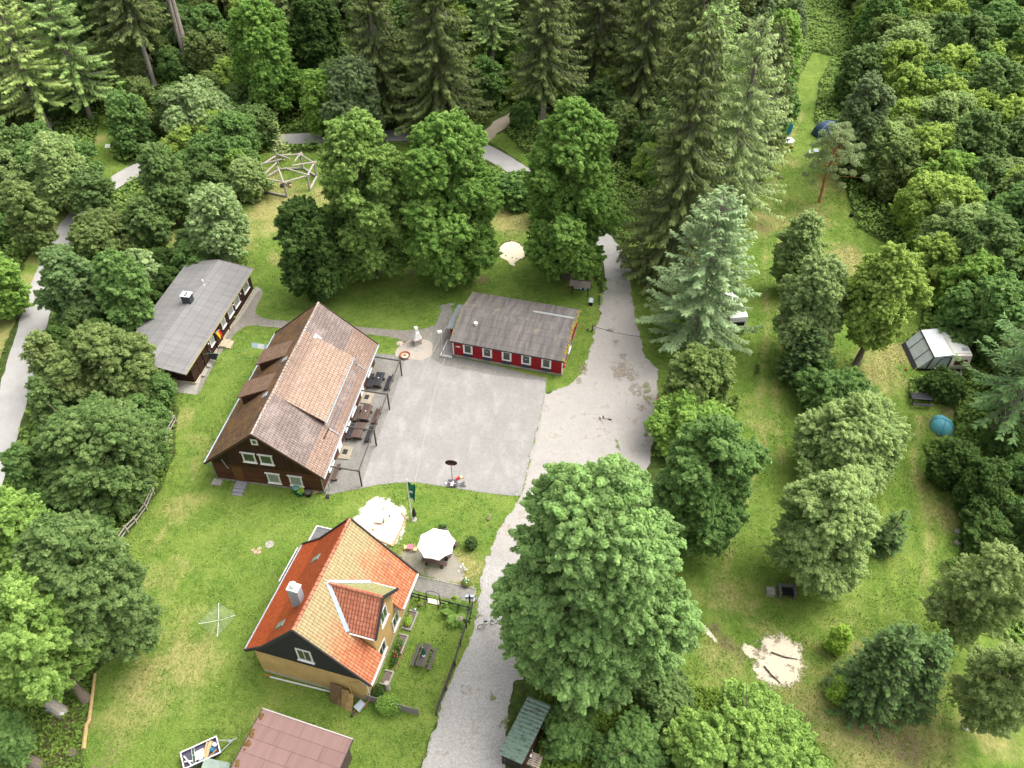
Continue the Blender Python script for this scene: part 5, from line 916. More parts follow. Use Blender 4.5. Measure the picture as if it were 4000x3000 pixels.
m_de = plain('dark_edge', '#46413e', .1); MB().beam((wg + .04, 0, 2.64), (wg + .04, -7.2, 2.48), .06, .16).build('roof_edge', m_de, Gq); MB().beam((-.04, 0, 2.64), (-.04, -7.2, 2.48), .06, .16).build('roof_edge', m_de, Gq)
q = MB()
for i in range(14): a, b = RNG.uniform(.05, .35), -RNG.uniform(.4, 4.0); r_ = RNG.uniform(.08, .2); q.lathe([(r_, 0), (r_ * .8, r_ * .35), (r_ * .3, r_ * .5)], 7, (a, b, 2.71 + b * .0236))
q.build('moss_cushions', plain('brown_moss', '#6a5230', .35, 9, .95, .05), Gq)
# ---------------------------------------------------------------- corrugated shelter at the bottom
cA, cB, cC, cD = GO(1100, 1490, 2.2), GO(1159, 1502, 2.6), GO(1128, 1651, 2.6), GO(1076, 1628, 2.2)
def mk(o, p): return p - o
c0 = Vector((cD.x, cD.y, 0)); uu = Vector((cC.x - cD.x, cC.y - cD.y, 0)); wdt = uu.length; rzs = math.atan2(uu.y, uu.x); lng = Vector((cA.x - cD.x, cA.y - cD.y, 0)).length
Sh = thing('corrugated_shelter', 'lean-to shelter with a dark green corrugated roof and slatted front beside the drive', 'shelter', c0, rzs)
cm = MB(); nn_ = int(lng / .15)
for i in range(nn_ + 1): y_ = i * lng / nn_; hz_ = .03 * (1 if i % 2 else -1); cm.v += [(0, y_, 2.2 + hz_), (wdt, y_, 2.6 + hz_)]
for i in range(nn_): cm.f.append((2 * i, 2 * i + 1, 2 * i + 3, 2 * i + 2))
s_ = NT('green_corrugated_sheet'); nz = s_.noise(s_.coord(scale=(1, 2.5, 1)), 2.2, 6, .75); cc = s_.mix(s_.ramp(nz, [(.52, (0, 0, 0)), (.62, (1, 1, 1))]), lin('#64796a'), lin('#3c3a30')); s_.out(cc, .5, .4)
cm.build('roof', s_.m, Sh)
q = MB(); 
for i in range(14): a = .15 + i * (wdt - .3) / 13; q.bb(a - .035, a + .035, .28, .32, 0, 2.15)
q.bb(.1, wdt - .1, .32, .36, 1.0, 1.1); q.bb(.1, wdt - .1, .32, .36, 2.05, 2.15); q.build('slatted_front', plain('dark_slats', '#3a3531', .2), Sh)
q = MB()
for a in (.2, wdt - .2):
    for b in (.3, lng / 2, lng - .3): q.bb(a - .06, a + .06, b - .06, b + .06, 0, 2.1)
q.build('post', plain('dark_post', '#40372e', .2), Sh); MB().bb(.25, wdt - .1, lng - .15, lng - .1, 0, 2.2).bb(wdt - .14, wdt - .08, .4, lng - .2, 0, 2.4).build('back_boards', m_bb, Sh)

# ================================================================ THINGS IN THE YARD
m_wd = boards('weathered_brown_wood', '#5b4a42', '#6b5950', .2, False, .3)
m_wk = boards('black_stained_wood', '#35353a', '#45454a', .2, False, .3)
m_wg = boards('grey_wood', '#56504c', '#665f5a', .14, False, .3)
m_log = plain('log_wood', '#4b3d35', .3, 5, .85)
m_silver = plain('silvered_wood', '#a8a096', .22, 5, .85, .1)
m_pale = plain('pale_timber', '#b49a72', .2, 5, .85)
m_black = plain('black_plastic', '#242424', .15, 5, .5)
m_green = plain('green_plastic', '#1d5a44', .15, 5, .5)
m_blackm = plain('black_metal', '#1f1f21', .15, 5, .5, .5)
m_steel = plain('galvanised_steel', '#b5b8ba', .1, 5, .4, .5, .6)
BH = Matrix.Translation((-20.8, 55.0, 0)) @ Matrix.Rotation(R(81.1), 4, 'Z')
YH = Matrix.Translation((-13.55, 32.03, 0)) @ Matrix.Rotation(R(74.4), 4, 'Z')
def PB(a, b): return BH @ Vector((a, b, 0))
# ---- terrace picnic tables and benches
def log_table(name, label, loc, rz, mat, Lt=1.95, Wt=.92, split=False):
    t = thing(name, label, 'picnic table', loc, rz); mb = MB()
    if split:
        for k in range(3): mb.bb(-Lt / 2, Lt / 2, -Wt / 2 + k * Wt / 3 + .015, -Wt / 2 + (k + 1) * Wt / 3 - .015, .68, .75)
    else:
        mb.slab([(-Lt / 2 + .06, -Wt / 2, .75), (Lt / 2 - .06, -Wt / 2, .75), (Lt / 2, -Wt / 2 + .06, .75), (Lt / 2, Wt / 2 - .06, .75), (Lt / 2 - .06, Wt / 2, .75), (-Lt / 2 + .06, Wt / 2, .75), (-Lt / 2, Wt / 2 - .06, .75), (-Lt / 2, -Wt / 2 + .06, .75)], .07)
    mb.build('tabletop', mat, t)
    for s_ in (-1, 1): MB().tube([(s_ * .62, -.42, .14), (s_ * .62, .42, .14)], .13, 10).bb(s_ * .62 - .06, s_ * .62 + .06, -.3, .3, .25, .68).build('support', m_log, t)
    return t
def log_bench(name, label, loc, rz, mat, Lb=1.95, back=False, group=None):
    t = thing(name, label, 'bench', loc, rz, group); MB().bb(-Lb / 2, Lb / 2, -.17, .17, .4, .47).build('seat', mat, t)
    for s_ in (-1, 1):
        mb = MB().tube([(s_ * .68, -.25 - (.12 if back else 0), .12), (s_ * .68, .25, .12)], .12, 10).bb(s_ * .68 - .05, s_ * .68 + .05, -.1, .1, .2, .4)
        if back: mb.beam((s_ * .68, -.2, .1), (s_ * .68, -.34, .85), .1, .07, (1, 0, 0))
        mb.build('support', m_log, t)
    if back: MB().beam((-Lb / 2, -.33, .78), (Lb / 2, -.33, .78), .05, .2).build('backrest', mat, t)
    return t
rb = R(81.1); gt_ = 'picnic tables on the terrace of the brown house'
for a, nm, sp, mt in ((5.95, 'top', True, m_wk), (1.22, 'mid', False, m_wd), (-1.17, 'low', False, m_wd)):
    lbs = {'top': 'black stained picnic table with gaps between its planks, topmost on the terrace', 'mid': 'brown picnic table on the terrace, the middle one of three', 'low': 'brown picnic table on the terrace lying under a pergola crossbeam'}
    log_table('picnic_table', lbs[nm], PB(a, -6.22), rb, mt, split=sp)['group'] = gt_
    w_ = {'top': 'black topmost', 'mid': 'middle brown', 'low': 'lowest brown'}[nm]
    log_bench('log_bench', f'backless bench between the brown house wall and the {w_} terrace table', PB(a - .05, -5.35), rb, mt if nm != 'low' else m_wk, group='benches at the terrace tables')
    log_bench('log_bench', f'bench with backrest on the courtyard side of the {w_} terrace table', PB(a - .1, -7.2), rb, mt if nm != 'low' else m_wk, back=True, group='benches at the terrace tables')
    a_ = PB(a + .1, -6.2); t = thing('ashtray', f'tiny white ashtray on the {w_} terrace table', 'ashtray', (a_.x, a_.y, .752)); MB().lathe([(.06, 0), (.07, .04), (.04, .04), (.03, .02)], 10).build('dish', m_white, t)
log_bench('log_bench', 'brown bench beside the lower door of the brown house', PB(-6.3, -5.55), rb, m_wd, 1.9)
# ---- pergola of posts and beams
for a, lb in ((7.4, 'topmost'), (2.52, 'second'), (-2.32, 'third'), (-7.25, 'lowest')):
    t = thing('pergola_frame', f'{lb} black post and crossbeam of the roofless terrace pergola', 'pergola', PB(a, -8.25), rb, 'post frames of the terrace pergola')
    MB().tube([(0, 0, 0), (0, 0, 2.2)], .075, 8).build('post', m_blackm, t); MB().beam((0, -.1, 2.24), (0, 3.0, 2.4), .09, .12).build('crossbeam', m_wg, t); MB().lathe([(.13, 0), (.13, .05), (.08, .06)], 8).build('foot', m_conc, t)
o = MB().beam((-7.35, -8.25, 2.34), (7.5, -8.25, 2.34), .09, .1).build('pergola_beam', m_wg); place(o, (-20.8, 55, 0), rb); tag(o, 'long grey beam joining the heads of all the terrace pergola posts', 'beam')
o = MB().tube([(0, 0, 0), (0, 0, 1.0)], .06, 8).lathe([(.09, .98), (.09, 1.1), (.02, 1.16)], 8).build('bollard_lamp', m_steel); place(o, PB(-8.1, -5.45)); tag(o, 'grey steel pipe bollard at the lower courtyard corner of the brown house', 'bollard')
o = MB().bb(-.25, .25, -.18, .18, .0, .05).build('drain_grate', m_blackm); place(o, PB(-8.9, -5.5), rb); tag(o, 'dark drain grate at the lower corner of the brown house', 'grate')
# ---- things at the south gable of the brown house
p = GO(643, 1064); t = thing('water_butt_lid', 'round green rain barrel with domed lid left of the potted plant', 'barrel', p); MB().lathe([(.3, 0), (.34, .35), (.33, .75)], 18).build('barrel', m_green, t); MB().lathe([(.35, .75), (.34, .8), (.15, .86), (.02, .87)], 18).build('lid', plain('faded_green_plastic', '#5d8a7d', .1, 5), t)
p = GO(652, 1069); t = thing('plant_tub', 'green tub with a yellow green plant between the two barrels', 'tub', p); MB().lathe([(.24, 0), (.32, .4), (.27, .4), (.27, .36)], 16).build('tub', m_green, t)
V_, _ = leaf_quads(np.array([0, 0, .6]) + unit(260) * RNG.uniform(.05, .35, (260, 1)), unit(260) + [0, 0, .5], RNG.uniform(.05, .1, 260)); me = leaf_mesh('plant', V_, RNG.uniform(0, 1, 260), KM['lime2']); o = bpy.data.objects.new('plant', me); COL.objects.link(o); o.parent = t
p = GO(667, 1071); t = thing('barrel', 'black bucket with lid right of the potted plant', 'barrel', p); MB().lathe([(.24, 0), (.27, .5), (.28, .52)], 16).build('body', m_black, t); MB().lathe([(.29, .52), (.27, .57), (.02, .59)], 16).build('lid', plain('grey_lid', '#555350', .1), t)
o = MB().beam((-.4, 0, .06), (.4, .1, .06), .1, .08).beam((-.3, .15, .05), (.45, .12, .05), .08, .06).build('wood_offcuts', m_pale); place(o, GO(686, 1065), .3); tag(o, 'small pile of pale boards at the corner of the brown house', 'boards')
# ---- barbecue fireplace, fire bowl, manhole
p = GO(901, 742); t = thing('stone_barbecue', 'white stone barbecue fireplace with tall chimney at the path', 'barbecue', p, R(-150))
MB().bb(-.42, .42, -.38, .38, 0, .75).build('base', m_plinth, t); MB().lathe([(.5, .75), (.56, .8), (.56, .86), (.3, .86)], 14).build('shelf', plain('brick_shelf', '#bf9d88', .1), t)
MB().slab([(-.45, .4, .86), (.45, .4, .86), (.16, .3, 1.75), (-.16, .3, 1.75)], .1).slab([(-.45, -.2, .86), (-.45, .4, .86), (-.16, .3, 1.75), (-.16, 0, 1.75)], .08).slab([(.45, .4, .86), (.45, -.2, .86), (.16, 0, 1.75), (.16, .3, 1.75)], .08).slab([(.45, -.15, 1.3), (-.45, -.15, 1.3), (-.16, 0, 1.75), (.16, 0, 1.75)], .08).bb(-.17, .17, -.02, .32, 1.75, 2.45).build('hood', m_white, t)
MB().bb(-.36, .36, -.2, .32, .86, 1.0).build('ash_bed', m_dark, t); MB().slab([(-.17, -.06, 2.35), (.17, -.06, 2.35), (.17, .36, 2.5), (-.17, .36, 2.5)], .05).build('chimney_cap', m_white, t)
p = GO(875, 771); t = thing('fire_bowl', 'rusty round fire bowl with ash on the pebble bed', 'fire bowl', p); MB().lathe([(.15, .05), (.42, .2), (.55, .34), (.58, .34), (.53, .31), (.4, .2), (.1, .12)], 24).build('bowl', plain('rust', '#8c5238', .25, 6), t, True)
q = MB().lathe([(.4, .2), (.38, .22), (.02, .25)], 20); q.build('ash', plain('ash_heap', '#c6b49c', .25, 9), t); q = MB()
for a in (0, 1.1, 2.2): q.tube([(-.2 * math.cos(a), -.2 * math.sin(a), .27), (.22 * math.cos(a), .22 * math.sin(a), .3)], .02, 5)
q.build('charred_stick', m_black, t)
def disc(name, label, p, r_, mat, z=.03, cat='cover'):
    o = MB().lathe([(r_, 0), (r_, z), (r_ * .85, z + .004), (r_ * .8, z)], 20).build(name, mat); place(o, p); return tag(o, label, cat)
disc('manhole_cover', 'pale round manhole cover in the grass beside the fire bowl', GO(864, 742), .38, plain('pinkish_concrete', '#b5a497', .15, 5), cat='manhole')
disc('manhole_cover', 'round grey manhole cover in the lawn above the orange roofed house', GO(582, 1176), .38, m_slab, cat='manhole')
o = MB().bb(-.4, -.05, -.15, .2, 0, .05).bb(0, .35, .05, .35, 0, .05).bb(-.15, .2, -.3, 0, .0, .04).bb(-.5, -.2, .25, .45, 0, .04).build('paving_stones', plain('tan_stone', '#a58f75', .2)); place(o, GO(558, 1191), .5); tag(o, 'few loose tan paving stones in the lawn left of the manhole', 'stones')
# ---- lamp post
p = G(1730, 1395); t = thing('lamp_post', 'white lamp post at the left corner of the red house', 'lamp', p, R(15)); MB().tube([(0, 0, 0), (0, 0, 3.55)], [.055, .04], 8).build('pole', m_steel, t); MB().bb(-.34, .1, -.15, .15, 3.55, 3.72).build('lantern', m_white, t)
# ---- notice board
p = GO(1252, 638); t = thing('notice_board', 'roofed wooden notice board with posters under the tall maple', 'notice board', p, R(-13))
for s_ in (-1, 1): MB().bb(s_ * .95 - .06, s_ * .95 + .06, -.06, .06, 0, 1.9).build('post', m_log, t)
MB().bb(-.89, .89, -.04, .04, .8, 1.75).build('board', plain('dark_board', '#2c2f33', .1), t)
for k, (a, w, z0_, z1_, c) in enumerate(((-.7, .16, .92, 1.2, '#dddddd'), (-.42, .3, .92, 1.2, '#b9b9c6'), (0, .17, .92, 1.2, '#e5e5e5'), (.45, .32, .9, 1.2, '#8db7bb'), (-.85, 1.6, 1.32, 1.62, '#7fb0ba'))): MB().bb(a, a + w, -.055, -.042, z0_, z1_).build('poster', plain(f'poster_{k}', c, .2, 14), t)
MB().slab([(-1.2, -.75, 1.75), (1.2, -.75, 1.75), (1.2, 0, 2.15), (-1.2, 0, 2.15)], .05).slab([(-1.2, 0, 2.15), (1.2, 0, 2.15), (1.2, .75, 1.75), (-1.2, .75, 1.75)], .05).build('roof', boards('grey_shingles', '#6f6761', '#7d746d', .16, False, .3), t)
p = GO(1276, 659); t = thing('waste_bin', 'white topped waste bin beside the notice board', 'bin', p, R(-10)); MB().lathe([(.2, 0), (.22, .5)], 12).build('body', m_black, t); MB().slab([(-.25, -.2, .55), (.25, -.2, .55), (.2, .15, .95), (-.2, .15, .95)], .06).slab([(-.2, .15, .95), (.2, .15, .95), (.25, .3, .5), (-.25, .3, .5)], .05).build('hood', plain('pale_bin_hood', '#c7d3d5', .05), t)
# ---- road barrier
b0, b1 = GO(1279, 716), GO(1415, 742)
t = thing('barrier_chain', 'thin dark barrier chain hanging across the gravel lane', 'barrier', b0); d_ = b1 - b0; MB().tube([(0, 0, .8), tuple(d_ * .25 + Vector((0, 0, .55))), tuple(d_ * .5 + Vector((0, 0, .45))), tuple(d_ * .75 + Vector((0, 0, .55))), tuple(d_ + Vector((0, 0, .8)))], .025, 5).build('chain', m_blackm, t)
for q in (Vector((0, 0, 0)), d_): MB().tube([q, q + Vector((0, 0, .9))], .07, 8).build('post', m_log, t)
t = thing('warning_sign', 'small white triangular sign on the barrier chain', 'sign', b0 + d_ * .04); MB().slab([(-.22, -.06, .35), (.22, -.06, .35), (0, -.06, .75)], .02).build('plate', m_white, t); MB().slab([(-.11, -.065, .42), (.11, -.065, .42), (0, -.065, .6)], .004).build('symbol', m_black, t)
o = MB().lathe([(.14, 0), (.17, .12), (.1, .25), (.02, .28)], 9).build('field_stone', m_bark); place(o, GO(1270, 716) + Vector((0, .2, 0))); tag(o, 'brown stump stone beside the left barrier post', 'stone')
# ---- sandpit with frame and toy house
sp = ovp([(742, 1136), (848, 1180), (878, 1122), (868, 1108)]); mb = MB()
for a, b in zip(sp[:-1], sp[1:]): mb.beam((a.x, a.y, .08), (b.x, b.y, .08), .12, .16)
for pp in (sp[0], sp[1], sp[2]): mb.bb(pp.x - .1, pp.x + .1, pp.y - .1, pp.y + .1, 0, .2)
tag(mb.build('sandpit_frame', m_pale), 'wooden edge beams around the big bright sandpit', 'sandpit frame')
p = GO(820, 1128); t = thing('toy_house', 'small toy play house standing in the middle of the sandpit', 'toy house', p, R(-8)); MB().bb(-.3, .3, -.2, .2, .0, .35).build('wall', plain('orange_toy_plastic', '#c98a4a', .1), t); MB().slab([(-.36, -.3, .32), (.36, -.3, .32), (.36, 0, .6), (-.36, 0, .6)], .03).slab([(-.36, 0, .6), (.36, 0, .6), (.36, .3, .32), (-.36, .3, .32)], .03).build('roof', m_white, t); MB().bb(.36, .44, -.1, .2, .0, .5).build('side_panel', plain('toy_green', '#5b9a5a', .1), t)
for k, (x, y, c, lb) in enumerate(((842, 1116, '#d977a6', 'pink'), (806, 1146, '#d9a53a', 'orange'), (829, 1100, '#d8cf4f', 'yellow'))):
    o = MB().lathe([(.08, 0), (.11, .16), (.09, .16), (.07, .03)], 10).build('sand_bucket', plain(lb + '_toy', c, .05, 5)); place(o, GO(x, y)); tag(o, f'little {lb} bucket lying on the bright sand', 'toy bucket')
# ---- flagpole and folded black parasol
p = G(1610, 2028)
t = thing('flagpole', 'tall white flagpole with a green flag hanging at its head', 'flagpole', p); MB().tube([(0, 0, 0), (0, 0, 5.6)], [.06, .035], 10).lathe([(.02, 5.6), (.06, 5.65), (.02, 5.72)], 8).build('pole', m_white, t)
V2 = []; F2 = []; nu, nv = 8, 16
for j in range(nv + 1):
    for i in range(nu + 1):
        f_ = i / nu; g_ = j / nv; w = .62 * (1 - .35 * g_); V2.append((.05 + f_ * w, .14 * math.sin(f_ * 9 + g_ * 2) * f_, 5.35 - g_ * 2.3 - f_ * .55))
for j in range(nv):
    for i in range(nu): a = j * (nu + 1) + i; F2.append((a, a + 1, a + nu + 2, a + nu + 1))
fm_ = MB(); fm_.v, fm_.f = V2, F2; fo = fm_.build('flag', plain('green_flag_cloth', '#146a49', .1, 5), t, True)
MB().slab([(.12, -.16, 4.35), (.4, -.16, 4.2), (.38, -.16, 3.95), (.24, -.16, 4.12), (.12, -.16, 4.0)], .01).slab([(.12, -.16, 3.35), (.34, -.16, 3.2), (.34, -.16, 2.98), (.24, -.16, 3.12), (.22, -.16, 2.92), (.12, -.16, 3.02)], .01).build('emblem', m_white, fo)
t = thing('folded_parasol', 'folded black parasol leaning at the foot of the flagpole', 'parasol', G(1618, 2030), 0); MB().tube([(0, 0, 0), (.02, .25, 1.5)], .03, 6).build('pole', m_blackm, t); MB().tube([(0, .05, .3), (.02, .12, .55), (.02, .18, 1.0), (.02, .25, 1.5)], [.06, .2, .15, .03], 10).build('canopy', m_black, t); MB().lathe([(.28, 0), (.26, .08), (.05, .1)], 14).build('base', m_conc, t)
# ---- parasol with log table and benches
p = G(1704, 2178); tr_ = R(-14)
c_ = G(1704, 2178, 0)
um = thing('garden_parasol', 'big white eight sided parasol over the log table', 'parasol', (c_.x + .0, c_.y - .05, 0), 0); 
cx = G(1704, 2123, 2.35); um.location = (cx.x, cx.y, 0)
MB().tube([(0, 0, 0), (0, 0, 2.75)], .035, 8).build('pole', m_pale, um); mb = MB(); k8 = 8; rr_ = 1.62; ap = (0, 0, 2.78)
rim = [(rr_ * math.cos(i * math.pi / 4 + .2), rr_ * math.sin(i * math.pi / 4 + .2), 2.28) for i in range(8)]; mid_ = [((rim[i][0] + rim[(i + 1) % 8][0]) / 2 * .96, (rim[i][1] + rim[(i + 1) % 8][1]) / 2 * .96, 2.31) for i in range(8)]
for i in range(8): mb.slab([rim[i], mid_[i], ap], .015); mb.slab([mid_[i], rim[(i + 1) % 8], ap], .015)
mb.build('canopy', plain('white_canvas', '#f3f2ef', .02, 5, .8, .1, bump=.02), um); rbm = MB()
for q in rim: rbm.beam((0, 0, 2.72), (q[0] * .98, q[1] * .98, q[2] - .02), .03, .02)
rbm.build('ribs', m_pale, um)
p = G(1722, 2170); log_table('picnic_table', 'heavy brown log table half hidden under the white parasol', p, tr_, m_wd, 2.1, .95)
log_bench('log_bench', 'brown log bench in front of the white parasol table', G(1698, 2206) + Vector((0, 0, 0)), tr_ + math.pi, m_wd, 2.2); log_bench('log_bench', 'brown log bench behind the white parasol table', G(1745, 2128), tr_, m_wd, 2.2)
# ---- children's table and stools
p = GO(887, 1187); t = thing('kids_table', 'small pink plastic kids table left of the white parasol', 'kids table', p, R(-12)); mk_ = plain('pink_plastic', '#cf7480', .05); MB().bb(-.27, .27, -.24, .24, .4, .45).build('tabletop', mk_, t)
for a in (-.22, .22):
    for b in (-.2, .2): MB().tube([(a, b, .42), (a * 1.15, b * 1.15, 0)], .03, 6).build('leg', mk_, t)
for x, y, lb in ((877.5, 1186, 'left'), (897.5, 1190, 'right')):
    t = thing('kids_chair', f'pale yellow kids chair on the {lb} side of the pink table', 'kids chair', GO(x, y), R(90 if lb == 'left' else -90), 'kids chairs at the pink table'); my = bpy.data.materials.get('yellow_plastic') or plain('yellow_plastic', '#d9dc98', .05); MB().bb(-.15, .15, -.15, .15, .24, .28).build('seat', my, t)
    for a in (-.12, .12):
        for b in (-.12, .12): MB().tube([(a, b, .25), (a * 1.2, b * 1.2, 0)], .022, 6).build('leg', my, t)
    if lb == 'left': MB().bb(-.15, .15, .12, .16, .28, .5).build('backrest', my, t)
# ---- planters
def leafball(parent, c, r_, n, mat, ls=.07, name='plant'):
    P = np.array(c) + unit(n) * (RNG.uniform(.1, 1, (n, 1)) ** .5) * np.array(r_); P = P[P[:, 2] > .02]; V_, _ = leaf_quads(P, unit(len(P)) + [0, 0, .6], ls * RNG.uniform(.6, 1.3, len(P))); me = leaf_mesh(name, V_, np.clip(RNG.normal(.5, .25, len(P)), 0, 1), mat); o = bpy.data.objects.new(name, me); COL.objects.link(o); o.parent = parent; return o
def planter(label, p, rz, wx, wy, h, mat, leaf, r_, n=300):
    t = thing('planter', label, 'planter', p, rz); MB().bb(-wx / 2, wx / 2, -wy / 2, wy / 2, 0, h).build('trough', mat, t); leafball(t, (0, 0, h + r_[2] * .5), r_, n, leaf); return t
planter('grey trough with green plants on the lawn above the white parasol', GO(957, 1141), R(-8), .75, .3, .22, m_plinth, KM['mid'], (.4, .18, .25), 400)
planter('empty looking brown trough on the lawn close to the huge maple', GO(1057, 1119), R(70), .6, .25, .2, plain('brown_trough', '#86756a', .1), KM['yellow'], (.2, .08, .04), 60)
t = thing('flower_bowl', 'round bowl with white flowers at the end of the cobbled entry', 'planter', GO(1008, 1262)); MB().lathe([(.2, 0), (.42, .3), (.4, .34), (.3, .3)], 18).build('bowl', plain('mossy_bowl', '#6f6a45', .2), t); leafball(t, (0, 0, .4), (.36, .36, .2), 320, KM['lime']); q = MB()
for i in range(9): a, r_ = RNG.uniform(0, 6.28), RNG.uniform(0, .3); q.lathe([(.05, 0), (.05, .03)], 6, (r_ * math.cos(a), r_ * math.sin(a), .58))
q.build('flowers', m_white, t)
q = MB()
for i in range(8): q.lathe([(.07, .4), (.07, .44)], 7, (RNG.uniform(-.5, .5), RNG.uniform(-.45, .45), 0)).tube([(q.v[-1][0], q.v[-1][1], 0), (q.v[-1][0], q.v[-1][1], .4)], .01, 3)
q = q.build('white_flowers', m_white); place(q, GO(1003, 1232)); tag(q, 'loose group of tall white flowers beside the log table', 'flowers')
t = thing('thuja_bush', 'small bushy conifer standing alone on the lawn right of the white parasol', 'bush', GO(1019, 1182)); leafball(t, (0, 0, .62), (.55, .55, .68), 2600, KM['spruce_d'], .08, 'crown'); MB().tube([(0, 0, 0), (0, 0, .5)], .05, 6).build('trunk', m_bark, t)
# ---- ride-on toys by the courtyard edge
p = GO(977, 1046); t = thing('hoop_stand', 'black basketball board on a thin red pole with a weighted grey base', 'basketball stand', p, R(-4))
MB().bb(-.42, .42, -.4, .45, 0, .14).build('base', plain('dark_grey_plastic', '#4b4d52', .1), t); MB().tube([(0, .15, .1), (0, .2, 2.6)], .03, 8).build('pole', plain('red_pole', '#8a3b3b', .2), t)
MB().slab([(-.56 * math.cos(i * math.pi / 6) ** 1 if 0 else .56 * math.cos(-i * math.pi / 6), .3, 2.75 + .36 * math.sin(-i * math.pi / 6)) for i in range(12)], .04).build('backboard', m_black, t)
MB().tube([(.22 * math.cos(i * .5236), .55 + .22 * math.sin(i * .5236), 2.65) for i in range(13)], .014, 5, False).tube([(0, .2, 2.5), (-.35, .28, 2.85)], .015, 4).tube([(0, .2, 2.5), (.35, .28, 2.85)], .015, 4).build('hoop', plain('red_hoop', '#b0413c', .1), t)
t = thing('scooter_toy', 'white and pink toy scooter lying on the base of the basketball stand', 'toy scooter', p + Vector((0, -.1, .15)), R(-10)); MB().slab([(-.12, -.25, .06), (.12, -.25, .06), (.16, .1, .06), (.02, .4, .06), (-.16, .1, .06)], .05).build('body', plain('pale_pink_plastic', '#d8b9b0', .05), t); MB().tube([(-.4, .08, .1), (.55, .0, .1)], .02, 5).build('handlebar', m_white, t); MB().lathe([(.12, 0), (.14, .06), (.1, .12)], 10, (-.6, 0, -.1)).build('helmet', m_white, t)
t = thing('toy_trike', 'black toy tricycle tipped over at the lower edge of the courtyard', 'tricycle', GO(996, 1050), R(15))
def wheel(parent, c, r_, ax='x', mat=None, w=.05, name='wheel', n=18):
    P = []
    for i in range(n + 1):
        a = i * 2 * math.pi / n; P.append((c[0], c[1] + r_ * math.cos(a), c[2] + r_ * math.sin(a)) if ax == 'x' else (c[0] + r_ * math.cos(a), c[1], c[2] + r_ * math.sin(a)))
    o = MB().tube(P, w / 2, 6, False).build(name, mat or m_black, parent); h = MB()
    for i in range(0, n, 3): h.tube([c, P[i]], .006, 3, False)
    h.build('spokes', m_steel, o); return o
wheel(t, (-.45, 0, .22), .2, 'y'); wheel(t, (.3, -.2, .12), .11, 'y'); wheel(t, (.3, .25, .12), .11, 'y'); MB().tube([(-.45, 0, .25), (-.3, 0, .55), (0, 0, .25), (.3, 0, .2)], .025, 6).tube([(.3, -.2, .12), (.3, .25, .12)], .02, 5).tube([(-.33, -.2, .58), (-.33, .2, .58)], .015, 5).build('frame', m_blackm, t); MB().bb(-.02, .3, -.15, .15, .26, .32).build('seat', plain('grey_seat', '#55585e', .1), t)
t = thing('toy_car', 'red and yellow toy lying beside the black tricycle', 'toy', GO(991, 1035), R(30)); MB().slab([(-.3, -.1, .25), (.1, -.1, .3), (.15, .15, .3), (-.25, .1, .2)], .12).build('body', plain('red_toy', '#c9283a', .05), t); MB().bb(.15, .35, -.12, .1, .02, .2).build('panel', plain('cream_toy', '#dcd596', .05), t); MB().lathe([(.07, 0), (.07, .06)], 10, (.35, -.1, 0)).lathe([(.07, 0), (.07, .06)], 10, (-.3, -.1, 0)).build('wheel', m_black, t)
# ---- garden of the yellow house
t = thing('picnic_table', 'grey brown plank picnic table in the fenced garden with a closed green parasol', 'picnic table', GO(917, 1424), R(75))
q = MB()
for k in range(5): q.bb(-.95, .95, -.37 + k * .15, -.24 + k * .15, .7, .75)
q.build('tabletop', m_wg, t)
for s_ in (-1, 1): q = MB(); q.bb(-.95, .95, s_ * .68 - .13, s_ * .68 - .01, .42, .47).bb(-.95, .95, s_ * .68 + .01, s_ * .68 + .13, .42, .47).build('seat', m_wg, t)
for s_ in (-1, 1): MB().beam((s_ * .65, -.3, .7), (s_ * .65, -.6, 0), .05, .1).beam((s_ * .65, .3, .7), (s_ * .65, .6, 0), .05, .1).beam((s_ * .65, -.75, .38), (s_ * .65, .75, .38), .05, .1).build('leg_frame', m_wg, t)
t = thing('closed_parasol', 'closed dark green parasol standing through the garden picnic table', 'parasol', GO(917, 1424)); MB().tube([(0, 0, 0), (0, 0, 1.9)], .025, 8).build('pole', m_white, t); MB().lathe([(.14, .95), (.19, 1.0), (.12, 1.4), (.04, 1.82)], 8).build('canopy', m_green, t); MB().lathe([(.1, .76), (.12, .8), (.03, .85)], 8, (0, -.1, 0)).build('tie', m_white, t)
def rail_fence(name, label, pts, hts, mat, post=None, cat='fence', ph=1.0, pw=.09, group=None):
    P = pts; t = thing(name, label, cat, P[0], 0, group); o0 = P[0]
    for z in hts: q = MB(); [q.beam(P[i] - o0 + Vector((0, 0, z)), P[i + 1] - o0 + Vector((0, 0, z)), .05, .13) for i in range(len(P) - 1)]; q.build('rail', mat, t)
    for a in P: MB().bb(a.x - o0.x - pw / 2, a.x - o0.x + pw / 2, a.y - o0.y - pw / 2, a.y - o0.y + pw / 2, 0, ph).build('post', post or mat, t)
    return t
def segs(a, b, n): return [a.lerp(b, i / n) for i in range(n + 1)]
fA, fB, fC = G(1607, 2336), G(1670, 2352), G(1720, 2362)
rail_fence('rail_fence', 'short black rail fence between the yellow house and the garden gate', segs(fA, fB, 2), (.35, .8), m_blackm, ph=.95)
rail_fence('rail_fence', 'black rail fence between the garden gate and the fern at the drive corner', segs(fC, G(1830, 2392), 3), (.35, .8), m_blackm, ph=.95)
fence_c = G(1832, 2392)
rail_fence('rail_fence', 'long black rail fence running along the drive side of the garden', [G(1832, 2392), G(1822, 2450), G(1800, 2520), G(1775, 2600)], (.35, .8), m_blackm, ph=.95)
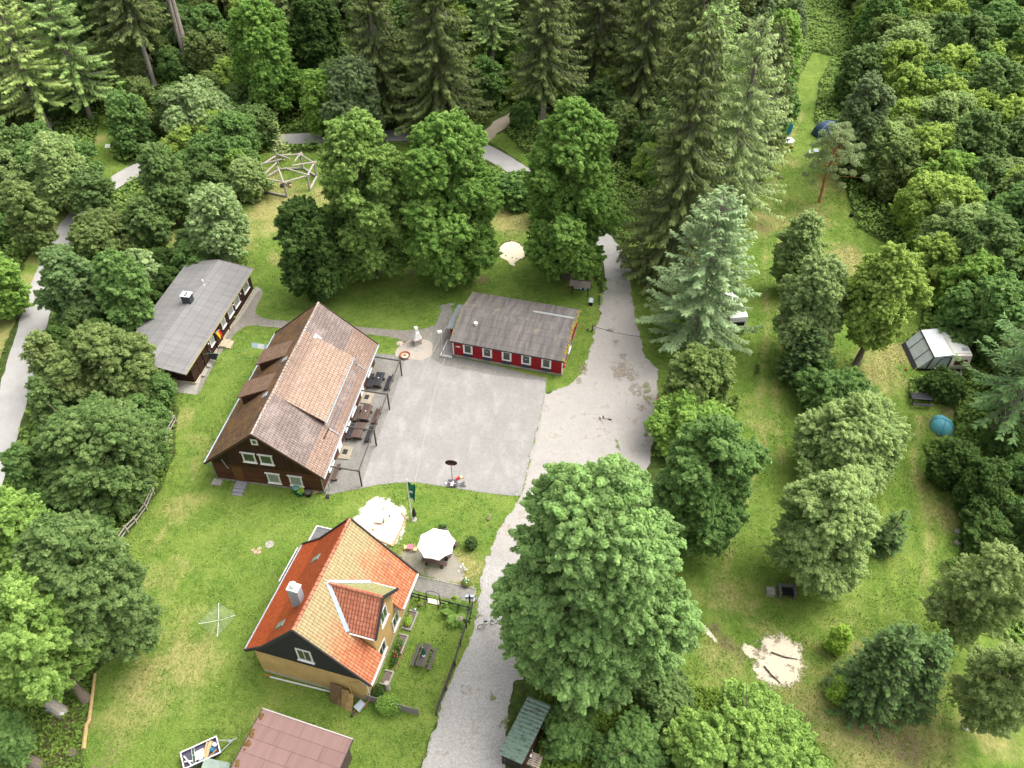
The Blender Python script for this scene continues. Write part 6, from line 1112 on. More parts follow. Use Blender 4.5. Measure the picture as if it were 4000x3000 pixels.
def board_fence(name, label, a, b, h, mat, nb, slats='h', capw=None):
    t = thing(name, label, 'fence', a, ang(a, b)); L_ = (b - a).length; q = MB()
    if slats == 'h':
        for k in range(nb): q.bb(0, L_, -.02, .02, .06 + k * h / nb, .06 + (k + .72) * h / nb)
    else:
        for k in range(nb): q.bb(k * L_ / nb, (k + .85) * L_ / nb, -.02, .02, .05, h)
    q.build('boards', mat, t)
    for x in (0, L_ / 2, L_): MB().bb(x - .05, x + .05, .02, .12, 0, h + .08).build('post', capw or mat, t)
    return t
board_fence('board_fence', 'grey board fence at the lower end of the garden beside the drive', G(1775, 2600), G(1703, 2795), .95, m_wg, 5)
board_fence('slatted_fence', 'low fence of close grey slats at the corner of the yellow house', G(1434, 2738), G(1632, 2795), 1.05, plain('light_grey_slats', '#807b76', .2, 6), 7)
t = thing('garden_gate', 'open black metal arched gate frame in front of the cobbled entry', 'gate', fB, ang(fB, fC)); w_ = (fC - fB).length
for off in (0, -.55):
    P = [(0, off, 0), (0, off, 1.55)] + [(w_ / 2 - w_ / 2 * math.cos(i * math.pi / 8), off, 1.55 + .3 * math.sin(i * math.pi / 8)) for i in range(1, 8)] + [(w_, off, 1.55), (w_, off, 0)]; MB().tube(P, .022, 6).build('arch', m_blackm, t)
q = MB()
for z in (.4, .8, 1.2, 1.55): q.tube([(0, 0, z), (0, -.55, z)], .015, 5).tube([(w_, 0, z), (w_, -.55, z)], .015, 5)
q.build('side_bars', m_blackm, t)
o = MB().bb(-.55, .55, -.2, .2, 0, .1).build('door_stone', plain('pale_stone', '#d6c9b8', .1)); place(o, G(1694, 2352), R(-14)); tag(o, 'pale stone threshold under the arched garden gate', 'threshold')
t = thing('ostrich_fern', 'large lush fern at the drive corner of the fenced garden', 'fern', G(1785, 2400)); fr_ = []; fv = []
for i in range(75):
    a = RNG.uniform(0, 6.28); L_ = RNG.uniform(1.1, 1.7); el = RNG.uniform(.25, 1.2); n_ = 34; s_ = np.linspace(.08, 1, n_); X = L_ * s_ * math.cos(el * .8); Z = L_ * s_ * math.sin(el) - .45 * L_ * s_ ** 2.2 + .1
    d_ = np.array([math.cos(a), math.sin(a), 0]); P = d_ * X[:, None]; P[:, 2] = Z; sd2 = np.array([-d_[1], d_[0], 0])
    for sg_ in (-1, 1): D = sd2 * sg_ + d_ * .5 + np.array([0, 0, -.25]); D = np.tile(D / np.linalg.norm(D), (n_, 1)); fr_.append(spray(P, D, .26 * np.sin(s_ * 2.8 + .25) + .03, np.full(n_, .055), .2)); fv.append(np.full(n_, RNG.uniform(.3, 1)))
me = leaf_mesh('fronds', np.vstack(fr_), np.concatenate(fv), KM['maple_b']); o = bpy.data.objects.new('fronds', me); COL.objects.link(o); o.parent = t
t = thing('garden_bush', 'light green bush growing through the low slatted fence', 'bush', G(1520, 2770)); leafball(t, (0, 0, .75), (1.0, .75, .75), 2600, KM['lime'], .075, 'crown'); MB().tube([(0, 0, 0), (0, 0, .6)], .04, 6).build('stem', m_bark, t)
t = thing('garden_bush', 'dark green bush tucked into the corner of the yellow house', 'bush', G(1478, 2712)); leafball(t, (0, 0, .5), (.45, .6, .5), 1000, KM['dark'], .07, 'crown')
t = thing('lantern', 'small grey metal lantern on the rail fence beside the fern', 'lantern', G(1800, 2440)); MB().tube([(0, 0, 0), (0, 0, .8)], .02, 6).build('stake', m_blackm, t); MB().lathe([(.12, .8), (.12, 1.0), (.24, 1.0), (.02, 1.2)], 6).build('head', plain('copper_grey', '#9d8f85', .15), t)
def YP(a, b): return YH @ Vector((a, b, 0))
ry = R(74.4)
for a, ln, lb in ((2.4, 1.7, 'upper'), (.3, 1.6, 'middle'), (-2.6, 1.2, 'lower')):
    t = thing('raised_bed', f'{lb} stone edged flower bed along the garden wall of the yellow house', 'flower bed', YP(a, -4.95), ry, 'flower beds along the yellow house'); MB().bb(-ln / 2, ln / 2, -.4, -.3, 0, .22).bb(-ln / 2, -ln / 2 + .1, -.3, .35, 0, .22).bb(ln / 2 - .1, ln / 2, -.3, .35, 0, .22).build('edging', m_conc, t); MB().bb(-ln / 2 + .1, ln / 2 - .1, -.3, .3, 0, .14).build('soil', plain('bed_soil', '#6a6055', .2) if 'bed_soil' not in bpy.data.materials else bpy.data.materials['bed_soil'], t)
    if lb != 'lower': leafball(t, (-.2, 0, .4), (.5, .28, .3), 520, KM['lime2' if lb == 'upper' else 'mid'], .06)
t = thing('flower_bed', 'narrow bed with roses and herbs under the cross gable', 'flower bed', YP(-.9, -5.0), ry); MB().bb(-1.0, 1.0, -.42, -.36, 0, .15).build('edging', plain('brick_edge', '#8d6a52', .2), t); leafball(t, (0, 0, .3), (.95, .3, .3), 900, KM['dark'], .06); q = MB()
for i in range(8): q.lathe([(.05, 0), (.05, .05)], 6, (RNG.uniform(-.2, .9), RNG.uniform(-.25, .2), RNG.uniform(.4, .6)))
q.build('blossoms', plain('rose_blossom', '#c4405a', .1), t)
t = thing('flower_pot', 'grey pot with yellow blossoms at the wall beside the garden fence', 'pot', YP(3.95, -5.3)); MB().lathe([(.14, 0), (.2, .3), (.17, .3)], 12).build('pot', plain('beige_pot', '#a59c86', .1), t); leafball(t, (0, 0, .36), (.18, .18, .12), 120, KM['yellow'], .05)
t = thing('garden_ornament', 'grey metal watering can set by the wall of the yellow house', 'watering can', YP(3.35, -5.0)); MB().lathe([(.12, 0), (.14, .3), (.05, .34)], 12).tube([(.1, 0, .1), (.35, 0, .35)], .02, 5).build('body', m_zinc, t)
t = thing('tree_stump', 'pale cut log standing behind the bush at the house corner', 'log', G(1515, 2690), R(40)); MB().tube([(0, 0, 0), (.05, .1, .75)], [.24, .2], 12).build('log', m_silver, t)
# boards and wheelbarrow by the gable
t = thing('leaning_boards', 'stack of brown fibre boards leaning against the yellow gable wall', 'boards', YH @ Vector((-4.72, -3.0, 0)), ry)
for k, (b, h, w, c) in enumerate(((.95, 1.75, .95, '#6f5a40'), (.55, 1.4, .55, '#7d6746'), (.2, 1.6, .55, '#947a50'), (-.15, 1.3, .55, '#a68a5c'))): MB().slab([(-.75 - k * .07, b - w / 2, .0), (-.08 - k * .05, b - w / 2, h), (-.08 - k * .05, b + w / 2, h), (-.75 - k * .07, b + w / 2, .0)], .05).build('board', plain(f'fibre_board_{k}', c, .25, 5), t)
t = thing('wheelbarrow', 'tipped wheelbarrow with grey tray and pink red frame at the house corner', 'wheelbarrow', G(1408, 2768), R(-40)); MB().slab([(-.3, -.35, .5), (.3, -.35, .5), (.24, .35, .62), (-.24, .35, .62)], .18).build('tray', m_zincl, t); MB().tube([(-.3, .8, .7), (-.28, .2, .4), (-.05, -.65, .2)], .02, 6).tube([(.3, .8, .7), (.28, .2, .4), (.05, -.65, .2)], .02, 6).tube([(-.28, .2, .45), (-.3, .3, 0)], .02, 6).tube([(.28, .2, .45), (.3, .3, 0)], .02, 6).build('frame', plain('faded_red_frame', '#b4625c', .1), t); wheel(t, (0, -.7, .2), .18, 'x', w=.08)
t = thing('drain_pipe', 'long white plastic pipe lying along the foot of the yellow gable wall', 'pipe', (0, 0, 0)); a_, b_ = G(1055, 2645), G(1330, 2713); MB().tube([a_ + Vector((0, 0, .06)), b_ + Vector((0, 0, .06))], .06, 8).build('pipe', m_white, t)
o = MB().tube([(0, 0, .05), (.55, -.15, .05)], .05, 6).build('clay_pipe', plain('orange_plastic', '#b9763a', .15)); place(o, G(1032, 2635)); tag(o, 'short orange brown pipe lying at the left end of the white pipe', 'pipe')
# bicycles
def bike(label, p, rz, mat):
    t = thing('bicycle', label, 'bicycle', p, rz); wheel(t, (-.53, 0, .34), .33, 'y', w=.05, n=24); wheel(t, (.53, 0, .34), .33, 'y', w=.05, n=24)
    MB().tube([(-.53, 0, .34), (-.05, 0, .3), (.38, 0, .78), (-.15, 0, .8), (-.05, 0, .3)], .022, 6).tube([(-.53, 0, .34), (-.15, 0, .8), (-.18, 0, .92)], .018, 6).tube([(.53, 0, .34), (.38, 0, .78), (.35, 0, .98)], .02, 6).build('frame', mat, t); MB().tube([(.3, -.28, 1.0), (.36, 0, 1.0), (.3, .28, 1.0)], .014, 6).build('handlebar', m_blackm, t); MB().slab([(-.32, -.07, .95), (-.05, -.03, .95), (-.05, .03, .95), (-.32, .07, .95)], .05).build('saddle', m_black, t); return t
bike('white framed bicycle leaning on the fence post at the drive corner', G(1851, 2370), R(72), m_white); bike('black bicycle parked behind the white one along the fence', G(1842, 2405), R(80), m_blackm); bike('black bicycle standing under the left edge of the huge maple', G(1905, 2447), R(20), m_blackm)
t = thing('letterbox_post', 'dark post with two grey letterboxes where the entry meets the drive', 'letterbox', G(1836, 2360)); MB().bb(-.06, .06, -.06, .06, 0, 1.35).build('post', m_log, t)
for s_ in (-1, 1): MB().bb(s_ * .2 - .13, s_ * .2 + .13, -.1, .1, .95, 1.3).build('letterbox', m_zincl, t)
t = thing('planter', 'wooden box with small plants hanging on the garden rail fence', 'planter', G(1778, 2345), R(-12)); MB().bb(-.3, .3, -.1, .1, .3, .5).build('trough', m_pale, t); leafball(t, (0, 0, .55), (.3, .12, .1), 120, KM['lime2'], .05)
t = thing('grey_box', 'small grey electricity box at the corner where the garden fence meets the house', 'meter box', G(1607, 2318), R(-14)); MB().bb(-.2, .2, -.15, .15, 0, .95).build('cabinet', m_zincl, t); MB().bb(-.24, .24, -.19, .19, .95, 1.0).build('lid', m_zinc, t)
# ---- rotary clothes dryer
t = thing('rotary_dryer', 'silver rotary clothes dryer with spread arms on the lower lawn', 'clothes dryer', G(851, 2450), 0); MB().tube([(0, 0, 0), (0, 0, 1.75)], .03, 8).build('pole', m_steel, t); tips = []
cen = G(853, 2421, 1.7)
for q in (G(853, 2354, 1.95), G(919, 2401, 1.95), G(848, 2486, 1.95), G(775, 2435, 1.95)): tips.append(Vector((q.x - cen.x, q.y - cen.y, 1.9)))
t.location = (cen.x, cen.y, 0)
for q in tips: MB().tube([(0, 0, 1.62), tuple(q * .5 + Vector((0, 0, .78))), tuple(q)], .018, 6).build('arm', m_white, t)
q = MB()
for k in range(9):
    f_ = .28 + k * .09
    for i in range(4): a_, b_ = tips[i], tips[(i + 1) % 4]; q.tube([(a_.x * f_, a_.y * f_, 1.62 + .28 * f_), (b_.x * f_, b_.y * f_, 1.62 + .28 * f_)], .006, 3, False)
q.build('lines', plain('pale_line', '#b9bfae', .05), t)
# ---- washing lines with cloths between washhouse and brown house
cl = thing('washing_line', 'green washing lines stretched from the washhouse to the brown house', 'washing line', (0, 0, 0)); q = MB()
a1_, a2_, a3_ = G(790, 1378, 2.3), G(930, 1322, 1.9), G(845, 1395, 2.0); e1_, e2_, e3_ = G(1062, 1353, 2.0), G(1062, 1353, 2.0), G(1010, 1402, 2.2)
for a_, b_ in ((a1_, e1_), (a2_, e2_), (a3_, e3_)): q.tube([(a_.x, a_.y, 2.1), ((a_.x + b_.x) / 2, (a_.y + b_.y) / 2, 1.98), (b_.x, b_.y, 2.1)], .008, 3, False)
q.build('line', plain('green_cord', '#58b070', .05), cl)
for k, (x, lb, c) in enumerate(((996, 'left pale blue', '#aebfc4'), (1020, 'middle white', '#d6d8d6'), (1045, 'right grey', '#a9b6ba'))):
    pp = G(x, 1340 + k * 4, 2.0); t = thing('tea_towel', f'{lb} cloth hanging on the washing line', 'cloth', (pp.x, pp.y, 2.0), R(-10), 'cloths on the washing line'); MB().slab([(-.36, 0, 0), (.36, 0, 0), (.34, -.3, -.42), (-.36, -.28, -.4)], .015).build('cloth', plain(f'towel_{k}', c, .08, 9), t)
t = thing('satellite_panel', 'dark rectangular solar panel on a stand in front of the washhouse', 'panel', G(843, 1416), R(-15)); MB().slab([(-.4, -.3, .75), (.4, -.3, .75), (.4, .3, 1.05), (-.4, .3, 1.05)], .05).build('panel', plain('panel_black', '#1c1d22', .1, 5, .3), t); MB().tube([(-.3, 0, 0), (-.3, 0, .85)], .02, 5).tube([(.3, 0, 0), (.3, 0, .85)], .02, 5).tube([(-.4, .3, 1.0), (-1.2, .9, 1.9)], .015, 4).build('stand', m_steel, t)
# ---- left rail fence and white bench table
lf = [G(468, 2128), G(500, 2080), G(535, 2045), G(575, 1992), G(602, 1930), G(612, 1890)]
rail_fence('split_rail_fence', 'weathered split rail fence along the wood at the left of the lawn', lf, (.4, .85), m_silver, ph=1.0, pw=.13)
rail_fence('split_rail_fence', 'short weathered rail fence behind the white bench table', [G(655, 1735), G(668, 1690), G(690, 1650), G(650, 1610)], (.4, .85), m_silver, ph=1.0, pw=.12)
t = thing('bench_table', 'white wooden table bench at the edge of the wood beside the lawn', 'bench', G(652, 1672), R(75)); MB().bb(-.75, .75, -.25, .25, .62, .68).build('tabletop', m_white, t); MB().bb(-.7, .7, .5, .75, .38, .43).build('seat', m_silver, t); MB().beam((-.6, -.2, .62), (-.6, -.3, 0), .06, .1).beam((.6, -.2, .62), (.6, -.3, 0), .06, .1).beam((-.6, -.2, .4), (-.6, .7, .4), .05, .08).beam((.6, -.2, .4), (.6, .7, .4), .05, .08).beam((-.6, .62, .4), (-.6, .66, 0), .06, .1).beam((.6, .62, .4), (.6, .66, 0), .06, .1).build('leg_frame', m_silver, t)
for (x, y, lb) in ((566, 1975, 'upper'), (465, 2130, 'lower')):
    t = thing('bird_feeder', f'{lb} brown post with a little white bird box at the split rail fence', 'bird box', G(x, y)); MB().tube([(0, 0, 0), (0, 0, 1.5)], .06, 8).build('post', m_log, t); MB().bb(-.16, .16, -.12, .12, 1.5, 1.72).build('box', m_white, t)
# ---- peeled log, stumps, bat boxes
o = MB().tube([G(378, 2640) + Vector((0, 0, .35)), G(352, 2820) + Vector((0, 0, .22)), G(345, 2832) + Vector((0, 0, .22))], [.11, .14, .14], 10).build('peeled_log', plain('peeled_wood', '#a89262', .2, 4)); tag(o, 'long peeled yellow log lying at the lawn edge, upper piece', 'log')
o = MB().tube([G(342, 2832) + Vector((0, 0, .2)), G(330, 2930) + Vector((0, 0, .2))], [.14, .17], 10).build('peeled_log', bpy.data.materials['peeled_wood']); tag(o, 'peeled yellow log lying at the lawn edge, short lower piece', 'log')
t = thing('leaning_tree', 'leaning grey tree trunk with small boxes under the ash crown', 'trunk', G(245, 2785)); MB().tube([(0, 0, 0), (-.5, .1, 1.6), (-.9, .2, 3.0)], [.5, .38, .33], 12).build('trunk', m_silver, t); MB().bb(-.45, -.2, -.5, -.32, 1.2, 1.5).build('nest_box', m_zinc, t); MB().bb(.1, .4, -.4, -.2, .5, .62).build('nest_box', m_white, t)
t = thing('leaning_tree', 'brown trunk cut by the lower left edge of the picture', 'trunk', G(160, 2995)); MB().tube([(0, 0, 0), (-.7, .1, 1.0), (-1.4, .3, 2.4)], [.48, .42, .36], 12).build('trunk', m_bark, t)
o = MB().lathe([(.4, 0), (.36, .25), (.3, .3), (.02, .3)], 12).build('tree_stump', m_bark); place(o, G(283, 2940)); tag(o, 'round brown tree stump between undergrowth near the peeled log', 'stump')
# ---- trailer with junk, tarpaulin
pa, pb_, pc = G(718, 2938, .75), G(835, 2885, .75), G(735, 2995, .75)
t = thing('car_trailer', 'open grey trailer with white rim left of the red roofed garage', 'trailer', ((pa.x + pb_.x) / 2 + .25, (pa.y + pb_.y) / 2 - .5, 0), ang(pa, pb_)); Lx, Ly = 2.5, 1.25
q = MB(); q.bb(-Lx / 2, Lx / 2, -Ly / 2, Ly / 2, .4, .46)
for s_ in (-1, 1): q.bb(-Lx / 2, Lx / 2, s_ * Ly / 2 - .02, s_ * Ly / 2 + .02, .46, .74).bb(s_ * Lx / 2 - .02, s_ * Lx / 2 + .02, -Ly / 2 + .02, Ly / 2 - .02, .46, .74)
q.build('body', plain('trailer_grey', '#575465', .1), t); q = MB()
for s_ in (-1, 1): q.bb(-Lx / 2 - .04, Lx / 2 + .04, s_ * Ly / 2 - .04, s_ * Ly / 2 + .04, .745, .79).bb(s_ * Lx / 2 - .04, s_ * Lx / 2 + .04, -Ly / 2 + .04, Ly / 2 - .04, .745, .79)
q.build('rim', m_white, t); MB().beam((Lx / 2, -.45, .42), (Lx / 2 + .95, 0, .42), .05, .06).beam((Lx / 2, .45, .42), (Lx / 2 + .95, 0, .42), .05, .06).beam((Lx / 2 + .6, 0, .44), (Lx / 2 + 1.25, 0, .46), .07, .07).build('drawbar', m_steel, t)
for s_ in (-1, 1): wheel(t, (0, s_ * (Ly / 2 + .12), .28), .24, 'y', w=.14)
tl = t.location.copy(); ta = t.rotation_euler.z
def inT(name, label, cat, fn): o = thing(name, label, cat, tl, ta, None); fn(o); return o
inT('loose_board', 'white board lying on the junk in the trailer', 'board', lambda o: MB().slab([(-.45, -.45, .82), (.2, -.35, .8), (.25, .2, .84), (-.35, .15, .84)], .03).build('board', m_white, o))
inT('plank_bundle', 'pale wooden planks lying across the trailer', 'planks', lambda o: MB().beam((.2, -.5, .62), (.85, .5, .72), .26, .06).beam((.05, -.4, .7), (.6, .5, .78), .12, .08).build('planks', m_pale, o))
inT('plank_bundle', 'thin orange lath at the front end of the trailer', 'lath', lambda o: MB().beam((.5, -.5, .6), (1.05, -.2, .6), .06, .05).build('lath', plain('orange_lath', '#b98545', .1), o))
inT('blue_bag', 'blue plastic bag in the trailer', 'bag', lambda o: MB().lathe([(.12, .5), (.2, .6), (.12, .78), (.03, .8)], 9, (.75, -.1, 0)).build('bag', plain('blue_plastic', '#2f6f94', .15), o))
inT('grey_sheet', 'crumpled grey sheet at the rear of the trailer', 'sheet', lambda o: MB().slab([(-1.1, -.1, .6), (-.5, -.3, .7), (-.4, .35, .62), (-1.0, .45, .55)], .08).build('sheet', plain('grey_sheet', '#4e5359', .15), o))
inT('roof_window_frame', 'pale narrow frame leaning across the trailer', 'frame', lambda o: MB().beam((-.6, -.6, .86), (-.5, .55, .86), .03, .03).beam((-.42, -.6, .86), (-.32, .55, .86), .03, .03).beam((-.6, -.6, .86), (-.42, -.6, .86), .03, .03).beam((-.5, .55, .86), (-.32, .55, .86), .03, .03).beam((-.55, 0, .86), (-.37, 0, .86), .03, .03).build('frame', plain('pale_green_frame', '#b4c4b0', .05), o))
def pipes(o): q = MB(); q.tube([(-1.1, .3, .7), (-.75, -.55, .75)], .05, 6).tube([(-1.15, -.1, .7), (-.6, -.35, .8)], .05, 6).tube([(-.2, -.5, .8), (.1, -.45, .8)], .05, 6); q.build('pipes', m_white, o)
inT('pipe_offcuts', 'white pipe offcuts in the rear of the trailer', 'pipes', pipes)
inT('cable_reel', 'white cable reel at the front corner of the trailer', 'reel', lambda o: MB().lathe([(.15, .6), (.15, .64), (.05, .66), (.05, .74), (.14, .75), (.14, .78)], 14, (1.0, .15, 0)).build('reel', m_white, o))
tp = [G(800, 2960, .7), G(900, 2982, .7), G(890, 3060, .6), G(770, 3060, .6)]
q = MB(); q.slab([(p_.x, p_.y, .75 + .05 * (i % 2)) for i, p_ in enumerate(tp)][::-1], .06); q.bb(min(p_.x for p_ in tp) + .3, max(p_.x for p_ in tp) - .3, min(p_.y for p_ in tp) + .2, max(p_.y for p_ in tp) - .25, .02, .68)
tag(q.build('tarpaulin', plain('grey_green_tarp', '#8a988c', .15, 3, .5)), 'grey green tarpaulin covering a stack between trailer and garage', 'tarpaulin')
# ---- pallets and striped barriers by the shelter
t = thing('pallet_stack', 'stack of pale wooden pallets at the lower right corner of the corrugated shelter', 'pallets', GO(1152, 1646), R(-22)); q = MB()
for lv_ in range(3):
    for k in range(6): q.bb(-.55, .55, -.42 + k * .16, -.32 + k * .16, .12 + lv_ * .15, .14 + lv_ * .15)
    for a in (-.5, 0, .5): q.bb(a - .05, a + .05, -.42, .5, .02 + lv_ * .15, .115 + lv_ * .15)
q.build('pallets', plain('pallet_wood', '#b7a596', .15, 6), t)
t = thing('striped_barrier', 'black and white striped poles piled on the pallets', 'poles', GO(1150, 1625), R(75)); st_ = NT('black_white_stripes'); sx = st_.n('ShaderNodeSeparateXYZ'); st_.l(st_.coord(), sx.inputs[0]); st_.out(st_.ramp(st_.math('FRACT', st_.math('MULTIPLY', sx.outputs[0], 2.4)), [(.45, (.02, .02, .02)), (.5, (.8, .8, .8))]), .5)
q = MB(); q.tube([(-.7, 0, .7), (1.6, .1, .8)], .07, 8).tube([(-.5, .3, .6), (1.0, .25, .7)], .04, 6); q.build('pole', st_.m, t); q = MB(); q.tube([(1.5, -.1, .6), (2.1, .05, .9), (1.6, .3, .6)], .04, 5)
for k in range(5): q.tube([(-.6 + k * .1, .25 + k * .12, .55), (.7, .45 + k * .06, .75)], .025, 5)
q.build('white_rods', m_white, t)
# ---- log pavilion
t = thing('log_pavilion', 'open polygonal frame of silvered logs with a crown of leaning roof logs', 'log pavilion', (0, 0, 0)); c0_ = GO(615, 392); t.location = c0_
zz_ = lambda x, y: (980 + x * .12658, 580 + y * .12658); base_px = [(310, 1440), (900, 1600), (1590, 1450), (1900, 900), (1800, 730), (1230, 560), (590, 700)]
bs = [G(*zz_(*b_)) - c0_ for b_ in base_px]; Rb = sum((b_.xy.length for b_ in bs)) / len(bs); import itertools
cen2 = Vector((sum(b_.x for b_ in bs) / 7, sum(b_.y for b_ in bs) / 7, 0)); N7 = 7; Rb = 3.75
ag = [math.atan2(b_.y - cen2.y, b_.x - cen2.x) for b_ in bs]; ag = [ag[0] + i * 2 * math.pi / N7 for i in range(N7)]
bp = [cen2 + Vector((Rb * math.cos(a), Rb * math.sin(a), 0)) for a in ag]; tp_ = [b_ + Vector((0, 0, 2.15)) for b_ in bp]
for i in range(N7):
    MB().tube([bp[i], tp_[i] + Vector((0, 0, .1 if i != 5 else 1.0))], [.17, .13], 8).build('post', m_silver, t)
    a_, b_ = tp_[i], tp_[(i + 1) % N7]; d_ = (b_ - a_).normalized(); MB().tube([a_ - d_ * .35 + Vector((0, 0, .1)), b_ + d_ * .35 + Vector((0, 0, .1))], .12, 8).build('ring_log', m_silver, t)
    if i not in (1,): a_, b_ = bp[i], bp[(i + 1) % N7]; MB().tube([a_ + Vector((0, 0, .18)), b_ + Vector((0, 0, .18))], .16, 8).build('sill_log', m_silver, t)
    rad_ = (tp_[i] - cen2); rad_.z = 0; rad_.normalize(); tn = Vector((-rad_.y, rad_.x, 0)); MB().tube([tp_[i] + rad_ * .35 + Vector((0, 0, .22)), cen2 + rad_ * .75 - tn * .95 + Vector((0, 0, 2.95))], [.12, .1], 8).build('rafter_log', m_silver, t)
    MB().tube([bp[i] + Vector((0, 0, 1.3)), bp[i].lerp(bp[(i + 1) % N7], .16) + Vector((0, 0, 2.1))], .07, 6).build('brace', m_silver, t)
t = thing('grill_pan', 'black fire pan inside the log pavilion', 'fire pan', GO(612, 402) + Vector((0, 0, 0)), R(12)); MB().lathe([(.35, .02), (.42, .2), (.38, .2), (.3, .06)], 14).bb(.2, 1.1, -.12, .3, .2, .26).build('pan', m_black, t); MB().bb(.2, .8, -.05, .02, .262, .28).build('tongs', m_steel, t)
o = MB().lathe([(.2, 0), (.2, .35), (.02, .35)], 12).build('wood_block', m_pale); place(o, GO(628, 404)); tag(o, 'sawn wood block beside the fire pan', 'log block')
o = MB().beam((-.9, -.3, .1), (.6, .5, .1), .1, .1).beam((-.4, .5, .06), (.2, .1, .06), .08, .08).build('fallen_plank', m_pale); place(o, GO(697, 422)); tag(o, 'pale planks lying in the grass right of the log pavilion', 'planks')
o = MB().bb(-.5, .5, -.2, .2, .4, .46).bb(-.45, -.35, -.15, .15, 0, .4).bb(.35, .45, -.15, .15, 0, .4).bb(-.5, .5, .5, .8, .3, .36).build('white_bench', m_white); place(o, GO(500, 447), R(30)); tag(o, 'white bench between the bushes behind the washhouse', 'bench')
t = thing('footpath_sign', 'small white panel on a post beside the grassy footpath', 'sign', GO(238, 330)); MB().tube([(0, 0, 0), (0, 0, 1.1)], .05, 6).build('post', m_log, t); MB().slab([(-.35, -.25, .95), (.35, -.25, .95), (.35, .25, 1.25), (-.35, .25, 1.25)], .04).build('panel', m_white, t)
# round pit edge
pts_ = [GO(1073 + 0, 548)]; q = MB(); cc_ = GO(1105, 548)
pr_ = resample(smooth_poly(ovp([(1074, 548), (1079, 530), (1095, 521), (1116, 521), (1134, 534), (1137, 552), (1124, 564)]), 2), .45, .05)
for p1_ in pr_: q.lathe([(.09, 0), (.09, .08), (.04, .12)], 6, (p1_.x, p1_.y, 0))
tag(q.build('pit_edging', m_bark), 'ring of dark edging stones around the round sand pit', 'stone edging')
t = thing('spring_rider', 'small grey ride-on spring animal near the round sand pit', 'spring rider', GO(1148, 552)); MB().tube([(.12 * math.cos(i), .12 * math.sin(i), .03 * i) for i in range(16)], .02, 5).build('spring', m_blackm, t); MB().slab([(-.4, .06, .5), (.3, .06, .5), (.45, .06, .85), (.2, .06, .75), (-.3, .06, .8)], .12).build('figure', m_zincl, t)
o = MB()
for i in range(9): o.lathe([(RNG.uniform(.08, .18), 0), (.1, .1), (.02, .14)], 6, (RNG.uniform(-1, 1), RNG.uniform(-.25, .25), 0))
o = o.build('loose_stones', m_slab); place(o, GO(964, 659)); tag(o, 'few pale stones in the grass left of the red house', 'stones')
# ---- orange container, meadow things
t = thing('wooden_crate_bench', 'orange wooden bench half hidden behind the lime tree at the yard edge', 'bench', GO(1424, 878), R(80)); MB().bb(-.75, .75, -.28, .0, .42, .48).bb(-.75, .75, .02, .25, .42, .48).build('seat', plain('orange_wood', '#b0542c', .1), t); MB().bb(-.75, .75, .28, .34, .5, .95).build('backrest', bpy.data.materials['orange_wood'], t)
for s_ in (-1, 1): MB().bb(s_ * .65 - .05, s_ * .65 + .05, -.25, .3, 0, .42).build('leg', m_log, t)
def rough(n, v): pass
t = thing('stone_barbecue', 'grey stone barbecue with a side slab under the round willow', 'barbecue', GO(1697, 1283), R(-5)); MB().bb(-.7, -.5, -.5, .5, 0, .8).bb(.5, .7, -.5, .5, 0, .8).bb(-.5, .5, .3, .5, 0, .8).build('walls', plain('grey_rubble', '#6f6d66', .3, 6), t); MB().bb(-.48, .48, -.48, .28, .5, .54).build('grate', m_blackm, t); s2 = MB().bb(-1.65, -1.0, -.4, .25, 0, .5).build('side_slab', m_slab, t)
# sand court logs
for x0, y0, x1, y1, lb in ((1665, 1410, 1722, 1425, 'upper'), (1650, 1440, 1685, 1476, 'lower')):
    o = MB().tube([GO(x0, y0) + Vector((0, 0, .1)), GO((x0 + x1) / 2, (y0 + y1) / 2 + 3) + Vector((0, 0, .12)), GO(x1, y1) + Vector((0, 0, .08))], [.06, .05, .03], 7).build('driftwood_log', m_log); tag(o, f'dark branch lying on the sand court, {lb} one', 'branch')
o = MB().lathe([(.35, 0), (.3, .18), (.15, .25), (.02, .26)], 7).build('pale_rock', m_conc); place(o, G(3742, 2120)); o.scale = (1, .8, 1); tag(o, 'pale rock at the meadow edge below the dark bushes', 'rock')
o = MB().lathe([(.3, 0), (.26, .15), (.02, .2)], 7).build('pale_rock', m_slab); place(o, G(3740, 2078)); tag(o, 'greyer rock just above the pale one at the meadow edge', 'rock')
# picnic table camping
t = thing('picnic_table', 'black picnic table with one attached bench on the camping meadow', 'picnic table', GO(1985, 868), R(-5)); q = MB()
for k in range(4): q.bb(-1.0, 1.0, -.4 + k * .21, -.22 + k * .21, .72, .77)
q.build('tabletop', m_wk, t); MB().bb(-.95, .95, -.95, -.7, .42, .47).build('seat', m_wk, t); MB().bb(-.95, .95, .7, .95, .42, .47).build('seat', m_wk, t)
for s_ in (-1, 1): MB().beam((s_ * .8, -.9, .4), (s_ * .8, .9, .4), .06, .08).beam((s_ * .8, -.3, .72), (s_ * .8, -.5, 0), .07, .07).beam((s_ * .8, .3, .72), (s_ * .8, .5, 0), .07, .07).build('leg_frame', m_wk, t)
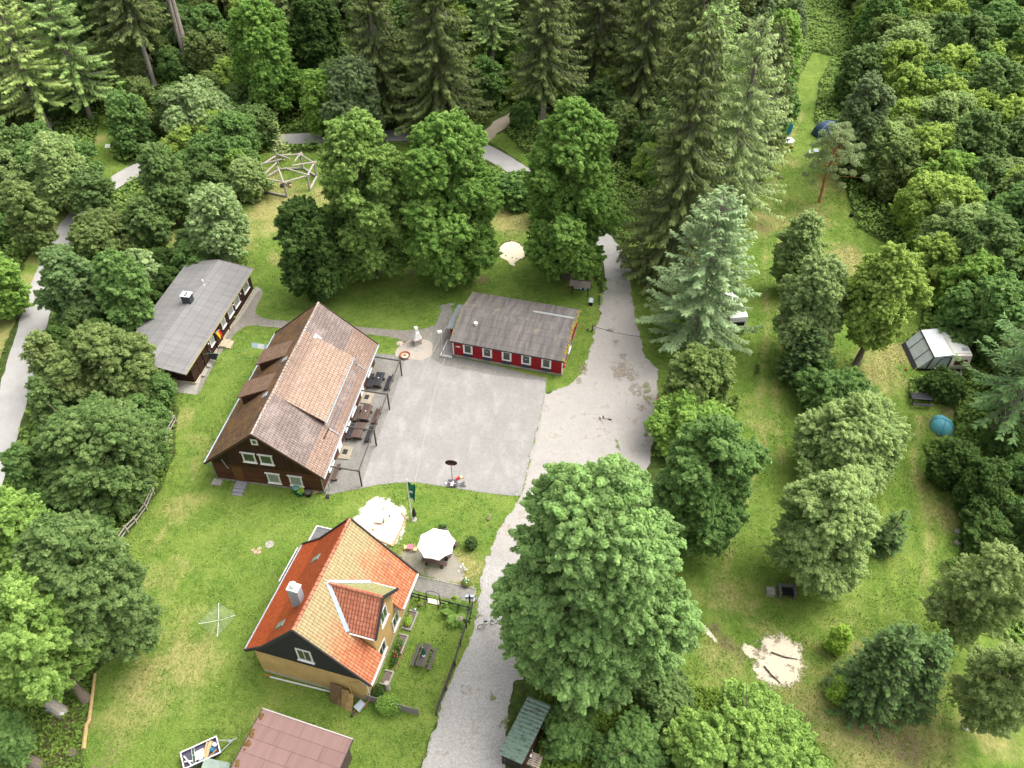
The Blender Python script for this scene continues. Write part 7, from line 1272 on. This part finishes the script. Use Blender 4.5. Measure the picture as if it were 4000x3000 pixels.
# dome tents
def tent(name, label, p, rz, rx, ry2, h, c1, c2, door_=True, body_name='canopy'):
    t = thing(name, label, 'tent', p, rz); q = MB(); n_, m_ = 20, 8
    for j in range(m_ + 1):
        f_ = j / m_ * math.pi / 2
        for i in range(n_): a = i * 2 * math.pi / n_; k_ = 1 + .07 * math.cos(4 * a); q.v.append((rx * math.cos(f_) ** .8 * math.cos(a) * k_, ry2 * math.cos(f_) ** .8 * math.sin(a) * k_, .04 + h * math.sin(f_)))
    for j in range(m_):
        for i in range(n_): i2 = (i + 1) % n_; q.f.append((j * n_ + i, j * n_ + i2, (j + 1) * n_ + i2, (j + 1) * n_ + i))
    q.build(body_name, plain(label[:8].strip().replace(' ', '_') + '_nylon', c1, .12, 2.5, .5), t, False); q = MB()
    for a in (math.pi / 4, 3 * math.pi / 4): q.tube([(rx * 1.0 * math.cos(f_) * math.cos(a), ry2 * 1.0 * math.cos(f_) * math.sin(a), .05 + h * 1.03 * math.sin(f_)) for f_ in np.linspace(0, math.pi, 15)], .025, 5)
    q.build('poles', plain(label[:8].strip().replace(' ', '_') + '_pole', c2, .1), t); return t
t = tent('dome_tent', 'small turquoise dome tent on the camping meadow', GO(2033, 925), R(10), 1.0, 1.3, 1.15, '#5ea7b3', '#3f8596'); MB().slab([(-.7, -1.1, .3), (.7, -1.1, .3), (.75, -1.35, .03), (-.75, -1.35, .03)], .03).build('porch_flap', plain('dark_blue_nylon', '#24556e', .1), t)
o = MB().bb(-.45, .45, -.2, .2, .02, .05).build('doormat', plain('purple_mat', '#5d4150', .15)); place(o, GO(2033, 940)); tag(o, 'purple mat in front of the turquoise tent', 'mat')
t = tent('dome_tent', 'dark blue dome tent behind the pine on the camping meadow', G(3232, 528), R(-10), 2.2, 2.0, 2.0, '#32485e', '#b8c6d2'); MB().slab([(-.3, -1.2, 1.65), (.4, -1.2, 1.65), (.35, -.5, 1.98), (-.25, -.5, 1.98)], .03).build('skylight', m_white, t)
t = thing('camping_table', 'grey camping table with bench near the dark blue tent', 'camping table', G(3183, 604), R(80)); MB().bb(-.5, .5, -.35, .35, .65, .7).build('tabletop', m_zinc, t); MB().bb(-.5, .5, .65, .95, .4, .44).build('seat', m_zinc, t); MB().beam((-.4, -.3, .65), (-.4, .9, .0), .04, .04).beam((.4, -.3, .65), (.4, .9, 0), .04, .04).beam((-.4, .3, .65), (-.4, -.3, 0), .04, .04).beam((.4, .3, .65), (.4, -.3, 0), .04, .04).build('legs', m_blackm, t)
t = thing('windsurf_board', 'blue paddle board leaning upright on the bush left of the grass track', 'paddle board', G(3080, 540)); q = MB(); q.slab([(.34 * math.sin(f_) * 1.0, .1 + .25 * (1 + math.cos(f_)) , .1 + 1.1 * (1 - math.cos(f_))) for f_ in np.linspace(0.02, math.pi - .02, 9)] + [(-.34 * math.sin(f_), .1 + .25 * (1 + math.cos(f_)), .1 + 1.1 * (1 - math.cos(f_))) for f_ in np.linspace(math.pi - .1, .1, 9)], .1); q.build('board', plain('board_blue', '#2a93c4', .1), t)
o = MB().slab([(-.8, -.2, .5), (-.2, -.7, .12), (.5, -.3, .3), (.9, .2, .35), (.4, .7, .6), (-.4, .6, .65)], .3).build('white_tarp', m_white); place(o, G(3080, 560)); tag(o, 'crumpled white tarp in front of the blue paddle board', 'tarp')
o = MB().lathe([(.2, 0), (.28, .15), (.22, .32), (.05, .36)], 12).build('straw_basket', plain('straw', '#93713f', .2)); place(o, G(3093, 577)); tag(o, 'small brown basket on the meadow beside the white tarp', 'basket')
o = MB().lathe([(.24, 0), (.27, .4), (.2, .5), (.03, .52)], 12).build('waste_bag', m_black); place(o, G(3325, 845)); tag(o, 'black bag lying alone at the foot of the thicket', 'bag')
t = thing('waste_bin', 'dark bin on a pale slab under the boughs of the pale larch', 'bin', G(2932, 632)); MB().bb(-.3, .3, -.25, .25, .05, .9).build('body', m_black, t); MB().bb(-.33, .33, -.28, .28, .9, .96).build('lid', m_zinc, t)
o = MB().bb(-1.1, 1.1, -.9, .9, .0, .05).build('bin_slab', m_slab); place(o, G(2925, 625)); tag(o, 'pale ground slab under the dark bin beside the larch', 'slab')
# ---- caravan with awning
pr = [G(3675, 1292, 2.3), G(3748, 1294, 2.3), G(3800, 1372, 2.3), G(3708, 1370, 2.3)]
dx_ = (pr[1] - pr[0]).length; axis = Vector((pr[2].x + pr[3].x - pr[0].x - pr[1].x, pr[2].y + pr[3].y - pr[0].y - pr[1].y, 0)).normalized(); cc3 = sum((Vector((p_.x, p_.y, 0)) for p_ in pr), Vector()) / 4
rz3 = math.atan2(axis.y, axis.x) + math.pi / 2     # local -y points to the viewer end
cv = thing('caravan', 'white caravan with brown window beside its grey awning', 'caravan', cc3, rz3); Wc, Lc = dx_ / 2, 2.35
m_cv = plain('cream_caravan_skin', '#ded5c7', .06, 3, .4, .5); q = MB()
for sx in (-1, 1):
    pass
prof = [(-Lc, .45), (-Lc - .12, .95), (-Lc + .15, 2.2), (-Lc + .45, 2.32), (Lc - .45, 2.32), (Lc - .15, 2.2), (Lc + .12, .95), (Lc, .45)]
k0 = len(q.v); q.v += [(-Wc, b, z) for b, z in prof] + [(Wc, b, z) for b, z in prof]; n_ = len(prof); q.f += [tuple(range(n_)), tuple(range(2 * n_ - 1, n_ - 1, -1))] + [(i, (i + 1) % n_, n_ + (i + 1) % n_, n_ + i)[::-1] for i in range(n_)]
q.build('body', m_cv, cv); MB().bb(-Wc + .12, Wc - .12, -Lc + .4, Lc - .4, 2.322, 2.36).build('roof_panel', m_white, cv); MB().bb(.15, .75, -1.6, -1.2, 2.37, 2.45).build('roof_hatch', m_zincl, cv)
wf = MB().slab([(-Wc + .35, -Lc - .0, 1.75), (Wc - .35, -Lc - .0, 1.75), (Wc - .35, -Lc - .14, 1.15), (-Wc + .35, -Lc - .14, 1.15)], -.06).build('window', plain('brown_glass', '#4a342b', .2, 5, .2), cv)
for s_ in (-1, 1): wheel(cv, (s_ * (Wc - .08), 0, .3), .28, 'x', w=.16)
MB().beam((-.4, -Lc - .05, .5), (0, -Lc - 1.1, .5), .06, .08).beam((.4, -Lc - .05, .5), (0, -Lc - 1.1, .5), .06, .08).build('drawbar', m_steel, cv)
aw = thing('caravan_awning', 'grey and white awning tent with black piping built onto the caravan', 'awning', cc3, rz3); A0, A1 = -Wc - .02, -Wc - 2.6
m_aw = plain('awning_white', '#f0f0ee', .06, 2, .6); m_ag = plain('awning_grey', '#bcc2c2', .1, 2, .6); y0_, y1_ = -Lc + .15, Lc - .3
MB().slab([(A0, y0_, 2.28), (A0, y1_, 2.28), (A1 + .7, y1_, 1.95), (A1 + .7, y0_, 1.95)], .03).build('roof', m_aw, aw)
MB().slab([(A1 + .7, y0_, 1.95), (A1 + .7, y1_, 1.95), (A1 - .35, y1_ - .1, .25), (A1 - .35, y0_ + .1, .25)], .03).build('front_wall', m_ag, aw)
MB().slab([(A0, y0_, .25), (A0, y0_, 2.28), (A1 + .7, y0_, 1.95), (A1 - .35, y0_ + .1, .25)], .03).build('side_wall', m_ag, aw); MB().slab([(A0, y1_, 2.28), (A0, y1_, .25), (A1 - .35, y1_ - .1, .25), (A1 + .7, y1_, 1.95)], .03).build('side_wall', m_ag, aw)
pp_ = MB(); pp_.tube([(A1 + .7, y0_ - .02, 1.98), (A1 + .7, y1_ + .02, 1.98)], .07, 6).tube([(A1 + .7, y0_, 1.98), (A1 + .45, y0_ - .02, .2)], .06, 6).tube([(A0 - .05, y0_ - .03, 2.25), (A0 - .05, y0_ - .03, .2)], .07, 6)
for f_ in (.3, .72): pp_.tube([(A1 + .7, y0_ + (y1_ - y0_) * f_, 1.98), (A1 - .36, y0_ + (y1_ - y0_) * f_, .28)], .035, 5)
pp_.tube([(A0 - .1, y0_ - .04, 1.95), (A0 - .7, y0_ - .04, 2.0), (A0 - 1.15, y0_ - .04, 1.6), (A0 - 1.35, y0_ - .04, .25)], .04, 5); pp_.build('piping', m_blackm, aw)
MB().slab([(A1 - .34, y0_ + .08, .3), (A1 - .34, y1_ - .08, .3), (A1 - .75, y1_ - .2, .03), (A1 - .75, y0_ + .2, .03)], .03).bb(A1 - .3, A0, y0_ - .02, y0_ + .02, .03, .25).build('mud_skirt', m_black, aw)
MB().tube([(A1 + .7, y1_, 1.95), (A1 - 1.6, y1_ + .6, .05)], .02, 4).tube([(A1 - .35, y0_ + .1, .9), (A1 - 1.4, y0_ - .8, .05)], .02, 4).build('guy_line', plain('yellow_line', '#c6b54e', .05), aw)
t = thing('folding_table', 'grey folding camping table lying open below the awning', 'folding table', G(3662, 1447), R(-5)); MB().bb(-.55, .55, -.35, .35, .5, .53).build('tabletop', m_ag, t); q = MB(); q.beam((-.57, -.37, .52), (.57, -.37, .52), .04, .04).beam((-.57, .37, .52), (.57, .37, .52), .04, .04).beam((-.57, -.37, .52), (-.57, .37, .52), .04, .04).beam((.57, -.37, .52), (.57, .37, .52), .04, .04).tube([(-.5, -.3, .5), (.4, .3, 0)], .02, 4).tube([(.5, -.3, .5), (-.4, .3, 0)], .02, 4); q.build('frame', m_white, t); MB().bb(-.45, -.25, .0, .3, .53, .56).build('yellow_box', plain('yellow_pack', '#d2bd3f', .1), t)
t = thing('garden_chair', 'white plastic stool standing at the caravan corner', 'stool', G(3692, 1440), 0); MB().lathe([(.24, .45), (.26, .47), (.25, .5), (.02, .5)], 14).build('seat', m_white, t)
for a in (0, 1.57, 3.14, 4.71): MB().tube([(.18 * math.cos(a), .18 * math.sin(a), .45), (.26 * math.cos(a), .26 * math.sin(a), 0)], .025, 5).build('leg', m_white, t)
o = MB().lathe([(.14, 0), (.16, .12), (.03, .2)], 9).build('red_pot', plain('red_clay', '#8c3a2a', .1)); place(o, G(3539, 1446)); tag(o, 'small red lump on the meadow left of the awning', 'pot')
# ---- camper under the douglas fir
pw = G(2862, 1190, 2.2); t = thing('caravan', 'second white caravan showing through the boughs of the douglas fir', 'caravan', (pw.x, pw.y, 0), R(8)); q = MB(); q.v += [(-1.0, b, z) for b, z in prof] + [(1.0, b, z) for b, z in prof]; q.f += [tuple(range(n_)), tuple(range(2 * n_ - 1, n_ - 1, -1))] + [(i, (i + 1) % n_, n_ + (i + 1) % n_, n_ + i)[::-1] for i in range(n_)] if 0 else [tuple(range(8)), tuple(range(15, 7, -1))] + [(i, (i + 1) % 8, 8 + (i + 1) % 8, 8 + i)[::-1] for i in range(8)]; q.build('body', m_white, t); MB().bb(-.65, .65, -Lc - .12, -Lc - .02, 1.2, 1.7).build('window', m_dark, t); MB().bb(.4, .6, -Lc - .16, -Lc - .05, .7, .85).build('tail_light', bpy.data.materials['red_plastic'], t)
for s_ in (-1, 1): wheel(t, (s_ * .92, 0, .3), .28, 'x', w=.16)
